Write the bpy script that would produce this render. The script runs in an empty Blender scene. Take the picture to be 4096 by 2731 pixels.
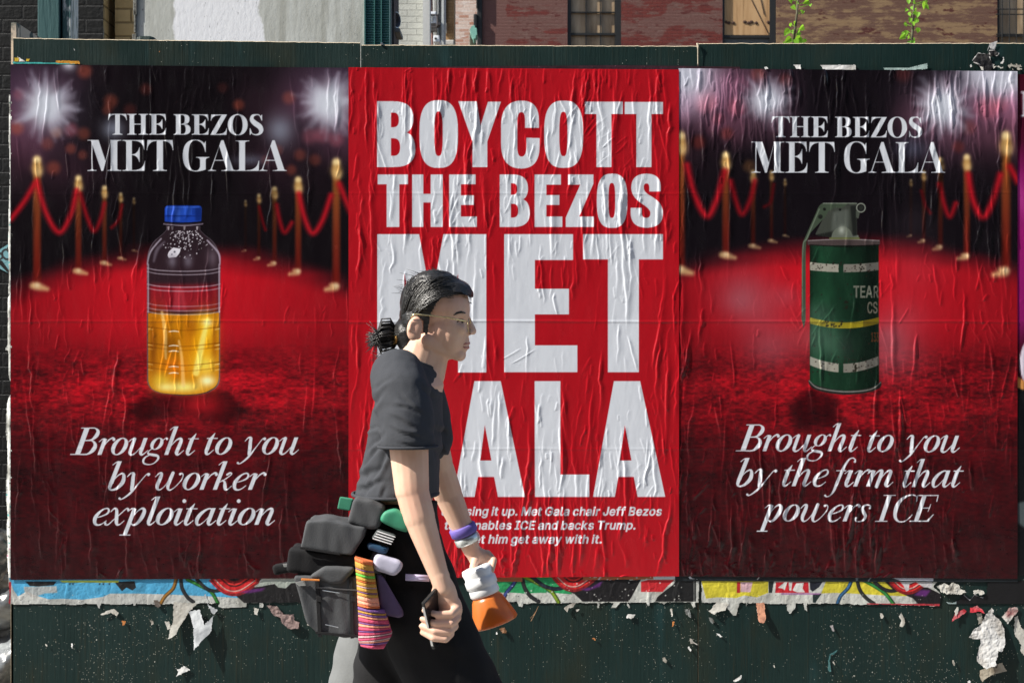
import bpy, bmesh, math, random
import numpy as np
from mathutils import Vector, Matrix, Euler, noise

SC = bpy.context.scene
COL = SC.collection
S_ = 0.000903            # metres per photograph pixel on the hoarding plane (y = 0), 7 m from the camera
DCAM, HCAM = 7.0, 1.55
XC, YC = 2048.0, 1365.5

# ---------------------------------------------------------------- camera
cam_data = bpy.data.cameras.new('camera')
cam_data.sensor_width = 36.0
cam_data.lens = 36.0*DCAM/(4096*S_)
cam_data.dof.use_dof = True; cam_data.dof.focus_distance = DCAM-.3; cam_data.dof.aperture_fstop = 14
cam_data.clip_start = .1; cam_data.clip_end = 2000
cam = bpy.data.objects.new('camera', cam_data)
cam.location = (0, -DCAM, HCAM); cam.rotation_euler = (math.radians(90), 0, 0)
COL.objects.link(cam); SC.camera = cam
SC.render.resolution_x, SC.render.resolution_y = 1024, 682

# ---------------------------------------------------------------- daylight
SUN = Vector((-.70, -.215, .68)).normalized()      # towards the sun: high, from the left, raking the hoarding
elev = math.asin(SUN.z); azim = math.atan2(SUN.x, SUN.y)
world = bpy.data.worlds.new("World"); SC.world = world; world.use_nodes = True
nt = world.node_tree; nt.nodes.clear()
sky = nt.nodes.new('ShaderNodeTexSky'); sky.sky_type = 'NISHITA'; sky.sun_disc = False
sky.sun_elevation = elev; sky.sun_rotation = azim % (2*math.pi); sky.air_density = 1.0; sky.dust_density = 1.5; sky.ozone_density = 1.0
bg = nt.nodes.new('ShaderNodeBackground'); bg.inputs['Strength'].default_value = .09
wo = nt.nodes.new('ShaderNodeOutputWorld')
nt.links.new(sky.outputs['Color'], bg.inputs['Color']); nt.links.new(bg.outputs['Background'], wo.inputs['Surface'])
sun_data = bpy.data.lights.new('sun', 'SUN'); sun_data.energy = 5.0; sun_data.angle = math.radians(.5); sun_data.color = (1.0, .95, .87)
sun = bpy.data.objects.new('sun', sun_data); sun.rotation_euler = SUN.to_track_quat('Z', 'Y').to_euler(); sun.location = SUN*30
COL.objects.link(sun)
SC.view_settings.view_transform = 'Standard'; SC.view_settings.look = 'None'
SC.view_settings.exposure = 0.84; SC.view_settings.gamma = 1.0

# ---------------------------------------------------------------- helpers
def P(X, Y, d):
    """the point that stands at depth d (metres behind the hoarding plane) and is seen at photograph pixel X, Y"""
    k = S_*(DCAM+d)/DCAM
    return Vector(((X-XC)*k, d, HCAM-(Y-YC)*k))
def lin(c):
    c = np.asarray(c, float)/255.
    return np.where(c <= .04045, c/12.92, ((c+.055)/1.055)**2.4)
def tag(o, label=None, cat=None, group=None, kind=None):
    if label: o['label'] = label
    if cat: o['category'] = cat
    if group: o['group'] = group
    if kind: o['kind'] = kind
    return o
def link(name, me, mat=None, parent=None):
    o = bpy.data.objects.new(name, me); COL.objects.link(o)
    if mat: me.materials.append(mat)
    if parent: o.parent = parent; o.matrix_parent_inverse = parent.matrix_world.inverted()
    return o
def empty(name, loc, label, cat, group=None):
    o = bpy.data.objects.new(name, None); COL.objects.link(o); o.location = loc; o.empty_display_size = .1
    o.matrix_world = Matrix.Translation(loc)
    return tag(o, label, cat, group)
def bm_obj(name, bm, mat, parent=None, smooth=False):
    me = bpy.data.meshes.new(name); bmesh.ops.recalc_face_normals(bm, faces=bm.faces); bm.to_mesh(me); bm.free()
    if smooth: me.polygons.foreach_set('use_smooth', [True]*len(me.polygons))
    return link(name, me, mat, parent)
def box(bm, x0, x1, y0, y1, z0, z1, bev=0):
    r = bmesh.ops.create_cube(bm, size=1)
    for v in r['verts']:
        v.co = Vector(((x0+x1)/2+v.co.x*(x1-x0), (y0+y1)/2+v.co.y*(y1-y0), (z0+z1)/2+v.co.z*(z1-z0)))
    if bev:
        es = list({e for v in r['verts'] for e in v.link_edges})
        bmesh.ops.bevel(bm, geom=es, offset=bev, segments=2, affect='EDGES', profile=.6)
def tube(bm, pts, rad, n=10, cap=True):
    """swept tube; rad a number or a list"""
    pts = [Vector(p) for p in pts]; rad = rad if hasattr(rad, '__len__') else [rad]*len(pts)
    rings = []; up = Vector((0, 0, 1))
    for i, p in enumerate(pts):
        d = (pts[min(i+1, len(pts)-1)]-pts[max(i-1, 0)]).normalized()
        a = d.cross(up if abs(d.dot(up)) < .95 else Vector((0, 1, 0))).normalized(); b = d.cross(a).normalized()
        if i and (a.dot(pa) < 0): a, b = -a, -b
        if i:
            a = (pa-d*pa.dot(d)).normalized(); b = d.cross(a)
        pa = a
        rings.append([bm.verts.new(p+(a*math.cos(t)+b*math.sin(t))*rad[i]) for t in [2*math.pi*k/n for k in range(n)]])
    for r0, r1 in zip(rings, rings[1:]):
        for k in range(n): bm.faces.new((r0[k], r0[(k+1) % n], r1[(k+1) % n], r1[k]))
    if cap: bm.faces.new(rings[0][::-1]); bm.faces.new(rings[-1])
def ell(bm, c, r, rot=None, seg=24):
    q = bmesh.ops.create_uvsphere(bm, u_segments=seg, v_segments=seg*2//3, radius=1)
    M = Matrix.Diagonal((r[0], r[1], r[2])).to_3x3()
    if rot: M = Euler(rot).to_matrix() @ M
    for v in q['verts']: v.co = M @ v.co + Vector(c)
def capsule(bm, p0, p1, r0, r1, n=16):
    p0, p1 = Vector(p0), Vector(p1); d = p1-p0; L = max(d.length, 1e-6); u = d/L
    pts, rad = [], []
    for k in range(7):
        a = -math.pi/2+math.pi/2*k/6; pts.append(p0+u*(math.sin(a)*r0)); rad.append(max(r0*math.cos(a), r0*.02))
    for k in range(7):
        a = math.pi/2*k/6; pts.append(p1+u*(math.sin(a)*r1)); rad.append(max(r1*math.cos(a), r1*.02))
    tube(bm, pts, rad, n)
def loft(bm, rings, n=32, cap=(True, True)):
    """rings of (centre, half-x vector, half-y vector)"""
    R = [[bm.verts.new(Vector(c)+Vector(a)*math.cos(2*math.pi*k/n)+Vector(b)*math.sin(2*math.pi*k/n)) for k in range(n)] for c, a, b in rings]
    for r0, r1 in zip(R, R[1:]):
        for k in range(n): bm.faces.new((r0[k], r0[(k+1) % n], r1[(k+1) % n], r1[k]))
    if cap[0]: bm.faces.new(R[0][::-1])
    if cap[1]: bm.faces.new(R[-1])
def remeshed(name, bm, voxel, mat, parent=None, smooth=4, disp=None):
    """union of overlapping closed pieces into one continuous skin"""
    me = bpy.data.meshes.new(name); bmesh.ops.recalc_face_normals(bm, faces=bm.faces); bm.to_mesh(me); bm.free()
    o = bpy.data.objects.new(name, me); COL.objects.link(o)
    m = o.modifiers.new('r', 'REMESH'); m.mode = 'VOXEL'; m.voxel_size = voxel
    if smooth:
        s = o.modifiers.new('s', 'SMOOTH'); s.iterations = smooth; s.factor = .5
    dg = bpy.context.evaluated_depsgraph_get(); new = bpy.data.meshes.new_from_object(o.evaluated_get(dg))
    bpy.data.objects.remove(o); bpy.data.meshes.remove(me); new.name = name
    n = len(new.vertices)
    if disp:
        co = np.empty(n*3, np.float32); new.vertices.foreach_get('co', co); co = co.reshape(-1, 3)
        no = np.empty(n*3, np.float32); new.vertex_normals.foreach_get('vector', no); no = no.reshape(-1, 3)
        co = co+no*np.array([disp(Vector(c)) for c in co], np.float32)[:, None]
        new.vertices.foreach_set('co', co.ravel()); new.update()
    new.polygons.foreach_set('use_smooth', [True]*len(new.polygons))
    new.materials.clear()
    return link(name, new, mat, parent)

# ---------------------------------------------------------------- materials
class MT:
    def __init__(s, name, rough=.7, spec=.5, col=(.5, .5, .5), metal=0):
        s.m = bpy.data.materials.new(name); s.m.use_nodes = True; s.t = s.m.node_tree; s.b = s.t.nodes['Principled BSDF']
        s.b.inputs['Roughness'].default_value = rough; s.b.inputs['Specular IOR Level'].default_value = spec
        s.b.inputs['Base Color'].default_value = tuple(col)+(1,); s.b.inputs['Metallic'].default_value = metal
        s.geo = s.t.nodes.new('ShaderNodeNewGeometry')
        s.pos = s.geo.outputs['Position']
    def n(s, typ, **kw):
        nd = s.t.nodes.new('ShaderNode'+typ)
        for k, v in kw.items():
            if k in nd.inputs: nd.inputs[k].default_value = v
            else: setattr(nd, k, v)
        return nd
    def l(s, a, b): s.t.links.new(a, b)
    def vec(s, sc, off=(0, 0, 0)):
        m = s.n('Mapping'); m.inputs['Scale'].default_value = sc; m.inputs['Location'].default_value = off
        s.l(s.pos, m.inputs['Vector']); return m.outputs['Vector']
    def noise(s, sc=(1, 1, 1), scale=5, det=4, rough=.55, off=(0, 0, 0)):
        nd = s.n('TexNoise'); nd.inputs['Scale'].default_value = scale; nd.inputs['Detail'].default_value = det; nd.inputs['Roughness'].default_value = rough
        s.l(s.vec(sc, off), nd.inputs['Vector']); return nd.outputs['Fac']
    def ramp(s, fac, stops):
        r = s.n('ValToRGB'); e = r.color_ramp.elements
        while len(e) < len(stops): e.new(.5)
        for el, (p, c) in zip(e, stops):
            el.position = p; el.color = (tuple(c)+(1,)) if hasattr(c, '__len__') else (c, c, c, 1)
        s.l(fac, r.inputs['Fac']); return r.outputs['Color']
    def mix(s, fac, a, b, mode='MIX'):
        m = s.n('Mix', data_type='RGBA', blend_type=mode)
        for sock, v in ((m.inputs[0], fac), (m.inputs[6], a), (m.inputs[7], b)):
            if hasattr(v, 'is_output'): s.l(v, sock)
            elif hasattr(v, '__len__'): sock.default_value = tuple(v)+(1,) if len(v) == 3 else v
            else: sock.default_value = v
        return m.outputs[2]
    def math(s, op, a, b=0.):
        m = s.n('Math', operation=op)
        for sock, v in ((m.inputs[0], a), (m.inputs[1], b)):
            if hasattr(v, 'is_output'): s.l(v, sock)
            else: sock.default_value = v
        return m.outputs[0]
    def col(s, c): s.l(c, s.b.inputs['Base Color']); return s
    def rgh(s, c): s.l(c, s.b.inputs['Roughness']); return s
    def bump(s, h, strength=.3, dist=.01):
        b = s.n('Bump'); b.inputs['Strength'].default_value = strength; b.inputs['Distance'].default_value = dist
        s.l(h, b.inputs['Height']); s.l(b.outputs['Normal'], s.b.inputs['Normal']); return s
def plain(name, col, rough=.7, spec=.5, metal=0, var=.15, scale=30):
    m = MT(name, rough, spec, col, metal)
    f = m.noise(scale=scale)
    m.col(m.ramp(f, [(.3, [c*(1-var) for c in col]), (.7, [min(1, c*(1+var)) for c in col])]))
    return m.m

m = MT('printed_paper', .34, .34); a = m.n('Attribute', attribute_name='ink'); m.col(a.outputs['Color'])
m.rgh(m.ramp(m.noise((1, 1, .35), 26, 4), [(.3, .15), (.7, .30)]))
MAT_PAPER = m.m
m = MT('torn_paper', .6, .35); a = m.n('Attribute', attribute_name='ink'); m.col(a.outputs['Color'])
m.bump(m.noise(scale=160, det=3), .25, .002); MAT_TORN = m.m
# ---------------------------------------------------------------- ground: pavement, kerb, road, the lot behind the hoarding
m = MT('asphalt', .9, .3); f = m.noise(scale=60, det=6); m.col(m.ramp(f, [(.3, .022), (.7, .05)])).bump(f, .4, .01); ASPH = m.m
m = MT('concrete', .85, .3); f = m.noise(scale=9, det=8); m.col(m.ramp(f, [(.3, (.24, .235, .225)), (.7, (.37, .36, .34))])).bump(m.noise(scale=120), .3, .004); CONC = m.m
bm = bmesh.new(); bmesh.ops.create_grid(bm, x_segments=2, y_segments=2, size=400)
o = bm_obj('ground', bm, ASPH); o.location = (0, 0, -.14); tag(o, kind='structure')
bm = bmesh.new()
for i in range(-12, 12):
    for j in range(3): box(bm, i*1.22+.004, (i+1)*1.22-.004, -4.0+j*1.3+.004, -4.0+(j+1)*1.3-.004, -.12, 0, .004)
o = bm_obj('pavement', bm, CONC); tag(o, kind='structure')
bm = bmesh.new(); box(bm, -14.6, 14.6, -4.2, -4.0, -.14, -.002, .012); o = bm_obj('kerb', bm, CONC); tag(o, kind='structure')
m = MT('lot_soil', .95, .2); f = m.noise(scale=4, det=8); m.col(m.ramp(f, [(.3, (.06, .05, .04)), (.7, (.14, .12, .10))])).bump(f, .6, .03); SOIL = m.m
bm = bmesh.new(); bmesh.ops.create_grid(bm, x_segments=60, y_segments=60, size=30)
for v in bm.verts: v.co.z = .04*noise.noise(v.co*.6)
o = bm_obj('lot_ground', bm, SOIL, None, True); o.location = (0, 30.2, -.07); tag(o, kind='structure')

# ---------------------------------------------------------------- the hoarding
m = MT('green_paint', .5, .3)
g1 = m.noise((34, 34, 1.1), 3.2, 6, .6); g2 = m.noise((1, 1, 1), 3.5, 5, .6, (3, 0, 1))
base = m.mix(g2, (.0020, .0115, .0105), (.0045, .0235, .0210))
st = m.ramp(g1, [(.56, 0), (.74, 1)])
base = m.mix(m.math('MULTIPLY', st, .5), base, (.030, .024, .009))
olive = m.ramp(m.noise((2, 2, .8), 2.4, 5, .6, (11, 0, 3)), [(.50, 0), (.70, 1)])
base = m.mix(m.math('MULTIPLY', olive, .55), base, (.017, .018, .007))
teal = m.ramp(m.noise((5, 5, 1.0), 2.0, 3, .5, (7, 2, 0)), [(.60, 0), (.72, 1)])
base = m.mix(m.math('MULTIPLY', teal, .45), base, (.010, .045, .048))
sep = m.n('SeparateXYZ'); m.l(m.pos, sep.inputs[0])
low = m.math('MULTIPLY', m.math('SUBTRACT', 1.05, sep.outputs[2]), .9)          # more splashes low down on the boards
msk = m.ramp(m.noise((1, 1, 1), 2.6, 3, .5, (1, 9, 4)), [(.44, .0), (.60, 1)])
for sc, th, amt, c, o_ in ((85, .10, .62, (.60, .58, .50), 0), (150, .15, .56, (.50, .49, .42), 5), (42, .10, .90, (.62, .60, .55), 11), (60, .08, .90, (.26, .17, .07), 17)):
    v = m.n('TexVoronoi', feature='F1'); v.inputs['Scale'].default_value = sc
    nz = m.n('TexNoise'); nz.inputs['Scale'].default_value = 300
    vv = m.vec((1, 0.02, .8), (o_, 0, o_)); m.l(vv, v.inputs['Vector'])
    d = m.math('LESS_THAN', m.math('ADD', v.outputs['Distance'], m.math('MULTIPLY', m.noise(scale=420, det=2), .16)), th+.06)
    s2 = m.n('SeparateColor'); m.l(v.outputs['Color'], s2.inputs[0])
    keep = m.math('GREATER_THAN', m.math('ADD', s2.outputs[0], m.math('MULTIPLY', m.math('MULTIPLY', low, msk), .95)), amt+.33)
    base = m.mix(m.math('MULTIPLY', d, keep), base, c)
m.col(base); m.rgh(m.ramp(g2, [(.3, .42), (.7, .6)])); m.bump(m.math('ADD', g1, m.math('MULTIPLY', m.noise((6, 6, 1), 14, 4), .6)), .35, .004)
GREEN = m.m
PLYEDGE = plain('raw_plywood_edge', (.52, .44, .32), .8, .3, 0, .3, 200)
fence = empty('plywood_hoarding', P(1440, 3000, .1)*1, 'long dark green plywood hoarding carrying the posters, scuffed and flecked with paint', 'hoarding')
TOPS = [(53, 1440, [(53, 152), (400, 158), (900, 164), (1440, 171)]), (1444, 2790, [(1444, 180), (2790, 185)]), (2794, 4143, [(2794, 174), (4143, 173)]), (4147, 5500, [(4147, 172), (5500, 172)])]
rs = random.Random(4)
for i, (x0, x1, tp) in enumerate(TOPS):
    bm = bmesh.new(); n = 90
    fr, bk = [], []
    for k in range(n+1):
        X = x0+(x1-x0)*k/n
        Y = np.interp(X, [q[0] for q in tp], [q[1] for q in tp])+rs.uniform(-.5, .5)*(1 if rs.random() < .8 else 3)
        t = P(X, Y, 0); yy = .0005*math.sin(k*.4+i)
        fr.append((bm.verts.new((t.x, yy, .02)), bm.verts.new((t.x, yy, t.z-.002)), bm.verts.new((t.x, yy+.002, t.z)), bm.verts.new((t.x, .018, t.z)), bm.verts.new((t.x, .018, .02))))
    for a, b in zip(fr, fr[1:]):
        for q in range(5):
            f_ = bm.faces.new((a[q], a[(q+1) % 5], b[(q+1) % 5], b[q])); f_.material_index = 1 if q in (1, 2) else 0
    bm.faces.new(fr[0]); bm.faces.new(fr[-1][::-1])
    for f_ in list(bm.faces)[-2:]: f_.material_index = 1
    p = bm_obj('plywood_panel', bm, GREEN, fence); p.data.materials.append(PLYEDGE)
bm = bmesh.new()                                                       # studs and rails on the far side
for X in (60, 740, 1442, 2100, 2792, 3450, 4145, 5490): q = P(X, 0, 0).x; box(bm, q-.02, q+.02, .019, .108, .02, 2.5)
for z in (.3, 1.4, 2.4): box(bm, P(53, 0, 0).x, P(5500, 0, 0).x, .109, .147, z-.045, z+.045)
bm_obj('timber_frame', bm, PLYEDGE, fence)
# the board that returns into the lot at the left end
bm = bmesh.new(); q = P(52, 0, 0).x
for z0, z1 in ((.02, 2.705),): box(bm, q-.012, q+.006, .019, 1.4, z0, z1)
m = MT('return_board', .7, .3); f = m.noise((1, 3, 1.5), 6, 4); m.col(m.ramp(f, [(.44, (.02, .05, .05)), (.50, (.50, .42, .33))])); 
p = bm_obj('return_panel', bm, m.m, fence); tag(p, 'bare plywood return with flaking green paint')
bm = bmesh.new(); a = P(1480+47, 178, -.004); box(bm, a.x-.004, a.x+.004, a.y-.002, a.y+.006, a.z-.003, a.z+.005, .0015); p = bm_obj('nail_head', bm, plain('steel', (.7, .7, .7), .3, .5, 1), fence)
m = plain('bare_wood', (.66, .58, .44), .75); bm = bmesh.new()
a = P(2790, 178, -.007); tube(bm, [a+Vector((0, 0, .004)), P(2791, 200, -.007), P(2791, 258, -.006)], [.004, .0012, .001], 6); p = bm_obj('split_edge', bm, m, fence)
# capped post just behind the hoarding
capx = P(575, 150, .12)
bm = bmesh.new(); k = S_*1.017
box(bm, P(530, 0, .1).x, P(606, 0, .1).x, .15, .26, .02, P(0, 137, .12).z, .018); o = bm_obj('capped_post', bm, GREEN)
tag(o, 'dark green rounded post top peeking over the hoarding by the white stucco wall', 'post')

# ---------------------------------------------------------------- unseen terrace added behind the camera to block low sky and darken reflections
m = MT('terrace_brick', .85, .2); m.col(m.mix(m.noise(scale=3, det=6), (.10, .055, .04), (.16, .09, .065))); TERR = m.m
GLZ = plain('terrace_glass', (.02, .025, .03), .08)
ter = empty('sky_blocking_terrace', (0, -24, 0), 'unseen brick terrace added across the street, behind the camera, to block low sky', 'building')
bm = bmesh.new(); box(bm, -26, 40, -34, -24, -.14, 19); bm_obj('wall', bm, TERR, ter)
wm = None
for i in range(16):
    for j in range(5):
        if wm is None:
            bm = bmesh.new(); box(bm, -.55, .55, -.05, .03, -.95, .95); wo_ = bm_obj('window', bm, GLZ, ter); wm = wo_
        else:
            wo_ = wm.copy(); COL.objects.link(wo_)
        wo_.location = (-23.5+i*4, -24, 2.6+j*3.5)
# ---------------------------------------------------------------- buildings in the lot behind the hoarding
def painted_brick(name, cols, scale_row=.068, rough=.8, mortar=.012, mort_col=None, contrast=.25, peel=None):
    """courses of brick in the wall's own x-z plane under paint; peel = (colour, noise threshold, stretch)"""
    m = MT(name, rough, .3)
    sp = m.n('SeparateXYZ'); m.l(m.pos, sp.inputs[0]); cb = m.n('CombineXYZ')
    m.l(m.math('ADD', sp.outputs[0], sp.outputs[1]), cb.inputs[0]); m.l(sp.outputs[2], cb.inputs[1])
    b = m.n('TexBrick'); b.inputs['Scale'].default_value = 1; b.inputs['Brick Width'].default_value = scale_row*3; b.inputs['Row Height'].default_value = scale_row
    b.inputs['Mortar Size'].default_value = mortar/2; b.inputs['Mortar Smooth'].default_value = .4
    b.inputs['Color1'].default_value = tuple(cols[0])+(1,); b.inputs['Color2'].default_value = tuple(cols[1])+(1,)
    b.inputs['Mortar'].default_value = tuple(mort_col or [c*(1-contrast) for c in cols[0]])+(1,)
    m.l(cb.outputs[0], b.inputs['Vector'])
    c = b.outputs['Color']
    if peel:
        for pc, th, st, off in peel:
            f = m.ramp(m.noise(st, 1, 7, .62, off), [(th, 0), (th+.035, 1)])
            c = m.mix(m.math('MULTIPLY', f, .92), c, pc)
    c = m.mix(m.ramp(m.noise(scale=18, det=5), [(.35, 0), (.7, .35)]), c, [q*.6 for q in cols[0]])
    m.col(c); m.bump(m.math('ADD', m.math('MULTIPLY', b.outputs['Fac'], -1.), m.math('MULTIPLY', m.noise(scale=40), .5)), .5, .012)
    return m
def wall_box(name, X0, X1, d, depth, ztop, mat, parent, z0=0):
    bm = bmesh.new(); box(bm, P(X0, 0, d).x, P(X1, 0, d).x, d, d+depth, z0, ztop); return bm_obj(name, bm, mat, parent)
# black painted brick house at the left
blk = painted_brick('black_painted_brick', [(.0022, .003, .0033), (.0036, .0042, .0047)], rough=.55, contrast=-.9, mort_col=(.0042, .0052, .006))
e = empty('black_brick_building', (P(-300, 0, 2.5).x, 4, 0), 'black painted brick building filling the left edge behind the hoarding', 'building')
wall_box('wall', -1500, 412, 2.5, .28, 8.5, blk.m, e)
yel = painted_brick('ochre_painted_brick', [(.60, .45, .23), (.68, .53, .29)], rough=.7, contrast=.55, peel=[((.46, .47, .43), .60, (9, 9, 4), (0, 3, 0))])
wall_box('brick_reveal', 330, 412.6, 2.781, .6, 8.5, yel.m, e)
bm = bmesh.new(); q = P(412, 0, 2.5); box(bm, q.x-.06, q.x+.004, 2.504, 2.9, 0, 8.5); bm_obj('door_reveal', bm, yel.m, e)
wall_box('ochre_pilaster', 460, 541, 2.60, .5, 8.5, yel.m, e)
# stucco wall with a white repainted patch
m = MT('stucco', .8, .3)
streak = m.noise((5, 5, .55), 4, 6, .6); big = m.noise((1.4, 1.4, .5), 1.2, 3, .5, (2.2, 0, 1))
c = m.mix(m.ramp(streak, [(.36, 0), (.66, 1)]), (.36, .37, .335), (.54, .565, .54))
sp = m.n('SeparateXYZ'); m.l(m.pos, sp.inputs[0])
xa = P(695, 0, 2.5).x; xb = P(1052, 0, 2.5).x
wob = m.math('MULTIPLY', m.math('SUBTRACT', m.noise((1, 1, 1), 3.2, 5, .6), .5), .22)
xx = m.math('ADD', sp.outputs[0], wob)
inside = m.math('MULTIPLY', m.ramp(m.math('SUBTRACT', xx, xa), [(.0, 0), (.012, 1)]), m.ramp(m.math('SUBTRACT', xb, xx), [(0, 0), (.012, 1)]))
c = m.mix(m.math('MULTIPLY', inside, .95), c, (.78, .80, .84))
c = m.mix(m.ramp(m.noise((22, 22, 5), 6, 3), [(.66, 0), (.74, .8)]), c, (.12, .125, .12))
m.col(c); m.bump(m.noise((1, 1, .5), 55, 5), .16, .008); STUC = m.m
e = empty('stucco_building', (P(1000, 0, 2.8).x, 3, 0), 'pale grey stucco wall with a bright white painted patch above the hoarding', 'building')
wall_box('wall', 541.5, 1460, 2.497, .5, 8.5, STUC, e)
bm = bmesh.new(); rs = random.Random(3)
z = 2.4
a0 = P(541, 0, 2.495).x
while z < 4.4:
    h = rs.uniform(.03, .12); box(bm, a0-rs.uniform(.004, .016), a0+rs.uniform(.004, .014), 2.485, 2.55, z, z+h, .003); z += h*rs.uniform(.7, 1.1)
bm_obj('ragged_stucco_edge', bm, plain('old_mortar', (.16, .16, .145), .95, .2, 0, .6, 90), e)
# teal steel column behind the left end
m = MT('teal_paint', .45, .5)
pat = m.ramp(m.noise((16, 16, 5), 1.4, 6, .65, (1, 0, 2)), [(.50, 0), (.56, 1)])
sp = m.n('SeparateXYZ'); m.l(m.pos, sp.inputs[0])
zone = m.ramp(m.math('SUBTRACT', sp.outputs[0], P(246, 0, .6).x), [(0, 0), (.008, 1)])
c = m.mix(m.noise((30, 30, 2), 3, 5), (.028, .075, .078), (.045, .115, .118))
c = m.mix(m.math('MULTIPLY', m.math('MULTIPLY', pat, zone), .9), c, (.46, .50, .50))
m.col(c).bump(m.noise((20, 20, 2), 4, 5), .4, .006); TEAL = m.m
e = empty('steel_column', (P(215, 0, .6).x, .66, 0), 'teal painted steel column with flaking white paint, in front of the black brick', 'column')
bm = bmesh.new(); box(bm, P(150, 0, .6).x, P(238, 0, .6).x, .6, .74, 0, 6, .004); bm_obj('shaft', bm, TEAL, e)
bm = bmesh.new(); box(bm, P(238.5, 0, .62).x, P(246, 0, .62).x, .635, .72, 0, 6); bm_obj('web', bm, TEAL, e)
bm = bmesh.new(); box(bm, P(246.5, 0, .6).x, P(282, 0, .6).x, .612, .74, 0, 6, .003); bm_obj('flange', bm, TEAL, e)
# corrugated dark teal enclosure
m = MT('ribbed_teal', .5, .5); m.col(m.mix(m.noise((14, 14, 1.2), 3, 5), (.022, .10, .098), (.05, .17, .16)))
TEAL2 = m.m
e = empty('ribbed_metal_enclosure', (P(1510, 0, 2.5).x, 2.6, 0), 'dark teal ribbed sheet metal enclosure beside the pale stucco wall', 'enclosure')
bm = bmesh.new(); x0, x1 = P(1461, 0, 2.5).x, P(1556, 0, 2.5).x
n = 560; prof = [(k*.0062, .0035 if k % 2 else 0.) for k in range(n)]
for (za, ya), (zb, yb) in zip(prof, prof[1:]):
    vs = [bm.verts.new(q) for q in ((x0, 2.5-ya, 1.2+za), (x1, 2.5-ya, 1.2+za), (x1, 2.5-yb, 1.2+zb), (x0, 2.5-yb, 1.2+zb))]; bm.faces.new(vs)
bm_obj('ribbed_sheet', bm, TEAL2, e)
bm = bmesh.new(); box(bm, x0-.002, x1+.002, 2.503, 2.8, 0, 5)
for xq, w in ((x0-.004, .006), (x0+(x1-x0)*.38, .004), (x0+(x1-x0)*.66, .005)): box(bm, xq, xq+w, 2.485, 2.502, 0, 5)
bm_obj('backing', bm, TEAL2, e)
bm = bmesh.new(); box(bm, x1+.003, P(1566, 0, 2.5).x, 2.47, 2.8, 0, 5, .003); bm_obj('corner_post', bm, plain('blue_teal', (.04, .09, .10), .5), e)
bm = bmesh.new(); box(bm, P(1566.5, 0, 2.55).x, P(1576, 0, 2.55).x, 2.55, 2.9, 0, 5, .003); bm_obj('rusty_post', bm, plain('dark_rust', (.06, .045, .042), .8), e)
# round vent duct
e = empty('vent_duct', P(1588, 120, 2.7), 'short round galvanised vent duct with an open end jutting from behind the ribbed metal', 'vent')
bm = bmesh.new(); c0 = P(1588, 81, 2.7); ax = Vector((.90, -.44, 0)).normalized(); s_ = ax.cross(Vector((0, 0, 1))); R = 32*S_*9.7/7
ring = lambda c, r: [bm.verts.new(c+(s_*math.cos(t)+Vector((0, 0, 1))*math.sin(t))*r) for t in [2*math.pi*k/40 for k in range(40)]]
L = [ring(c0-ax*.09, R*.97), ring(c0, R), ring(c0, R*.93), ring(c0-ax*.09, R*.9)]
for r0, r1 in zip(L, L[1:]):
    for k in range(40): bm.faces.new((r0[k], r0[(k+1) % 40], r1[(k+1) % 40], r1[k]))
bm_obj('duct_sleeve', bm, plain('galvanised', (.42, .45, .50), .4, .5, .4, .3, 8), e, False)
bm = bmesh.new(); r0 = ring(c0-ax*.08, R*.9); bm.faces.new(r0); bm_obj('duct_throat', bm, plain('soot', (.004, .004, .004), .9), e)  # flat near-black disc closes the throat
bm = bmesh.new(); a, b = P(1576.2, 113, 2.6), P(1601, 130, 2.6); box(bm, a.x, b.x, 2.6, 2.85, b.z, a.z, .006); bm_obj('ledge', bm, plain('cement', (.30, .30, .28), .9), e)
bm = bmesh.new(); tube(bm, [P(1586, -300, 2.95), P(1586, 40, 2.95), P(1586, 2400, 2.95)], .012, 10); bm_obj('downpipe', bm, plain('black_iron', (.012, .012, .013), .5), e)
# pale painted brick house
pal = painted_brick('pale_painted_brick', [(.42, .43, .395), (.47, .48, .44)], rough=.75, contrast=.3)
m = MT('pale_render', .8, .3); m.col(m.mix(m.noise((5, 5, .4), 3, 5), (.42, .43, .41), (.60, .61, .60))).bump(m.noise(scale=20), .2, .01); REND = m.m
e = empty('pale_brick_building', (P(1640, 0, 14).x, 14.5, 0), 'pale grey painted brick building with smooth corner pilasters', 'building')
wall_box('wall', 1540, 1692, 14.2, .4, 12, pal.m, e); wall_box('pilaster', 1691.5, 1719, 14, .3, 12, REND, e)
bm = bmesh.new(); box(bm, P(1600, 0, 24).x, P(1775, 0, 24).x, 24.4, 25, 0, 14)
bm_obj('rear_wall', bm, REND, e)
for X0, X1 in ((1735, 1739), (1750, 1753), (1766, 1775)): wall_box('rear_pilaster', X0, X1, 24.2, .19, 14, REND, e)
WHT = plain('white_enamel', (.74, .77, .80), .35, .5, 0, .05); DKM = plain('dark_bracket', (.035, .03, .03), .6)
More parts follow.
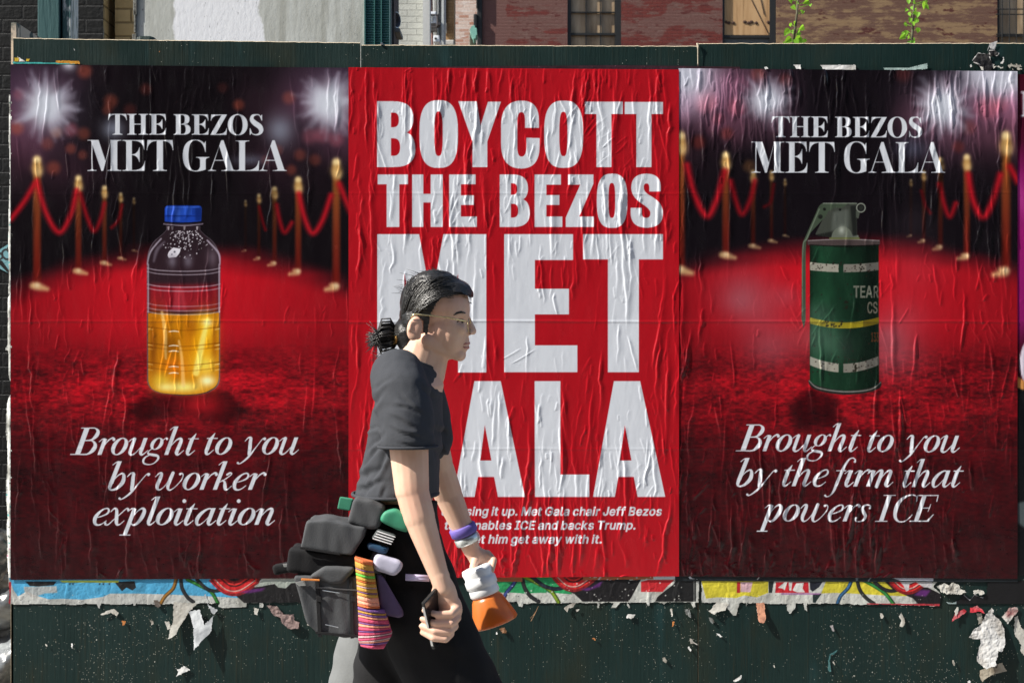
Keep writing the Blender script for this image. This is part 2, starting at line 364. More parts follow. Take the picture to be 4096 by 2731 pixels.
for lab, X0, Y0, X1, Y1, br in (('white window air conditioner in a dark bracket on the pale rear wall', 1720, 66, 1749, 113, 1), ('lower white air conditioner just above the hoarding, no bracket', 1738, 160, 1762, 186, 0)):
    d = 24.0; a, b = P(X0, Y1, d), P(X1, Y0, d)
    e = empty('air_conditioner', Vector(((a.x+b.x)/2, d, a.z)), lab, 'air conditioner', 'air conditioners on the pale rear wall')
    bm = bmesh.new(); box(bm, a.x, b.x, 23.55, 24.19, a.z, b.z, .015); bm_obj('casing', bm, WHT, e)
    bm = bmesh.new()
    w = b.x-a.x
    for k in range(12): zq = a.z+.04+(b.z-a.z-.08)*k/12; box(bm, a.x+w*.18, a.x+w*.52, 23.535, 23.549, zq, zq+(b.z-a.z)/12*.55)
    bm_obj('louvre_panel', bm, plain('grey_grille', (.30, .33, .34), .5), e)
    if br:
        bm = bmesh.new(); z = P(0, 82, d).z; lo = P(0, 132, d).z
        tube(bm, [(a.x, 23.5, z), (b.x+.02, 23.5, z), (P(1756, 0, d).x, 23.5, lo), (P(1728, 0, d).x, 23.5, lo)], .02, 6)
        box(bm, a.x, b.x, 23.55, 24.1, P(0, 126, d).z, a.z-.004)
        tube(bm, [(P(1755, 0, d).x, 23.5, P(0, 126, d).z), (P(1761, 0, d).x, 23.45, P(0, 118, d).z)], .03, 8)
        bm_obj('support_bracket', bm, DKM, e)
bm = bmesh.new(); tube(bm, [P(1729, 130, 24.1), P(1729, 200, 24.1)], .02, 8); tube(bm, [P(1722, -80, 24.1), P(1725, 60, 24.1)], .03, 8); o = bm_obj('service_pipe', bm, plain('red_brown_pipe', (.12, .055, .045), .7)); tag(o, 'thin brown service pipe running down the pale rear wall past the air conditioner', 'pipe')
# tan brick house, then the mottled brick block in full sun
tan = painted_brick('tan_brick', [(.34, .21, .10), (.40, .26, .13)], contrast=.3)
e = empty('tan_brick_building', (P(1795, 0, 38).x, 39, 0), 'narrow slice of tan brick building with a dark window and cream sill', 'building')
wall_box('wall', 1760, 1817, 38, 1, 17, tan.m, e)
bm = bmesh.new(); a, b = P(1776, 95, 37.98), P(1785, -200, 37.98); box(bm, a.x, b.x, 37.93, 38.2, a.z, b.z); bm_obj('window', bm, plain('dark_glass', (.01, .012, .012), .1), e)
bm = bmesh.new(); a, b = P(1774, 135, 37.9), P(1787, 95, 37.9); box(bm, a.x, b.x, 37.8, 37.99, a.z, b.z, .02); bm_obj('sill', bm, plain('cream_stone', (.62, .55, .42), .8), e)
bm = bmesh.new(); a, b = P(1774, 186, 37.9), P(1817, 166, 37.9); box(bm, a.x, b.x, 37.7, 37.99, a.z, b.z, .02); bm_obj('parapet', bm, plain('pale_stone', (.52, .50, .46), .8), e)
mot = painted_brick('mottled_brick', [(.42, .20, .13), (.68, .56, .48)], scale_row=.11, mortar=.02, mort_col=(.62, .56, .50), peel=[((.70, .62, .56), .56, (1.2, 1, 6), (0, 0, 0)), ((.10, .07, .08), .66, (1.6, 1, 7), (4, 0, 2))])
e = empty('mottled_brick_building', (P(1860, 0, 55).x, 56, 0), 'far sunlit building of mottled orange and white brick between the pale and red walls', 'building')
wall_box('wall', 1812, 1960, 55, 1, 24, mot.m, e)
# verdigris bracket
m = plain('verdigris', (.20, .44, .36), .8, .3, 0, .2, 12)
e = empty('copper_cornice_end', P(1893, 150, 22), 'pale green weathered copper cornice end beside the dark corner of the red building', 'cornice')
bm = bmesh.new(); pf = [(1879, 118), (1886, 106), (1898, 101), (1900, 112), (1906, 113), (1908, 140), (1903, 141), (1902, 154), (1893, 156), (1889, 140), (1882, 130)]
f0 = [bm.verts.new(P(x, y, 22)) for x, y in pf]; f1 = [bm.verts.new(P(x, y, 22)+Vector((0, .5, 0))) for x, y in pf]
bm.faces.new(f0); bm.faces.new(f1[::-1])
for k in range(len(pf)): bm.faces.new((f0[k], f0[k-1], f1[k-1], f1[k]))
bm_obj('scroll', bm, m, e)
bm = bmesh.new(); box(bm, P(1878, 0, 22.5).x, P(1902, 0, 22.5).x, 22.55, 23.1, 0, P(0, 128, 22.5).z, .02); bm_obj('post', bm, plain('mossy', (.05, .055, .035), .9), e)
# ---- the red painted brick building with boarded windows
RD = 33.0
red = painted_brick('red_painted_brick', [(.125, .022, .017), (.145, .028, .021)], rough=.6, contrast=.35, peel=[((.14, .072, .060), .50, (.8, .5, 2.6), (1, 0, 3)), ((.15, .085, .070), .56, (2.2, 1, 9), (3, 1, 2)), ((.085, .016, .013), .58, (2.6, 1, 8), (6, 2, 4))])
base = red.b.inputs['Base Color'].links[0].from_socket
sp = red.n('SeparateXYZ'); red.l(red.pos, sp.inputs[0])
xw = P(3095, 0, RD).x
right = red.ramp(red.math('ADD', red.math('SUBTRACT', sp.outputs[0], xw), red.math('MULTIPLY', red.noise((.5, .5, 2), 1, 5), .3)), [(.1, 0), (.2, 1)])
left = red.ramp(red.math('SUBTRACT', P(2105, 0, RD).x, red.math('ADD', sp.outputs[0], red.math('MULTIPLY', red.noise((1, 1, 1), 1.2, 5), .8))), [(-.5, 0), (-.2, 1)])
brown = red.mix(red.ramp(red.noise((1.3, .8, 5), 1, 8, .7, (5, 0, 1)), [(.49, 0), (.56, 1)]), (.120, .062, .042), (.235, .150, .078))
brown = red.mix(red.ramp(red.noise((2.2, 2.2, 6), 1.3, 5, .65, (8, 0, 6)), [(.60, 0), (.64, 1)]), brown, (.075, .02, .015))
c2 = red.mix(right, red.mix(left, base, (.135, .062, .052)), brown)
c2 = red.mix(red.ramp(red.noise((1.2, 1, 5), 2.2, 5, .7, (2, 2, 0)), [(.70, 0), (.73, .8)]), c2, (.30, .20, .17))
red.col(c2); RED = red.m
bld = empty('red_brick_building', (P(3000, 0, RD).x, RD+2, 0), 'large red and brown painted brick building with peeling paint and boarded windows', 'building')
WIN = [(2270, 2485), (2890, 3105), (3989, 4210)]
ztop, zsill, zhead = 15.0, P(0, 330, RD).z, P(0, -160, RD).z
bm = bmesh.new(); xs = [1929]+[q for w in WIN for q in w]+[5600]
for k in range(0, len(xs), 2): box(bm, P(xs[k], 0, RD).x, P(xs[k+1], 0, RD).x, RD, RD+.5, 0, ztop)
for a, b in WIN:
    box(bm, P(a, 0, RD).x, P(b, 0, RD).x, RD, RD+.5, 0, zsill); box(bm, P(a, 0, RD).x, P(b, 0, RD).x, RD, RD+.5, zhead, ztop)
bm_obj('wall', bm, RED, bld)
BLACK = plain('black_window_paint', (.010, .010, .009), .5, .5, 0, .4, 40)
bm = bmesh.new(); box(bm, P(1908, 0, RD).x, P(1928.5, 0, RD).x, RD-.06, RD+.3, 0, ztop, .02)
for y0, y1, x0 in ((-120, 34, 1906), (57, 112, 1894), (112, 135, 1900)): a, b = P(x0, y1, RD-.1), P(1909, y0, RD-.1); box(bm, a.x, b.x, RD-.12, RD-.02, a.z, b.z, .02)
bm_obj('downpipe', bm, BLACK, bld)
m = MT('plywood', .65, .3); f = m.noise((4, 4, .35), 2.4, 8, .62)
m.col(m.ramp(f, [(.32, (.30, .17, .075)), (.5, (.44, .27, .13)), (.66, (.52, .34, .175))])); PLY = m.m
m = MT('plywood_behind_glass', .25, .5); f = m.noise((3, 3, .6), 1.6, 7, .62); m.col(m.ramp(f, [(.32, (.20, .135, .075)), (.5, (.34, .245, .15)), (.66, (.46, .35, .23))])); PLYG = m.m
def rect(bm, X0, Y0, X1, Y1, d, t):
    a, b = P(X0, Y1, d), P(X1, Y0, d); box(bm, a.x, b.x, d, d+t, a.z, b.z)
def window(X0, X1, jl, jr, rows, cols, board, bt, parent):
    w = empty('window', P((X0+X1)/2, 330, RD+.2), None, None); w.parent = parent; w.matrix_parent_inverse = parent.matrix_world.inverted()
    bm = bmesh.new()
    rect(bm, X0+.4, -159, X0+jl, 329, RD+.03, .3); rect(bm, X1-jr, -159, X1-.4, 329, RD+.02, .4)
    for y, h in rows: rect(bm, X0+jl+.1, y-h/2, X1-jr-.1, y+h/2, RD+.05, .07)
    for x, wd in cols: rect(bm, x-wd/2, -158, x+wd/2, 328, RD+.06, .06)
    f = bm_obj('sash_frame', bm, BLACK, w)
    bm = bmesh.new(); rect(bm, X0+jl, -158, X1-jr, 328, RD+.13, .03); bm_obj('boarding', bm, board, w)
    return w
w1 = window(2270, 2485, 14, 23, [(50, 4), (137, 9), (-44, 4)], [(2344, 4), (2402, 4), (2283, 3), (2460, 3)], PLYG, 0, bld)
w2 = window(2890, 3105, 8, 26, [(147, 11)], [], PLYG, 0, bld)
bm = bmesh.new()
for X0, X1 in ((2898, 2974.5), (2975.2, 3079)): rect(bm, X0, -158, X1, 141, RD+.07, .025)
bm_obj('plywood_sheet', bm, PLY, w2)
KN = plain('dark_knot', (.05, .022, .012), .8)
for u in (345, 362, 392, 470, 497, 515, 547, 628):
    bm = bmesh.new(); x = 2700+u*.5935; c = P(x, 89+(u*7 % 5), RD+.065); ell(bm, c, (.026+.008*(u % 3), .012, .034), None, 10); bm_obj('knot', bm, KN, w2)
bm = bmesh.new(); tube(bm, [P(2700+510*.5935, -5, RD+.06), P(2700+630*.5935, 138, RD+.06)], .008, 5); tube(bm, [P(2700+575*.5935, -5, RD+.06), P(2700+600*.5935, 60, RD+.06)], .007, 5)
bm_obj('crack', bm, KN, w2)
bm = bmesh.new()
for x in (2958, 3022): rect(bm, x-2, 152.6, x+2, 328, RD+.08, .04)
rect(bm, 2899, 153, 3078, 327, RD+.11, .015); bm_obj('lower_sash', bm, plain('grey_glass', (.12, .13, .13), .15), w2)
w3 = window(3989, 4210, 8, 20, [(140, 8)], [], PLYG, 0, bld)
bm = bmesh.new()
for x in (4009, 4038, 4066, 4094, 4122, 4150, 4178): tube(bm, [P(x, -150, RD-.06), P(x, 320, RD-.06)], .012, 6)
for y in (38, 59, 139, 147, 240): tube(bm, [P(3984, y, RD-.05), P(4214, y, RD-.05)], .013, 6)
bm_obj('security_bars', bm, BLACK, w3)

# ---------------------------------------------------------------- saplings in the lot
m = MT('leaf', .45, .4); m.col(m.ramp(m.noise(scale=14), [(.3, (.13, .36, .025)), (.7, (.30, .58, .05))]))
m.b.inputs['Transmission Weight'].default_value = 0; m.b.inputs['Subsurface Weight'].default_value = 0
tr = m.n('BsdfTranslucent'); tr.inputs['Color'].default_value = (.42, .78, .05, 1); mx = m.n('MixShader'); mx.inputs[0].default_value = .45
out = [n for n in m.t.nodes if n.type == 'OUTPUT_MATERIAL'][0]
m.l(m.b.outputs[0], mx.inputs[1]); m.l(tr.outputs[0], mx.inputs[2]); m.l(mx.outputs[0], out.inputs['Surface']); LEAF = m.m
STEM = plain('sapling_bark', (.075, .07, .035), .8)
def leaf_mesh(bm, c, size, rs):
    """one heart-shaped poplar leaf, folded a little along the midrib"""
    th = rs.uniform(-2.6, -.5); tilt = rs.uniform(-.6, .6); yaw = rs.uniform(-1.0, 1.0)
    R = Euler((tilt, 0, yaw)).to_matrix() @ Matrix.Rotation(th+1.57, 3, 'Y')
    half = [(0, 0), (.16, -.10), (.36, -.02), (.47, .18), (.40, .44), (.22, .74), (0, 1.06)]
    mid = [bm.verts.new(Vector(c)+R @ Vector((0, 0, -y*size))) for y in (0, .3, .65, 1.06)]
    for s in (-1, 1):
        vs = [bm.verts.new(Vector(c)+R @ Vector((s*x*size, -abs(x)*size*.32, -y*size))) for x, y in half[1:-1]]
        bm.faces.new([mid[0], vs[0], vs[1], mid[1]]); bm.faces.new([mid[1], vs[1], vs[2], vs[3], mid[2]]); bm.faces.new([mid[2], vs[3], vs[4], mid[3]])
def sapling(label, stem, leaves, d, seed):
    rs = random.Random(seed)
    base = P(stem[0][0], 0, d); base.z = -.08
    e = empty('poplar_sapling', base, label, 'sapling', 'young poplar saplings behind the hoarding')
    pts = [base]+[P(x, y, d+rs.uniform(-.03, .03)) for x, y in stem]
    bm = bmesh.new(); tube(bm, pts, [.009*(1-.6*i/len(pts))+.001 for i in range(len(pts))], 8); bm_obj('trunk', bm, STEM, e)
    bm = bmesh.new()
    for x, y, s in leaves:
        c = P(x, y, d+rs.uniform(-.12, .12)); leaf_mesh(bm, c, s*S_*(DCAM+d)/DCAM, rs)
        j = min(stem, key=lambda q: abs(q[1]-y-10)); tube(bm, [P(j[0], y+14, d), c], .0012, 4)
    for k in range(70):                                                # lower leaves, hidden from the pavement by the boards
        t = rs.random(); y = 200+t*900; x = stem[0][0]+rs.gauss(0, 34); leaf_mesh(bm, P(x, y, d+rs.uniform(-.15, .15)), rs.uniform(24, 38)*S_*(DCAM+d)/DCAM, rs)
    for k in range(26):
        y = -rs.uniform(60, 420); x = stem[-1][0]+rs.gauss(0, 28); leaf_mesh(bm, P(x, y, d+rs.uniform(-.15, .15)), rs.uniform(18, 32)*S_*(DCAM+d)/DCAM, rs)
    bm_obj('crown', bm, LEAF, e)
q = lambda L: [(2700+u*.5935, v*.5935, s*.5935*1.05) for u, v, s in L]
sapling('left of two bright green saplings, its leaves sparse, against the red wall', [(3168, 420), (3172, 180), (3180, 120), (3187, 60), (3192, 0), (3196, -200)],
        q([(775, -8, 34), (790, 42, 34), (900, 8, 40), (915, 30, 24), (850, 70, 26), (870, 78, 20), (800, 150, 34), (775, 160, 26), (865, 180, 44), (770, 200, 44), (755, 210, 38), (840, 215, 40), (845, 250, 50), (780, 258, 50), (815, 265, 44), (850, 275, 34), (740, 286, 22), (800, 205, 26), (830, 20, 24), (880, 265, 26)]), 5.0, 2)
sapling('right of two bright green saplings, leaves crowded along its stem, against the brown wall', [(3648, 420), (3646, 180), (3650, 120), (3654, 60), (3658, 0), (3664, -200)],
        q([(1575, 5, 30), (1605, 10, 26), (1670, 20, 48), (1690, 30, 40), (1600, 45, 32), (1565, 62, 26), (1580, 85, 28), (1610, 80, 26), (1640, 85, 36), (1590, 125, 34), (1635, 130, 38), (1545, 158, 30), (1600, 150, 34), (1640, 190, 34), (1560, 210, 34), (1545, 240, 44), (1575, 240, 30), (1600, 260, 30), (1580, 280, 30), (1610, 280, 34), (1545, 222, 26), (1625, 60, 22), (1690, 5, 26)]), 5.3, 7)
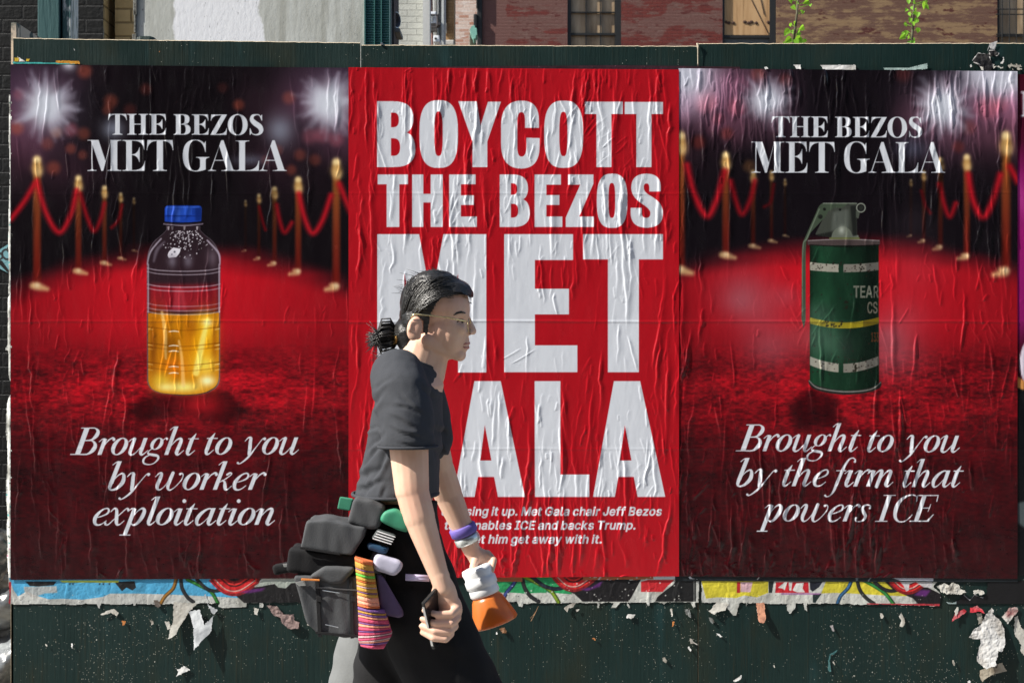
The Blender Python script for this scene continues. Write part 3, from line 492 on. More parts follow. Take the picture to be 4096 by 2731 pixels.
GDATA=''',|4,-12 7,7 14,7 8,-12;.|10,0 9,0 8,0 7,0 6,1 6,2 5,2 5,3 5,4 5,5 5,6 6,7 6,7 7,8 8,8 9,9 10,9 10,9 11,8 12,8 13,7 13,7 14,6 14,5 14,4 14,3 14,2 13,2 13,1 12,0 11,0 10,0;1|8,0 8,5 39,5 39,0/28,51 28,0 21,0 21,45 21,45 9,36 9,43 20,51;3|22,-1 20,-1 17,0 15,0 13,1 11,2 10,3 8,4 7,6 6,7 5,9 5,11 4,13 11,13 11,12 11,11 12,10 13,9 13,8 14,7 15,6 17,6 18,6 19,5 20,5 22,5 23,5 25,5 26,6 28,6 29,7 30,7 31,8 31,9 32,10 33,12 33,13 33,14 33,16 33,17 32,18 32,20 31,21 30,22 29,23 27,23 26,24 24,24 22,25 20,25 16,25 16,30 29,45 29,45 7,45 7,51 37,51 37,46 21,28 21,29 24,29 26,29 29,28 31,28 33,27 34,25 36,24 37,22 38,20 39,19 39,17 39,14 39,12 39,10 38,8 37,7 36,5 34,4 33,2 31,1 29,0 27,0 24,-1;A|2,0 20,51 28,51 46,0 40,0 29,30 26,37 23,48 25,48 21,37 19,30 9,0/11,14 11,20 37,20 37,14;B|6,0 6,51 24,51 27,51 29,50 31,50 33,49 35,48 36,47 37,46 38,44 39,43 39,41 40,39 40,37 40,36 40,34 39,33 39,32 38,31 37,30 37,29 36,29 35,28 34,27 33,27 31,27 31,26 33,26 34,26 35,25 36,25 37,24 38,23 39,22 40,20 41,19 41,17 42,16 42,14 42,12 41,10 41,8 40,7 39,5 38,4 36,3 34,2 32,1 30,0 28,0 25,0/12,6 24,6 27,6 30,6 31,7 33,8 34,9 35,11 35,12 36,14 35,15 35,16 35,17 34,18 34,19 33,20 32,21 31,22 29,22 28,23 26,23 25,23 12,23/12,29 24,29 25,29 26,29 28,29 29,30 30,30 31,31 32,32 32,33 33,34 33,35 34,36 34,37 33,39 33,40 32,42 31,43 30,44 28,45 26,45 24,45 12,45;C|27,-1 24,0 21,0 18,1 15,2 13,4 10,6 9,9 7,12 6,15 5,18 4,22 4,25 4,29 5,33 6,36 7,39 9,42 10,45 13,47 15,48 18,50 21,51 24,51 27,52 29,51 30,51 32,51 34,50 36,50 37,49 39,48 40,47 42,46 43,45 44,43 45,42 46,40 46,39 47,37 47,35 41,35 40,36 40,37 40,38 39,39 38,40 37,41 37,42 36,43 35,43 34,44 33,45 32,45 30,45 29,45 28,46 27,46 24,45 22,45 20,44 18,43 17,42 15,40 14,38 12,36 12,34 11,31 10,29 10,25 10,22 11,19 12,17 13,14 14,12 15,11 17,9 18,8 20,7 22,6 24,5 27,5 28,5 29,5 30,6 32,6 33,6 34,7 35,7 36,8 37,9 37,10 38,10 39,11 40,12 40,14 40,15 41,16 47,16 47,14 46,12 46,11 45,9 44,8 43,6 42,5 40,4 39,3 37,2 36,1 34,0 32,0 31,0 29,-1;E|6,0 6,51 37,51 37,45 12,45 12,29 36,29 36,23 12,23 12,6 38,6 38,0;G|27,-1 24,0 20,0 18,1 15,3 13,4 10,6 8,9 7,12 6,15 5,18 4,22 4,25 4,29 5,33 6,36 7,39 8,42 10,45 12,47 15,48 18,50 20,51 23,51 26,52 28,51 30,51 32,51 34,50 36,50 37,49 39,48 40,47 42,46 43,44 44,43 45,42 46,40 46,38 47,37 47,35 41,35 40,36 40,37 39,38 39,39 38,40 37,41 36,42 36,43 35,43 34,44 33,44 32,45 30,45 29,45 28,46 27,46 24,45 22,45 20,44 18,43 17,42 15,40 14,39 12,36 12,34 11,31 10,29 10,25 10,22 11,19 12,17 13,14 14,12 15,11 17,9 18,8 20,7 22,6 25,5 27,5 29,5 31,6 33,6 34,7 36,8 37,9 39,11 40,12 40,14 41,16 41,18 41,20 43,20 28,20 28,26 48,26 48,20 48,17 47,14 46,12 45,9 44,7 42,5 40,3 38,2 35,1 33,0 30,-1;I|3,0 3,6 12,6 12,45 3,45 3,51 27,51 27,45 18,45 18,6 27,6 27,0;J|19,-1 15,0 12,0 10,2 8,3 6,5 4,8 4,11 3,15 3,17 10,17 10,15 10,12 10,10 11,9 12,7 13,6 15,6 17,5 19,5 20,5 22,6 23,6 25,7 26,9 27,10 27,12 27,15 27,51 34,51 34,15 33,11 33,8 31,5 29,3 27,2 25,0 22,0;M|6,0 6,51 15,51 28,19 29,16 30,12 31,8 32,5 31,5 32,8 33,12 34,16 35,19 48,51 57,51 57,0 50,0 50,29 50,33 51,37 51,41 51,46 51,46 50,41 48,36 47,32 46,29 34,0 29,0 17,29 16,32 14,36 13,41 11,46 12,46 12,42 12,37 12,33 12,29 12,0;O|27,-1 24,0 21,0 18,1 15,2 13,4 10,6 9,9 7,12 6,15 5,18 4,22 4,25 4,29 5,33 6,36 7,39 9,42 10,45 13,47 15,48 18,50 21,51 24,51 27,52 30,51 33,51 36,50 38,48 41,47 43,45 45,42 46,39 48,36 49,33 49,29 49,25 49,22 49,18 48,15 46,12 45,9 43,6 41,4 38,2 36,1 33,0 30,0/27,5 29,5 31,6 33,7 35,8 37,9 38,10 40,12 41,14 42,17 42,19 43,22 43,25 43,29 42,31 42,34 41,36 40,39 38,40 37,42 35,43 33,44 31,45 29,45 27,46 24,45 22,45 20,44 18,43 17,42 15,40 14,39 13,36 12,34 11,31 10,29 10,25 10,22 11,19 12,17 13,14 14,12 15,10 17,9 18,8 20,7 22,6 24,5;P|6,0 6,51 24,51 26,51 29,50 31,50 33,49 35,48 37,46 38,45 39,43 40,41 40,39 41,37 41,35 41,33 40,30 40,28 39,27 38,25 37,23 35,22 33,21 31,20 29,19 26,19 24,19 11,19 11,24 23,24 25,24 27,25 28,25 30,26 31,26 32,27 33,28 33,29 34,31 34,32 34,33 34,35 34,36 34,38 34,39 33,40 33,41 32,42 31,43 30,44 28,44 27,45 25,45 23,45 12,45 12,0;R|6,0 6,51 24,51 26,51 29,50 31,50 33,49 35,48 37,46 38,45 39,43 40,41 40,40 41,37 41,35 41,33 40,31 40,29 39,27 38,25 37,24 35,23 33,22 31,21 29,20 26,20 24,20 10,20 10,26 23,26 25,26 27,26 28,26 30,27 31,27 32,28 33,29 33,30 34,31 34,32 34,34 35,35 34,37 34,38 34,39 33,40 33,42 32,42 31,43 30,44 28,45 27,45 25,45 23,45 12,45 12,0/35,0 23,23 30,23 43,0;S|22,-1 20,-1 17,0 15,0 13,1 11,2 9,3 8,4 6,6 5,8 5,10 4,12 4,14 10,14 11,12 11,11 12,10 12,9 13,8 14,7 15,6 17,6 18,5 19,5 21,5 22,5 24,5 26,5 27,6 29,6 30,7 31,7 32,8 33,9 34,10 34,11 34,13 35,14 34,15 34,16 34,17 33,18 32,19 32,19 31,20 30,20 24,22 18,24 15,25 13,26 11,27 9,29 7,31 6,33 5,35 5,37 5,39 6,41 6,43 7,45 9,46 10,48 12,49 14,50 16,51 18,51 20,51 23,52 25,51 27,51 30,51 32,50 33,49 35,48 36,46 38,45 39,43 39,42 40,40 40,38 34,38 33,40 33,41 32,43 30,44 29,45 27,45 25,46 22,46 21,46 19,46 18,45 17,45 16,44 15,44 14,43 13,42 12,41 12,40 12,39 12,38 12,36 12,35 12,34 13,33 14,33 15,32 16,31 17,31 21,29 26,28 31,26 32,26 34,25 35,25 36,24 37,23 38,22 39,21 39,20 40,18 40,17 41,16 41,14 41,12 40,10 40,8 39,6 37,5 36,3 34,2 32,1 30,0 28,0 25,-1;T|3,45 3,51 42,51 42,45 26,45 26,0 19,0 19,45;a|16,-1 14,-1 13,-1 11,0 9,0 8,1 7,2 6,3 5,4 4,6 3,7 3,9 3,11 3,12 3,14 4,15 4,16 5,17 6,18 7,19 8,19 9,20 10,20 11,21 13,21 18,22 23,23 27,23 28,25 28,26 27,27 27,28 27,29 27,30 26,30 26,31 25,32 24,32 23,33 22,33 21,33 20,33 18,33 17,33 16,33 15,32 12,30 10,27 4,29 5,31 6,32 7,33 8,35 9,36 10,36 12,37 13,38 15,38 16,38 18,38 19,38 24,38 25,38 26,37 27,37 29,36 30,35 31,34 31,33 32,32 33,31 33,29 34,27 34,25 34,0 28,0 28,5 27,5 25,2 24,2 24,1 23,1 22,0 20,0 19,-1 18,-1/17,5 19,5 20,5 22,5 23,6 24,7 25,7 26,8 26,9 27,10 27,11 27,13 28,14 28,19 26,18 23,18 20,17 18,17 13,16 13,15 12,15 11,15 10,14 10,13 9,12 9,12 9,10 9,10 9,9 10,8 10,7 11,7 11,6 12,6 13,5 14,5 15,5 16,5;b|23,-1 21,-1 20,-1 18,0 17,0 16,1 15,2 14,2 14,3 12,6 11,6 11,0 5,0 5,51 11,51 11,32 12,32 14,35 14,35 15,36 16,37 17,37 18,38 20,38 21,38 23,38 25,38 27,38 29,37 31,36 33,35 35,33 36,31 37,29 38,27 39,24 39,22 39,19 39,16 39,13 38,11 37,8 36,6 35,5 33,3 31,2 29,1 27,0 25,-1/22,5 24,5 25,5 27,6 28,7 29,8 30,9 31,10 32,12 32,13 33,15 33,17 33,19 33,21 33,23 32,24 32,26 31,28 30,29 29,30 28,31 27,32 25,33 24,33 22,33 20,33 19,33 17,32 16,31 15,30 14,29 13,28 12,26 12,25 12,23 11,21 11,19 11,17 12,15 12,13 13,12 13,10 14,9 15,7 16,6 17,6 19,5 20,5;c|21,-1 18,-1 16,0 14,1 12,2 10,3 8,5 7,6 6,9 5,11 4,13 4,16 3,19 4,22 4,24 5,27 6,29 7,31 8,33 10,35 12,36 14,37 16,38 18,38 21,38 22,38 23,38 25,38 26,38 27,37 28,37 29,36 31,36 31,35 32,34 33,33 34,32 35,31 35,30 36,29 36,28 30,26 29,29 27,31 24,32 21,33 19,33 17,32 16,32 15,31 13,30 12,29 12,27 11,26 10,24 10,22 10,21 10,19 10,17 10,15 10,13 11,12 12,10 12,9 13,8 15,7 16,6 17,5 19,5 21,5 24,5 27,7 29,9 30,12 36,10 36,9 35,8 35,7 34,6 33,5 33,4 32,3 31,2 30,1 28,1 27,0 26,0 25,0 23,-1 22,-1;d|20,-1 17,-1 15,0 13,1 11,2 9,3 8,5 7,6 5,8 5,11 4,13 4,16 3,19 4,22 4,24 5,27 5,29 7,31 8,33 9,35 11,36 13,37 15,38 17,38 20,38 21,38 23,38 24,38 25,37 26,37 27,36 28,35 29,35 31,32 31,32 31,51 37,51 37,0 31,0 31,6 31,6 29,3 28,2 27,2 26,1 25,0 24,0 23,-1 21,-1/20,5 22,5 24,5 25,6 26,6 27,7 28,9 29,10 30,12 30,13 31,15 31,17 31,19 31,21 31,23 30,25 30,26 29,28 28,29 27,30 26,31 25,32 24,33 22,33 20,33 19,33 17,33 16,32 14,31 13,30 12,29 12,28 11,26 10,24 10,23 10,21 10,19 10,17 10,15 10,13 11,12 12,10 12,9 13,8 15,7 16,6 17,5 19,5;e|21,-1 19,-1 16,0 14,1 12,2 10,3 8,5 7,6 6,8 5,11 4,13 4,16 3,19 4,22 4,24 5,27 6,29 7,31 8,33 10,35 12,36 14,37 16,38 18,38 21,38 22,38 24,38 25,38 27,37 28,37 29,36 31,35 32,34 33,33 34,31 35,30 36,28 36,26 37,24 37,22 37,19 37,17 7,17 7,22 34,22 31,20 31,22 31,24 30,25 30,27 29,28 28,29 27,30 26,31 25,32 24,33 22,33 21,33 19,33 17,33 16,32 15,31 13,30 12,29 12,28 11,27 10,26 10,24 10,23 10,21 10,18 10,16 10,14 10,12 11,11 12,9 13,8 14,7 15,6 16,5 18,5 20,5 21,5 22,5 23,5 24,5 25,5 26,6 27,6 28,7 29,7 29,8 30,9 30,10 31,11 36,9 36,8 35,6 34,5 34,4 32,3 31,2 30,1 28,0 27,0 25,-1 23,-1;f|23,38 23,33 1,33 1,38/8,0 8,43 8,45 8,46 9,47 10,49 10,50 11,50 12,51 14,52 15,52 16,53 17,53 19,53 22,53 24,52 23,47 21,47 19,47 18,47 17,47 16,47 15,46 15,45 14,44 14,43 14,42 14,0;g|21,-15 19,-15 17,-15 15,-14 13,-14 12,-13 11,-13 9,-12 8,-11 7,-10 6,-9 6,-8 5,-7 10,-4 12,-7 13,-7 14,-8 14,-8 15,-9 17,-9 18,-10 19,-10 21,-10 23,-10 25,-9 27,-8 28,-8 29,-6 30,-5 31,-3 31,-1 31,7 31,7 29,4 28,3 27,3 26,2 25,2 24,1 23,1 21,1 19,0 17,1 15,1 13,2 11,3 10,4 8,5 7,7 6,9 5,11 4,14 4,16 3,19 4,22 4,25 5,27 5,29 7,31 8,33 10,35 11,36 13,37 15,38 17,38 20,38 21,38 23,38 24,38 25,37 26,37 27,36 28,35 29,35 31,32 31,32 31,38 37,38 37,-1 37,-3 37,-5 36,-7 35,-9 34,-10 32,-12 31,-13 29,-14 27,-14 25,-15 23,-15/20,6 22,6 24,6 25,7 26,8 27,8 28,9 29,11 30,12 31,14 31,15 31,17 31,19 31,21 31,23 31,25 30,26 29,28 28,29 28,30 26,31 25,32 24,33 22,33 20,33 19,33 17,33 16,32 15,31 13,30 12,29 12,28 11,26 10,25 10,23 10,21 10,19 10,17 10,16 10,14 11,12 12,11 12,10 13,8 15,8 16,7 17,6 19,6;h|11,23 11,0 5,0 5,51 11,51 11,29 10,29 11,31 12,33 14,35 15,36 17,37 19,38 21,38 23,38 25,38 26,38 28,38 30,37 31,36 32,35 33,34 34,32 35,30 35,28 36,26 36,24 36,0 30,0 30,24 29,26 29,27 28,29 27,30 26,32 25,32 23,33 21,33 20,33 18,33 17,32 16,32 15,31 14,30 13,29 13,28 12,27 12,26 11,24;i|5,0 5,38 11,38 11,0/8,44 8,44 7,45 6,45 5,45 5,46 4,47 4,48 4,48 4,49 4,50 5,51 5,51 6,52 7,52 8,52 8,52 9,52 10,52 11,52 11,51 12,51 12,50 13,49 13,48 13,48 12,47 12,46 11,45 11,45 10,45 9,44;k|11,14 11,21 12,21 28,38 36,38 18,20 18,20/5,0 5,51 11,51 11,0/29,0 15,19 19,23 37,0;l|14,0 12,0 10,0 9,1 7,2 6,3 6,5 5,6 5,8 5,51 11,51 11,10 11,9 12,8 12,7 12,6 12,6 13,5 14,5 15,5 16,5 17,5 18,0 16,0;m|5,0 5,38 11,38 11,30 11,30 11,31 12,32 12,34 13,35 14,36 15,36 16,37 17,38 18,38 20,38 21,39 22,39 24,38 26,38 27,37 29,36 30,35 31,33 32,31 32,29 31,29 32,31 32,32 33,33 34,34 35,35 36,36 37,37 38,37 39,38 41,38 42,39 44,39 45,39 47,38 48,38 50,37 51,36 52,35 53,34 54,33 55,31 55,30 56,28 56,26 56,0 50,0 50,25 49,27 49,29 48,30 47,31 46,32 45,33 43,33 42,33 41,33 39,33 38,32 37,32 37,31 36,31 35,30 35,29 34,28 34,27 34,26 34,25 34,0 27,0 27,26 27,27 27,29 26,30 25,31 24,32 23,33 21,33 20,33 19,33 18,33 17,32 16,32 15,31 14,31 13,30 13,29 12,28 12,27 11,25 11,24 11,0;n|11,23 11,0 5,0 5,38 11,38 11,29 10,29 11,31 12,33 14,35 15,36 17,37 19,38 21,38 23,38 25,38 26,38 28,38 29,37 31,36 32,35 33,34 34,32 35,30 35,28 36,26 36,24 36,0 30,0 30,24 29,26 29,27 28,29 27,30 26,32 25,32 23,33 21,33 20,33 18,33 17,32 16,32 15,31 14,30 13,29 13,28 12,27 12,26 11,24;o|21,-1 18,-1 16,0 14,1 12,2 10,3 8,5 7,6 6,9 5,11 4,13 4,16 3,19 4,22 4,24 5,27 6,29 7,31 8,33 10,35 12,36 14,37 16,38 18,38 21,38 23,38 26,38 28,37 30,36 32,35 33,33 35,31 36,29 37,27 38,24 38,22 38,19 38,16 38,13 37,11 36,9 35,6 33,5 32,3 30,2 28,1 26,0 23,-1/21,5 23,5 24,5 26,6 27,7 28,8 29,9 30,10 31,12 31,13 32,15 32,17 32,19 32,21 32,22 31,24 31,26 30,27 29,29 28,30 27,31 26,32 24,32 23,33 21,33 19,33 17,32 16,32 15,31 13,30 12,29 12,27 11,26 10,24 10,22 10,21 10,19 10,17 10,15 10,13 11,12 12,10 12,9 13,8 15,7 16,6 17,5 19,5;p|5,-14 5,38 11,38 11,32 12,32 14,35 14,35 15,36 16,37 17,37 18,38 20,38 21,38 23,38 25,38 27,38 29,37 31,36 33,35 35,33 36,31 37,29 38,27 39,24 39,22 39,19 39,16 39,13 38,11 37,8 36,6 35,5 33,3 31,2 29,1 27,0 25,-1 23,-1 21,-1 20,-1 18,0 17,0 16,1 15,2 14,2 14,3 12,6 11,6 11,-14/22,5 24,5 25,5 27,6 28,7 29,8 30,9 31,10 32,12 32,13 33,15 33,17 33,19 33,21 33,23 32,24 32,26 31,28 30,29 29,30 28,31 27,32 25,33 24,33 22,33 20,33 19,33 17,32 16,31 15,30 14,29 13,28 12,26 12,25 12,23 11,21 11,19 11,17 12,15 12,13 13,12 13,10 14,9 15,7 16,6 17,6 19,5 20,5;r|5,0 5,38 11,38 11,32 12,32 12,33 13,35 14,36 15,37 17,37 18,38 20,38 21,38 23,38 24,38 24,32 23,32 21,33 19,33 18,32 17,32 16,31 15,31 14,30 13,29 13,28 12,27 12,26 11,25 11,24 11,0;s|18,-1 16,-1 14,-1 13,0 11,0 10,1 8,2 7,3 6,4 5,5 5,6 4,8 4,9 9,11 10,9 11,8 11,7 12,6 14,5 15,5 16,5 18,5 20,5 22,5 23,5 24,6 25,7 26,8 27,9 27,10 27,11 26,12 26,13 25,14 25,14 24,15 23,15 21,16 15,17 13,18 10,19 9,20 7,21 6,22 5,24 5,25 5,27 5,29 5,30 6,32 7,33 8,34 9,35 10,36 12,37 13,38 15,38 17,38 19,38 21,38 22,38 24,38 25,37 27,37 28,36 29,35 30,34 31,33 31,32 32,30 32,29 27,28 26,29 26,30 25,31 24,32 23,32 22,33 20,33 19,33 17,33 16,33 14,32 13,32 12,31 11,30 11,29 11,28 11,27 11,26 12,25 12,24 13,24 14,23 16,23 17,22 23,21 25,20 27,19 29,18 31,17 32,16 32,14 33,13 33,11 33,9 33,7 32,6 31,5 30,3 29,2 28,1 26,1 24,0 22,0 20,-1;t|20,38 20,33 1,33 1,38/6,47 13,47 13,10 13,9 13,8 13,7 14,6 14,6 15,5 16,5 17,5 19,5 20,5 21,0 19,0 17,0 15,0 12,0 11,1 9,2 8,4 7,5 7,7 6,9;u|18,-1 16,0 15,0 13,0 11,1 10,2 9,3 8,4 7,6 6,8 6,9 5,12 5,14 5,38 11,38 11,14 12,12 12,10 13,9 14,7 15,6 16,6 18,5 20,5 21,5 23,5 24,6 25,6 26,7 27,8 28,9 28,10 29,11 29,12 30,14 30,15 30,38 36,38 36,0 30,0 30,9 31,9 30,7 29,5 27,3 26,2 24,1 22,0 20,0;w|14,0 2,38 9,38 13,21 15,14 18,4 16,4 19,13 21,21 25,38 32,38 36,21 38,14 40,4 39,4 41,14 43,21 48,38 54,38 43,0 37,0 32,17 30,22 29,28 28,34 29,34 28,28 26,22 25,17 20,0;x|2,0 17,22 17,17 3,38 10,38 15,31 18,25 21,21 18,21 20,25 23,31 28,38 35,38 21,17 21,21 36,0 29,0 23,9 20,14 17,18 20,18 18,14 15,9 9,0;y|5,-14 6,-9 7,-9 10,-9 11,-9 12,-8 12,-8 13,-7 14,-7 14,-6 15,-5 15,-4 16,0 2,38 8,38 17,16 19,9 21,2 18,2 20,9 22,16 31,38 37,38 20,-6 20,-7 19,-9 18,-10 18,-11 17,-12 16,-12 15,-13 14,-14 13,-14 12,-14 10,-14 9,-15 6,-14;z|4,0 4,5 25,32 25,32 5,32 5,38 33,38 33,33 13,6 13,6 34,6 34,0'''
# ---------------------------------------------------------------- printed artwork (numpy rasters, one texel per vertex)
def vnoise(w, h, cx, cy, seed):
    r = np.random.RandomState(seed)
    gw, gh = int(w/cx)+3, int(h/cy)+3
    g = r.rand(gh, gw)
    x = np.arange(w)/cx; y = np.arange(h)/cy
    xi = x.astype(int); yi = y.astype(int)
    fx = x-xi; fy = y-yi
    fx = fx*fx*(3-2*fx); fy = (fy*fy*(3-2*fy))[:, None]
    a = g[yi][:, xi]; b = g[yi][:, xi+1]; c = g[yi+1][:, xi]; d = g[yi+1][:, xi+1]
    return (a*(1-fx)+b*fx)*(1-fy)+(c*(1-fx)+d*fx)*fy

def fbm(w, h, cx, cy, seed, octv=4):
    o = np.zeros((h, w)); s = 0; a = 1.0
    for k in range(octv):
        o += a*vnoise(w, h, max(cx, 1.01), max(cy, 1.01), seed+k*17); s += a
        a *= .55; cx /= 2; cy /= 2
    return o/s

def bez(pts, n=12):
    """path of ('x,y' tuples); a 4-tuple (cx,cy,x,y) is a quadratic curve to x,y; a 6-tuple a cubic"""
    out = []
    for p in pts:
        if len(p) == 2: out.append(p)
        elif len(p) == 4:
            x0, y0 = out[-1]
            for k in range(1, n+1):
                t = k/n
                out.append(((1-t)**2*x0+2*(1-t)*t*p[0]+t*t*p[2], (1-t)**2*y0+2*(1-t)*t*p[1]+t*t*p[3]))
        else:
            x0, y0 = out[-1]
            for k in range(1, n+1):
                t = k/n
                out.append(tuple((1-t)**3*q0+3*(1-t)**2*t*q1+3*(1-t)*t*t*q2+t**3*q3
                                 for q0, q1, q2, q3 in ((x0, p[0], p[2], p[4]), (y0, p[1], p[3], p[5]))))
    return out

def superell(cx, cy, rx, ry, e=2.6, n=48):
    o = []
    for k in range(n):
        t = 2*math.pi*k/n; c, s = math.cos(t), math.sin(t)
        o.append((cx+rx*math.copysign(abs(c)**(2/e), c), cy+ry*math.copysign(abs(s)**(2/e), s)))
    return o

def crom(pts, m=10):
    P = [pts[0]]+list(pts)+[pts[-1]]
    P = [np.array(p, float) for p in P]; o = []
    for i in range(1, len(P)-2):
        a, b, c, d = P[i-1], P[i], P[i+1], P[i+2]
        for k in range(m):
            t = k/m
            o.append(.5*((2*b)+(c-a)*t+(2*a-5*b+4*c-d)*t*t+(3*b-a-3*c+d)*t**3))
    o.append(P[-2]); return np.array(o)

class Cv:
    """raster in photograph-pixel units on the wall plane"""
    def __init__(s, X0, Y0, X1, Y1, st, col=(0, 0, 0)):
        s.X0, s.Y0, s.st = X0, Y0, st
        s.W = int(round((X1-X0)/st))+1; s.H = int(round((Y1-Y0)/st))+1
        s.c = np.zeros((s.H, s.W, 3)); s.c[:] = col
        s.X = X0+np.arange(s.W)*st; s.Y = Y0+np.arange(s.H)*st
    def win(s, x0, y0, x1, y1):
        return (max(0, int((x0-s.X0)/s.st)-2), max(0, int((y0-s.Y0)/s.st)-2),
                min(s.W, int((x1-s.X0)/s.st)+3), min(s.H, int((y1-s.Y0)/s.st)+3))
    def poly(s, polys, ss=3):
        polys = [np.array(p, float) for p in polys]
        allp = np.concatenate(polys)
        w = s.win(allp[:, 0].min(), allp[:, 1].min(), allp[:, 0].max(), allp[:, 1].max())
        if w[2] <= w[0] or w[3] <= w[1]: return w, None
        m = np.zeros((w[3]-w[1], w[2]-w[0])); gx = np.arange(w[0], w[2])
        E = []
        for p in polys:
            q = np.roll(p, -1, 0); E.append(np.concatenate([p, q], 1))
        E = np.concatenate(E)
        E[:, 0] = (E[:, 0]-s.X0)/s.st; E[:, 2] = (E[:, 2]-s.X0)/s.st
        E[:, 1] = (E[:, 1]-s.Y0)/s.st; E[:, 3] = (E[:, 3]-s.Y0)/s.st
        for r in range(w[1], w[3]):
            for k in range(ss):
                y = r-.5+(k+.5)/ss
                sel = ((E[:, 1] <= y) & (E[:, 3] > y)) | ((E[:, 3] <= y) & (E[:, 1] > y))
                if not sel.any(): continue
                e = E[sel]
                xs = np.sort(e[:, 0]+(y-e[:, 1])/(e[:, 3]-e[:, 1])*(e[:, 2]-e[:, 0]))
                for a, b in zip(xs[0::2], xs[1::2]):
                    m[r-w[1]] += (np.clip(b-gx+.5, 0, 1)-np.clip(a-gx+.5, 0, 1))/ss
        return w, np.clip(m, 0, 1)
    def put(s, w, m, col, a=1):
        if m is None: return
        m = (m*a)[..., None]; v = s.c[w[1]:w[3], w[0]:w[2]]
        v[:] = v*(1-m)+np.array(col, float)*m
    def fill(s, polys, col, a=1, soft=0):
        if polys and not hasattr(polys[0][0], '__len__'): polys = [polys]
        if soft:
            allp = np.concatenate([np.array(p, float) for p in polys])
            x0, y0 = allp.min(0)-soft*2; x1, y1 = allp.max(0)+soft*2
            w = s.win(x0, y0, x1, y1); m = np.zeros((w[3]-w[1], w[2]-w[0]))
            w2, m2 = s.poly(polys)
            if m2 is None: return
            m[w2[1]-w[1]:w2[3]-w[1], w2[0]-w[0]:w2[2]-w[0]] = m2
            r = max(1, int(soft/s.st)); k = np.exp(-np.linspace(-2, 2, 2*r+1)**2); k /= k.sum()
            pad = np.pad(m, r, mode='edge')
            m = sum(k[i]*pad[:, i:i+m.shape[1]] for i in range(2*r+1))
            m = sum(k[i]*m[i:i+w[3]-w[1]] for i in range(2*r+1))
            s.put(w, m, col, a)
        else:
            w, m = s.poly(polys); s.put(w, m, col, a)
    def line(s, pts, col, a=1, soft=None, smooth=True):
        """pts (x,y,width): union of discs along a smooth curve"""
        p = crom(pts, 14) if smooth and len(pts) > 2 else np.array(pts, float)
        q = [p[0]]
        for i in range(1, len(p)):
            n = max(1, int(math.hypot(*(p[i][:2]-p[i-1][:2]))/(s.st*.6)))
            for k in range(1, n+1): q.append(p[i-1]+(p[i]-p[i-1])*k/n)
        q = np.array(q); R = q[:, 2].max()/2; sf = soft or s.st
        w = s.win(q[:, 0].min()-R-sf, q[:, 1].min()-R-sf, q[:, 0].max()+R+sf, q[:, 1].max()+R+sf)
        if w[2] <= w[0] or w[3] <= w[1]: return
        m = np.zeros((w[3]-w[1], w[2]-w[0]))
        for x, y, wd in q:
            r = wd/2
            v = s.win(x-r-sf, y-r-sf, x+r+sf, y+r+sf)
            v = (max(v[0], w[0]), max(v[1], w[1]), min(v[2], w[2]), min(v[3], w[3]))
            if v[2] <= v[0] or v[3] <= v[1]: continue
            d = np.hypot(s.X[None, v[0]:v[2]]-x, s.Y[v[1]:v[3], None]-y)
            k = np.clip((r-d)/sf+.5, 0, 1)
            if soft: k = k*k*(3-2*k)
            t = m[v[1]-w[1]:v[3]-w[1], v[0]-w[0]:v[2]-w[0]]
            np.maximum(t, k, out=t)
        s.put(w, m, col, a)
    def glow(s, x, y, rx, ry, col, a=1, p=1.0):
        w = s.win(x-rx*2.6, y-ry*2.6, x+rx*2.6, y+ry*2.6)
        if w[2] <= w[0] or w[3] <= w[1]: return
        d = ((s.X[None, w[0]:w[2]]-x)/rx)**2+((s.Y[w[1]:w[3], None]-y)/ry)**2
        s.put(w, np.exp(-d**p), col, a)
    def disc(s, x, y, r, col, a=1, soft=8):
        s.line([(x, y, 2*r), (x+.1, y, 2*r)], col, a, soft, False)

# --- sans lettering (outlines as integer polylines)
GL = {}
for _e in GDATA.split(';'):
    _c, _v = _e.split('|', 1)
    GL[_c] = [[tuple(map(int, q.split(','))) for q in l.split(' ')] for l in _v.split('/')]
def sans(cv, text, x, y, cap, col, x1=None, shear=0., bold=0., rot=0., a=1):
    """baseline start x,y; cap height in px; optional right end x1"""
    k = cap/51.; adv = []; cur = 0
    for ch in text:
        if ch == ' ': cur += 17; continue
        adv.append((ch, cur)); cur += max(p[0] for l in GL[ch] for p in l)+4+bold/k*.5
    sx = k if x1 is None else (x1-x)/(cur-4)
    cr, sr = math.cos(rot), math.sin(rot)
    for ch, c in adv:
        P = []
        for l in GL[ch]:
            o = []
            for px_, py_ in l:
                u, v = (c+px_)*sx+py_*k*shear, -py_*k
                o.append((x+u*cr-v*sr, y+u*sr+v*cr))
            P.append(o)
        cv.fill(P, col, a)
        if bold:
            for o in P: cv.line([(u, v, bold) for u, v in o+[o[0]]], col, a, None, False)

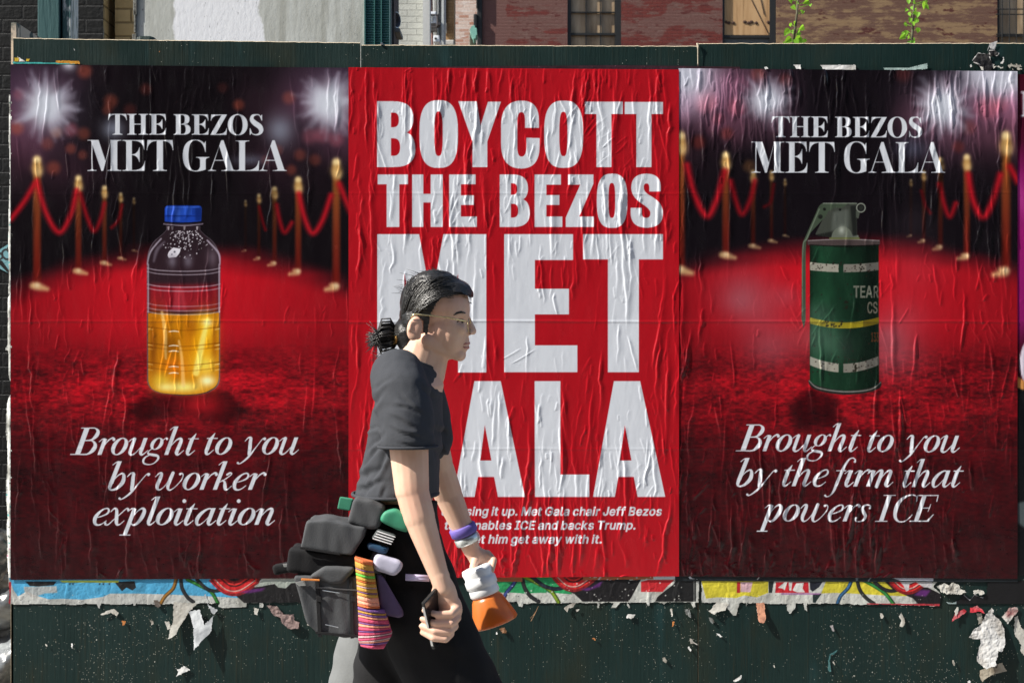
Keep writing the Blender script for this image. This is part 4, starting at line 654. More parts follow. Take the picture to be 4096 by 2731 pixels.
# --- heavy condensed capitals of the middle poster, in units of the close-up (0.5102 px)
def block_letters(cv, col):
    def M(o):
        k = .5102
        return lambda P: [(1480+u*k, o+v*k) for u, v in bez(P)]
    a = M(360); R = lambda x0, y0, x1, y1: [(x0, y0), (x1, y0), (x1, y1), (x0, y1)]
    def put(m, *P): cv.fill([m(p) for p in P], col)
    def O(m, x0, y0, x1, y1, i0, j0, i1, j1):
        put(m, superell((x0+x1)/2, (y0+y1)/2, (x1-x0)/2, (y1-y0)/2, 2.75), superell((i0+i1)/2, (j0+j1)/2, (i1-i0)/2, (j1-j0)/2, 3.0))
    def B(m, x0, y0, x1, y1, cx, c1y0, c1y1, c2y0, c2y1, cr1, cr2):
        w = x1-x0; h = y1-y0; ym = y0+h*.475
        put(m, [(x0, y0), (x0+w*.42, y0), (x1-15, y0, x1-14, y0+h*.26), (x1-14, ym-h*.06, x0+w*.78, ym),
                (x1, ym+h*.05, x1, y0+h*.74), (x1, y1, x0+w*.45, y1), (x0, y1)],
            [(cx, c1y0), (cx+(cr1-cx)*.3, c1y0), (cr1, c1y0, cr1, (c1y0+c1y1)/2), (cr1, c1y1, cx+(cr1-cx)*.3, c1y1), (cx, c1y1)],
            [(cx, c2y0), (cx+(cr2-cx)*.3, c2y0), (cr2, c2y0, cr2, (c2y0+c2y1)/2), (cr2, c2y1, cx+(cr2-cx)*.3, c2y1), (cx, c2y1)])
    def T(m, x0, x1, y0, yb, s0, s1, y1): put(m, [(x0, y0), (x1, y0), (x1, yb), (s1, yb), (s1, y1), (s0, y1), (s0, yb), (x0, yb)])
    def Ee(m, x0, s, y0, y1, t, tx, m0, m1, mx, b, bx):
        put(m, [(x0, y0), (tx, y0), (tx, t), (s, t), (s, m0), (mx, m0), (mx, m1), (s, m1), (s, b), (bx, b), (bx, y1), (x0, y1)])
    B(a, 55, 90, 355, 605, 165, 178, 293, 380, 517, 226, 236)
    O(a, 387, 82, 690, 612, 505, 170, 570, 518)
    put(a, [(692, 90), (836, 91), (867, 280), (925, 93), (1027, 93), (920, 405), (920, 605), (803, 605), (803, 405)])
    put(a, [(1325, 298), (1215, 298), (1215, 240), (1215, 175, 1187, 175), (1155, 175, 1155, 250), (1155, 445), (1155, 523, 1187, 523),
            (1224, 523, 1226, 450), (1226, 375), (1330, 378), (1330, 440), (1330, 617, 1185, 617), (1027, 617, 1027, 420), (1027, 285), (1027, 85, 1190, 85), (1328, 85, 1325, 250)])
    O(a, 1365, 85, 1671, 612, 1485, 173, 1548, 520)
    T(a, 1685, 1982, 93, 190, 1775, 1893, 605); T(a, 1997, 2297, 95, 190, 2088, 2207, 605)
    T(a, 60, 298, 663, 740, 130, 230, 1075)
    put(a, [(330, 663), (418, 663), (418, 815), (475, 815), (475, 663), (570, 663), (570, 1075), (475, 1075), (475, 883), (418, 883), (418, 1075), (330, 1075)])
    Ee(a, 620, 713, 663, 1075, 740, 828, 827, 902, 815, 993, 838)
    B(a, 1017, 663, 1253, 1075, 1105, 733, 822, 893, 1000, 1155, 1162)
    Ee(a, 1290, 1383, 663, 1075, 743, 1497, 825, 902, 1485, 993, 1508)
    put(a, [(1552, 663), (1752, 663), (1752, 735), (1640, 993), (1755, 993), (1755, 1075), (1535, 1075), (1535, 1000), (1648, 743), (1552, 743)])
    O(a, 1778, 657, 2018, 1082, 1870, 730, 1922, 1003)
    put(a, [(2279, 797), (2190, 797), (2190, 770), (2190, 733, 2168, 733), (2146, 733, 2146, 768), (2146, 795, 2185, 822), (2297, 880, 2297, 965),
            (2297, 1080, 2168, 1080), (2043, 1080, 2043, 960), (2043, 925), (2130, 925), (2130, 960), (2130, 1003, 2166, 1003), (2198, 1003, 2198, 965),
            (2198, 935, 2140, 898), (2048, 840, 2048, 768), (2048, 657, 2168, 657), (2279, 657, 2279, 762)])
    b = M(900)
    put(b, [(57, 72), (385, 72), (481, 590), (575, 72), (912, 72), (912, 1155), (690, 1155), (690, 380), (548, 1155), (425, 1155), (270, 380), (270, 1157), (57, 1157)])
    Ee(b, 1052, 1293, 72, 1153, 275, 1592, 500, 700, 1560, 943, 1626)
    T(b, 1670, 2297, 72, 270, 1865, 2108, 1153)
    c = M(1480)
    put(c, [(585, 400), (385, 400), (385, 330), (385, 235, 320, 235), (255, 235, 255, 340), (255, 750), (255, 850, 322, 850), (392, 850, 392, 750), (392, 665), (325, 665),
            (325, 530), (585, 530), (585, 993), (470, 993), (450, 930), (410, 1005, 290, 1005), (57, 1005, 57, 740), (57, 340), (57, 78, 318, 78), (575, 78, 585, 330)])
    for dx, t0, t1, l0, l1, r0, r1, ap, w0, w1 in ((0, 818, 1025, 652, 820, 1003, 1215, 900, 865, 952), (0, 1912, 2118, 1748, 1920, 2098, 2315, 1998, 1958, 2050)):
        put(c, [(t0, 85), (t1, 85), (r1, 993), (r0, 993), (r0-30, 835), (l1+27, 835), (l1, 993), (l0, 993)], [(ap, 430), (w1, 707), (w0, 707)])
    put(c, [(1290, 85), (1493, 85), (1493, 817), (1720, 817), (1720, 992), (1293, 992)])

# --- high-contrast serif capitals of the title, in close-up units
def title(cv, fx1, fx2, col):
    def stem(xl, xr, yt, yb, tl=0, tr=0, bl=0, br=0, k=7, r=20):
        return [(xl-tl, yt), (xr+tr, yt), (xr+tr, yt+k), (xr, yt+k, xr, yt+k+r) if tr else (xr, yt+k+r), (xr, yb-k-r),
                (xr, yb-k, xr+br, yb-k) if br else (xr, yb-k), (xr+br, yb), (xl-bl, yb), (xl-bl, yb-k), (xl, yb-k, xl, yb-k-r) if bl else (xl, yb-k-r),
                (xl, yt+k+r), (xl, yt+k, xl-tl, yt+k) if tl else (xl, yt+k)]
    def barT(x0, x1, y, s0, s1, d):
        return [(x0, y), (x1, y), (x1+7, y+d), (x1+2, y+d), (x1-8, y+10, s1-4, y+8), (s0+4, y+8), (x0+8, y+10, x0-2, y+d), (x0-7, y+d)]
    def Efull(x0, s, xe, y0, y1, mx, my, bx, sl):
        d = (y1-y0)*.32
        return [stem(x0, s, y0, y1, sl, 0, sl, 0),
                [(s-2, y0), (xe, y0), (xe+5, y0+d), (xe, y0+d), (xe-8, y0+8, s+18, y0+8), (s-2, y0+8)],
                [(s-2, my-4), (mx-18, my-4, mx, my-d*.75), (mx+4, my-d*.75), (mx+4, my+d*.75), (mx, my+d*.75), (mx-18, my+4, s-2, my+4)],
                [(s-2, y1-8), (s+15, y1-8), (bx-10, y1-8, bx, y1-d), (bx+5, y1-d), (bx, y1), (s-2, y1)]]
    L1, L2 = [], []
    L1 += [[barT(352, 536, 95, 420, 468, 68)], [stem(420, 468, 95, 312, 0, 0, 28, 29)]]
    L1 += [[stem(570, 618, 95, 312, 25, 26, 25, 26)], [stem(690, 738, 95, 312, 26, 27, 26, 27)], [[(616, 198), (692, 198), (692, 206), (616, 206)]]]
    L1 += [[q] for q in Efull(800, 850, 945, 97, 312, 910, 202, 948, 26)]
    L1 += [[stem(1055, 1105, 99, 313, 25, 0, 25, 0)],
           [[(1103, 99), (1130, 99), (1197, 99, 1197, 150), (1197, 195, 1150, 203), (1208, 210, 1208, 258), (1208, 313, 1130, 313), (1103, 313)],
            [(1104, 107), (1120, 107), (1148, 107, 1148, 150), (1148, 199, 1120, 199), (1104, 199)],
            [(1104, 207), (1122, 207), (1157, 207, 1157, 256), (1157, 305, 1122, 305), (1104, 305)]]]
    L1 += [[q] for q in Efull(1248, 1298, 1390, 100, 313, 1360, 204, 1394, 26)]
    L1 += [[[(1424, 102), (1588, 102), (1588, 104), (1472, 305), (1500, 305), (1575, 303, 1584, 243), (1589, 243), (1583, 314), (1415, 314), (1415, 312), (1531, 110), (1510, 110),
             (1432, 112, 1424, 166), (1419, 166)]]]
    L1 += [[superell(1701, 209, 104, 111, 2.1), superell(1700, 209, 52, 103, 2.1)]]
    L2 += [[stem(173, 183, 367, 690, 0, 0, 43, 43)], [[(130, 367), (246, 367), (318, 585), (376, 367), (380, 367), (296, 690), (276, 690), (175, 400), (165, 374), (130, 374)]],
           [stem(375, 442, 367, 690, 6, 42, 32, 43)]]
    L2 += [[q] for q in Efull(535, 595, 722, 368, 690, 672, 521, 728, 40)]
    L2 += [[barT(757, 1020, 369, 855, 920, 105)], [stem(855, 920, 369, 690, 0, 0, 40, 41)]]
    L2 += [[[(1362, 380), (1366, 380), (1366, 494), (1361, 494), (1340, 372, 1258, 372), (1186, 372, 1186, 530), (1186, 688, 1256, 688), (1300, 688, 1307, 640), (1307, 580), (1305, 552, 1268, 552),
             (1266, 545), (1403, 545), (1403, 552), (1367, 555, 1366, 580), (1366, 676), (1310, 697, 1258, 697), (1127, 690, 1127, 530), (1127, 364, 1258, 364), (1325, 364, 1350, 405)]]]
    for d in (0, 535):
        L2 += [[[(1528+d, 371), (1553+d, 371), (1652+d, 672), (1660+d, 684, 1680+d, 684), (1680+d, 691), (1530+d, 691), (1530+d, 684), (1585+d, 684, 1583+d, 668), (1556+d, 584), (1460+d, 584),
                 (1432+d, 668), (1430+d, 683, 1475+d, 684), (1475+d, 691), (1390+d, 691), (1390+d, 684), (1412+d, 684, 1422+d, 665)],
                [(1508+d, 432), (1463+d, 576), (1553+d, 576)]]]
    L2 += [[stem(1715, 1778, 373, 691, 34, 44, 36, 0)], [[(1775, 683), (1800, 683), (1905, 680, 1918, 585), (1925, 585), (1920, 691), (1775, 691)]]]
    for P in L1: cv.fill([[fx1(*q) for q in bez(p)] for p in P], col)
    for P in L2: cv.fill([[fx2(*q) for q in bez(p)] for p in P], col)
    k = (fx1(1000, 0)[0]-fx1(0, 0)[0])/1000
    S = [(1945, 140, 8), (1925, 108, 10), (1893, 104, 12), (1856, 118, 30), (1850, 158, 44), (1885, 195, 54), (1930, 228, 54), (1946, 268, 44), (1928, 302, 24), (1890, 313, 12), (1852, 300, 9), (1834, 262, 8)]
    cv.line([fx1(x, y)+(w*k,) for x, y, w in S], col)
    cv.fill([[fx1(*q) for q in p] for p in ([(1950, 104), (1956, 104), (1956, 166), (1950, 166), (1935, 125)], [(1827, 245), (1833, 245), (1846, 290), (1833, 315), (1827, 315)])][:1], col)
    cv.fill([fx1(*q) for q in [(1827, 245), (1833, 245), (1846, 290), (1833, 315), (1827, 315)]], col)

# --- old-style italic, stroke by stroke: x-height 1, upright coordinates, sheared when drawn
t_, T_ = .06, .215
def hstem(x, y0, y1): return ('p', [(x-T_/2, y0), (x+T_/2, y0), (x+T_/2, y1), (x-T_/2, y1)])
def tail(x): return ('s', [(x, .3, T_), (x+.01, .12, T_*.93), (x+.09, .02, .15), (x+.2, .05, .07), (x+.36, .26, .045)])
def lead(x, y=.98): return ('s', [(x-.27, y-.2, .045), (x-.13, y-.04, .06), (x, y-.06, .14)])
def ring(cx, cy, rx, ry, ix, iy, tl=.12):
    o = [(cx+rx*math.cos(a)-tl*.0*math.sin(a), cy+ry*math.sin(a)) for a in [2*math.pi*k/40 for k in range(40)]]
    i = [(cx+ix*math.cos(a)+tl*math.sin(a)*.25, cy+iy*math.sin(a)) for a in [2*math.pi*k/40 for k in range(40)]]
    return ('pp', [o, i])
def serif(x0, x1, y, h=.05): return ('p', [(x0, y), (x1, y), (x1, y+h), (x0, y+h)])
IT = {
 'o': ([ring(.43, .5, .43, .52, .2, .46)], .9),
 'r': ([lead(.22), hstem(.22, 0, .94), ('s', [(.25, .45, .06), (.42, .85, .07), (.6, 1.0, .11), (.7, .93, .17), (.7, .9, .17)])], .72),
 'u': ([lead(.2), ('s', [(.2, .94, T_), (.2, .35, T_), (.22, .1, .2), (.36, .0, .1), (.52, .12, .06), (.72, .5, .05)]), hstem(.78, .2, 1.0), tail(.78)], 1.1),
 'g': ([ring(.4, .66, .34, .36, .14, .31), ('s', [(.66, .88, .05), (.8, 1.0, .06), (.86, .95, .13)]), ('s', [(.22, .36, .05), (.1, .2, .06), (.14, .06, .12), (.4, .0, .17), (.66, -.06, .16), (.76, -.24, .12), (.62, -.5, .06),
        (.36, -.58, .06), (.08, -.5, .1), (-.01, -.3, .13), (.06, -.12, .08), (.26, .0, .05)])], .92),
 'h': ([lead(.2, 1.68), hstem(.2, 0, 1.7), ('s', [(.22, .4, .05), (.45, .85, .07), (.64, .96, .15), (.74, .82, .22), (.72, .3, .235), (.72, .12, .22), (.8, .02, .15), (.9, .05, .07), (1.06, .26, .045)])], 1.1),
 't': ([('p', [(.1, .94), (.3, 1.28), (.325, 1.28), (.325, .94)]), hstem(.2, .2, .98), tail(.2), serif(-.02, .56, .93, .055)], .6),
 'y': ([('s', [(-.05, .78, .045), (.06, .97, .08), (.2, .96, .17), (.26, .7, .22), (.36, .3, .23), (.42, .0, .2)]),
        ('s', [(.98, .92, .17), (.97, .9, .17)]), ('s', [(.94, .97, .06), (.84, .86, .055), (.66, .4, .06), (.46, -.12, .12), (.26, -.42, .09), (.08, -.57, .06), (-.02, -.52, .14)])], 1.0),
 'b': ([lead(.2, 1.68), hstem(.2, .35, 1.7), ('s', [(.2, .5, T_), (.2, .2, .2), (.26, .03, .12), (.42, -.01, .1), (.62, .12, .17), (.76, .45, .24), (.7, .82, .19), (.56, .97, .1), (.38, .82, .06), (.24, .5, .05)])], .94),
 'w': ([('s', [(-.05, .78, .045), (.06, .97, .08), (.19, .96, .17), (.22, .7, .22), (.2, .3, .22), (.27, .07, .16), (.42, .0, .07), (.6, .22, .05), (.78, .8, .05)]),
        ('s', [(.78, 1.0, .2), (.76, .5, .23), (.76, .25, .21), (.84, .04, .14), (.98, -.01, .07), (1.18, .2, .05), (1.36, .6, .055), (1.36, .85, .06), (1.27, .97, .08), (1.17, .93, .14)])], 1.48),
 'k': ([lead(.2, 1.68), hstem(.2, 0, 1.7), ('s', [(.24, .42, .05), (.5, .6, .06), (.72, .84, .06), (.76, .96, .07), (.66, 1.0, .1), (.55, .9, .12)]),
        ('s', [(.4, .56, .06), (.56, .45, .14), (.66, .2, .21), (.74, .03, .16), (.86, .03, .07), (1.0, .22, .045)])], .98),
 'e': ([('s', [(.12, .42, .05), (.4, .5, .06), (.66, .66, .1), (.7, .84, .12), (.58, .98, .08), (.36, .9, .09), (.18, .62, .19), (.14, .35, .235), (.24, .08, .18), (.42, -.01, .09), (.6, .06, .06), (.76, .24, .05)])], .84),
 'x': ([('s', [(-.02, .78, .045), (.1, .97, .09), (.24, .9, .17), (.36, .55, .22), (.46, .2, .22), (.56, .02, .15), (.7, .04, .06), (.84, .24, .045)]),
        ('s', [(.84, .9, .15), (.82, .97, .07), (.72, .96, .06), (.5, .62, .06), (.28, .3, .06), (.1, .02, .07), (-.06, .02, .09), (-.08, .1, .13)])], .96),
 'p': ([('s', [(-.1, .8, .045), (.06, .97, .07), (.2, .93, .16)]), hstem(.2, -.58, .96), serif(-.08, .5, -.63, .055),
        ('s', [(.24, .45, .05), (.42, .84, .06), (.6, .98, .13), (.75, .82, .22), (.74, .45, .24), (.62, .1, .16), (.44, -.01, .09), (.26, .12, .06)])], .98),
 'l': ([lead(.2, 1.68), hstem(.2, .2, 1.7), tail(.2)], .5),
 'i': ([lead(.2), hstem(.2, .2, .97), tail(.2), ('s', [(.24, 1.42, .24), (.241, 1.42, .24)])], .52),
 'j': ([lead(.2), hstem(.2, .2, .97), tail(.2)], .52),
 'a': ([('s', [(.76, .8, .06), (.64, .96, .08), (.46, .92, .1), (.24, .68, .2), (.14, .35, .235), (.22, .06, .17), (.36, .0, .08), (.54, .18, .05), (.76, .6, .05)]), hstem(.78, .2, 1.0), tail(.78)], 1.1),
 'n': ([lead(.2), hstem(.2, 0, .95), ('s', [(.22, .4, .05), (.45, .85, .07), (.64, .96, .15), (.74, .82, .22), (.72, .3, .235), (.72, .12, .22), (.8, .02, .15), (.9, .05, .07), (1.06, .26, .045)])], 1.1),
 'f': ([serif(-.1, .52, .93, .055), ('s', [(.86, 1.5, .16), (.84, 1.62, .08), (.68, 1.72, .06), (.48, 1.64, .1), (.34, 1.3, .17), (.26, .8, .21), (.2, .2, .21), (.16, -.25, .16), (.04, -.53, .07), (-.14, -.62, .06), (-.28, -.55, .14)])], .64),
 'm': ([lead(.2), hstem(.2, 0, .95), ('s', [(.22, .4, .05), (.42, .85, .07), (.58, .96, .15), (.67, .82, .22), (.66, .0, .23)]),
        ('s', [(.69, .4, .05), (.9, .85, .07), (1.06, .96, .15), (1.15, .82, .22), (1.13, .3, .235), (1.13, .12, .22), (1.21, .02, .15), (1.31, .05, .07), (1.46, .26, .045)])], 1.5),
 's': ([('s', [(.58, .8, .13), (.56, .93, .07), (.4, .99, .07), (.24, .93, .12), (.2, .76, .17), (.34, .54, .21), (.5, .32, .2), (.5, .12, .14), (.36, .0, .07), (.14, .0, .06), (.02, .1, .1), (.04, .2, .14)])], .66),
 'B': ([('p', [(.12, .05), (.4, .05), (.4, 1.57), (.12, 1.57)]), serif(-.14, .6, 0, .055), serif(-.06, .7, 1.565, .055),
        ('s', [(.4, 1.59, .055), (.7, 1.58, .06), (.92, 1.4, .2), (.92, 1.15, .24), (.74, .9, .1), (.42, .85, .055)]), ('s', [(.42, .86, .055), (.8, .83, .08), (1.04, .58, .22), (1.02, .3, .25), (.8, .05, .1), (.4, .03, .055)])], 1.24),
 'I': ([('p', [(.16, .05), (.42, .05), (.42, 1.57), (.16, 1.57)]), serif(-.08, .66, 0, .055), serif(-.08, .66, 1.565, .055)], .74),
 'C': ([('s', [(1.26, 1.3, .06), (1.2, 1.5, .06), (.98, 1.61, .07), (.66, 1.58, .1), (.3, 1.28, .22), (.2, .8, .27), (.32, .28, .22), (.62, .01, .1), (.95, .02, .07), (1.16, .2, .06), (1.28, .42, .05)]),
        ('p', [(1.2, 1.6), (1.25, 1.62), (1.32, 1.2), (1.26, 1.2)])], 1.36),
 'E': ([('p', [(.16, .05), (.42, .05), (.42, 1.57), (.16, 1.57)]), serif(-.1, 1.06, 0, .06), serif(-.08, 1.14, 1.56, .06), serif(.42, .82, .8, .055), ('p', [(1.02, .06), (1.06, .06), (1.24, .45), (1.18, .45), (.9, .06)]),
        ('p', [(1.08, 1.56), (1.14, 1.56), (1.18, 1.2), (1.12, 1.2)]), ('p', [(.8, .6), (.84, .6), (.86, 1.06), (.82, 1.06)])], 1.2),
}
def italic(cv, word, x0, x1, y, xh, col, sh=.33):
    els = []; cur = 0
    for ch in word:
        g, adv = IT[ch]
        els += [(cur, e) for e in g]; cur += adv
    def pts(c, e):
        P = e[1] if e[0] != 'pp' else e[1][0]
        return [(c+p[0]+p[1]*sh) for p in P]
    lo = min(min(pts(c, e)) for c, e in els); hi = max(max(pts(c, e)) for c, e in els)
    k = (x1-x0)/(hi-lo)
    f = lambda c, p: (x0+(c+p[0]+p[1]*sh-lo)*k, y-p[1]*xh)
    for c, e in els:
        if e[0] == 's': cv.line([f(c, p)+((p[2] if p[2] < .08 else .08+(p[2]-.08)*.84)*(k*.6+xh*.4)*.97,) for p in e[1]], col)
        elif e[0] == 'p': cv.fill([f(c, p) for p in e[1]], col)
        else: cv.fill([[f(c, p) for p in q] for q in e[1]], col)

WHITE = (204, 209, 217)
def carpet(cv, top, seed, yb):
    """red carpet: top(x) gives the far edge, below it the print fades to near black"""
    X, Y = np.meshgrid(cv.X, cv.Y)
    tp = np.interp(cv.X, [p[0] for p in top], [p[1] for p in top])[None, :]
    m = np.clip((Y-tp+40)/150+.35+.25*(fbm(cv.W, cv.H, 120, 30, seed+3, 2)-.5), 0, 1); m = m*m*(3-2*m)
    n = fbm(cv.W, cv.H, 60, 22, seed, 5); n2 = fbm(cv.W, cv.H, 9, 4, seed+5, 3); n3 = fbm(cv.W, cv.H, 150, 24, seed+9, 3)
    d = Y-tp
    b = np.interp(Y, [1000, 1120, 1300, 1380, 1460, 1520, 1600, 1680, 1780, 1900, 2320], [1.05, 1.02, .97, .82, .62, .72, .74, .56, .34, .25, .15])
    cen = np.exp(-((X-cv.X.mean())/560)**2)
    b = b*(.64+.36*cen)
    rough = np.clip((Y-1360)/120, 0, 1)
    b = b*(1+rough*((n-.5)*.8+(n2-.5)*1.2+(n3-.5)*.7))
    b = np.clip(b, .06, 1.1)
    r = 26+162*b; g = 9+12*b; bl = 12+22*b
    col = np.stack([r, g, bl], 2)
    cv.c[:] = cv.c*(1-m[..., None])+col*m[..., None]

def burst(cv, x, y, r, seed, a=1):
    rr = np.random.RandomState(seed)
    cv.glow(x, y, r*1.5, r*1.5, (92, 78, 98), .5*a, .8)
    for k in range(60):
        t = rr.rand()*6.283; l = r*(.8+.75*rr.rand())
        c, s_ = math.cos(t), math.sin(t)
        cv.line([(x+c*r*.25, y+s_*r*.25, r*.34), (x+c*l, y+s_*l, r*.10)], (172, 170, 188), .24*a, 26, False)
    cv.glow(x, y, r*.78, r*.78, (206, 211, 222), .98*a, 1.2)

def posts(cv, L, fg):
    """stanchions (x, ytop, ybase, width, brightness)"""
    for x, y0, y1, w, b in L:
        w = w*.82
        n = 26
        for k in range(n):
            t = k/n; ya = y0+(y1-y0)*t; yb = y0+(y1-y0)*(t+1.3/n)
            col = np.array((146, 92, 40))*(1-t)**1.3+np.array((104, 22, 18))*(1-(1-t)**1.3)
            cv.line([(x, ya, w), (x, yb, w)], col*b, .72*b, w*1.1, False)
        cv.glow(x, y0, w*.72, w*.75, (250, 225, 165), .95*b, 1.3)
        cv.glow(x, y0+w*1.3, w*.95, w*1.0, (205, 165, 100), .85*b, 1.3)
        cv.glow(x+w*.2, y0+w*2.1, w*.8, w*.8, (225, 190, 130), .75*b, 1.2)
        s = fg*1
        cv.line([(x-w*.7, y1+w*.2, w*1.1), (x+w*.2*s, y1+w*.35, w*1.25), (x+w*1.7*s, y1+w*.75, w*.7)], (216, 182, 124), .74*b, w*.95)
        cv.glow(x, y1+w*.1, w*.55, w*.5, (250, 232, 190), .55*b)

def rope(cv, pts, w, b=1):
    cv.line([(x, y, w) for x, y in pts], (164*b, 18*b, 30*b), .85, w*1.2)
    cv.line([(x, y-w*.12, w*.4) for x, y in pts], (200*b, 30*b, 44*b), .35, w*.7)

def bokeh(cv, L):
    for x, y, r, c, a in L: cv.disc(x, y, r, c, a*.62, r*1.3)
def paint_bottle(cv):
    k = .6378; f = lambda u, v: (k*u, 700+k*v)
    cv.c[:] = (17, 13, 17)
    X, Y = np.meshgrid(cv.X, cv.Y)
    haze = fbm(cv.W, cv.H, 170, 130, 4, 3)
    hz = np.exp(-((Y-520)/190)**2)*np.clip((np.abs(X-720)-160)/300, 0, 1)*np.clip((haze-.3)*2.6, 0, 1)
    cv.c[:] += hz[..., None]*np.array((120, 62, 84))*.5
    hz = np.exp(-((Y-330)/160)**2)*np.clip((np.abs(X-720)-330)/300, 0, 1)*.6
    cv.c[:] += hz[..., None]*np.array((44, 32, 48))
    carpet(cv, [(42, 1190), (255, 1112), (420, 1075), (580, 1050), (700, 1042), (880, 1045), (1000, 1056), (1180, 1090), (1395, 1165)], 3, 2318)
    OR = (190, 82, 56); PK = (205, 96, 110); DK = (120, 48, 40)
    bokeh(cv, [(338, 286, 27, OR, .75), (443, 405, 26, OR, .6), (430, 440, 20, OR, .5), (583, 357, 22, DK, .6), (955, 420, 21, OR, .6), (1155, 392, 24, OR, .6), (890, 352, 20, DK, .35), (520, 440, 24, DK, .5),
               (68, 512, 26, OR, .8), (75, 380, 22, PK, .5), (335, 535, 24, OR, .6), (285, 520, 26, PK, .7), (225, 530, 22, (225, 160, 130), .7), (283, 595, 20, OR, .6), (214, 672, 26, OR, .65), (330, 620, 18, OR, .5), (190, 575, 24, OR, .5),
               (1240, 545, 30, PK, .5), (1290, 540, 30, PK, .6), (1200, 620, 22, OR, .5), (1345, 560, 26, PK, .6), (1165, 680, 20, OR, .5), (1260, 640, 22, OR, .5), (1110, 600, 20, OR, .4), (1060, 640, 16, DK, .6)])
    cv.glow(452, 516, 44, 40, (128, 134, 150), .8); cv.glow(1120, 520, 55, 62, (130, 136, 152), .8); cv.glow(1000, 640, 70, 22, (96, 100, 116), .6)
    cv.glow(275, 258, 26, 24, (214, 214, 226), .95)
    burst(cv, 180, 425, 100, 1); burst(cv, 1318, 412, 100, 2)
    posts(cv, [(f(840, 0)[0], 795, 1000, 10, .3), (f(757, 0)[0], 778, 1030, 14, .55), (f(655, 0)[0], 752, 1048, 18, .75), (f(492, 0)[0], 714, 1080, 23, .9), (148, 640, 1138, 29, 1)], 1)
    posts(cv, [(f(1540, 0)[0], 805, 1000, 10, .3), (f(1624, 0)[0], 782, 1030, 14, .5), (f(1722, 0)[0], 756, 1050, 18, .7), (f(1870, 0)[0], 720, 1082, 24, .9), (1345, 650, 1140, 29, 1)], -1)
    rope(cv, [f(215, 60), f(150, 170), f(70, 275)], 22); rope(cv, [f(232, 40), f(290, 240), f(370, 360), f(440, 260), f(480, 100)], 22)
    rope(cv, [f(505, 120), f(545, 260), f(590, 352), f(630, 280), f(655, 180)], 18, .75); rope(cv, [f(700, 330), f(745, 280), f(765, 190)], 14, .55)
    rope(cv, [f(2130, 60), f(2165, 150), f(2200, 230)], 24); rope(cv, [f(1875, 120), f(1910, 270), f(1960, 365), f(2020, 290), f(2075, 130)], 22)
    rope(cv, [f(1735, 190), f(1755, 290), f(1785, 360), f(1830, 300)], 18, .75); rope(cv, [f(1625, 200), f(1650, 300), f(1665, 345)], 12, .5)
    # shadow printed on the carpet and the bottle itself
    cv.fill([f(900, 1380), f(800, 1460), f(860, 1560), f(1120, 1500), f(1420, 1560), f(1570, 1480), f(1420, 1350)], (24, 6, 9), .75, 40)
    cv.glow(*f(1260, 1440), 90, 50, (190, 22, 34), .7)
    body = [f(*q) for q in bez([(1043, 318), (1043, 345), (1020, 372, 985, 398), (918, 452, 920, 560), (922, 1250), (922, 1290), (930, 1352, 1010, 1368), (1080, 1378, 1150, 1382), (1290, 1380, 1330, 1350),
                                (1378, 1330, 1380, 1270), (1383, 560), (1383, 452, 1315, 398), (1278, 372, 1255, 345), (1255, 318)])]
    cv.fill(body, (92, 82, 92), .85)
    inner = [f(1152+(x-1152)*.965, y) for x, y in [((p[0])/k, (p[1]-700)/k) for p in body]]
    cv.fill(inner, (34, 22, 28), .86)
    cv.fill([f(935, 690), f(1370, 690), f(1370, 850), f(935, 850)], (172, 24, 38), .74, 24)
    cv.fill([f(1100, 700), f(1150, 700), f(1170, 850), f(1080, 850)], (210, 80, 92), .35, 12)
    liq = [f(*q) for q in bez([(930, 865), (1150, 885, 1373, 862), (1372, 1270), (1368, 1325, 1320, 1345), (1280, 1376, 1150, 1376), (1010, 1370, 1000, 1360), (932, 1345, 930, 1280)])]
    cv.fill(liq, (196, 124, 16))
    rr = np.random.RandomState(8)
    for u, v, ru, rv, c, a in ((1290, 960, 60, 90, (255, 214, 60), .9), (1300, 925, 34, 22, (255, 246, 200), .95), (1250, 1100, 90, 160, (240, 176, 20), .8), (1000, 960, 50, 110, (205, 120, 14), .7), (960, 1080, 26, 200, (120, 62, 10), .8),
                               (1075, 1060, 60, 60, (120, 66, 8), .7), (1180, 1040, 40, 100, (190, 110, 8), .7), (1345, 1050, 18, 200, (150, 82, 8), .7), (1290, 1190, 60, 60, (255, 226, 90), .8), (1090, 1200, 70, 60, (235, 120, 20), .7), (1300, 1290, 50, 34, (255, 250, 190), .95),
                               (1010, 1290, 60, 50, (225, 190, 60), .8), (1150, 1330, 110, 34, (250, 238, 130), .9), (1040, 1330, 50, 24, (255, 240, 150), .7), (1040, 880, 70, 16, (225, 150, 40), .6), (1200, 950, 50, 60, (160, 88, 8), .7)):
        cv.glow(*f(u, v), ru*k, rv*k, c, a)
    cv.line([f(1230, 1240)+(26,), f(1275, 1020)+(22,), f(1305, 900)+(8,)], (255, 236, 130), .7, 14)
    cv.line([f(1015, 860)+(10,), f(1035, 980)+(16,), f(1040, 1150)+(8,)], (255, 220, 150), .55, 8)
    cv.line([f(1122, 1040)+(8,), f(1140, 1150)+(12,), f(1150, 1320)+(16,)], (255, 206, 130), .6, 8)
    for v, a in ((960, .8), (1060, .9), (1085, .6), (1180, .9), (1215, .6)):
        cv.line([f(926, v-8)+(5,), f(1150, v+14)+(3,), f(1378, v-8)+(5,)], (96, 48, 6), .55*a, 5)
        cv.line([f(932, v+4)+(4,), f(958, v+9)+(2,)], (236, 196, 120), a*.7, 4); cv.line([f(1348, v+9)+(2,), f(1374, v+4)+(4,)], (250, 226, 160), a*.8, 4)
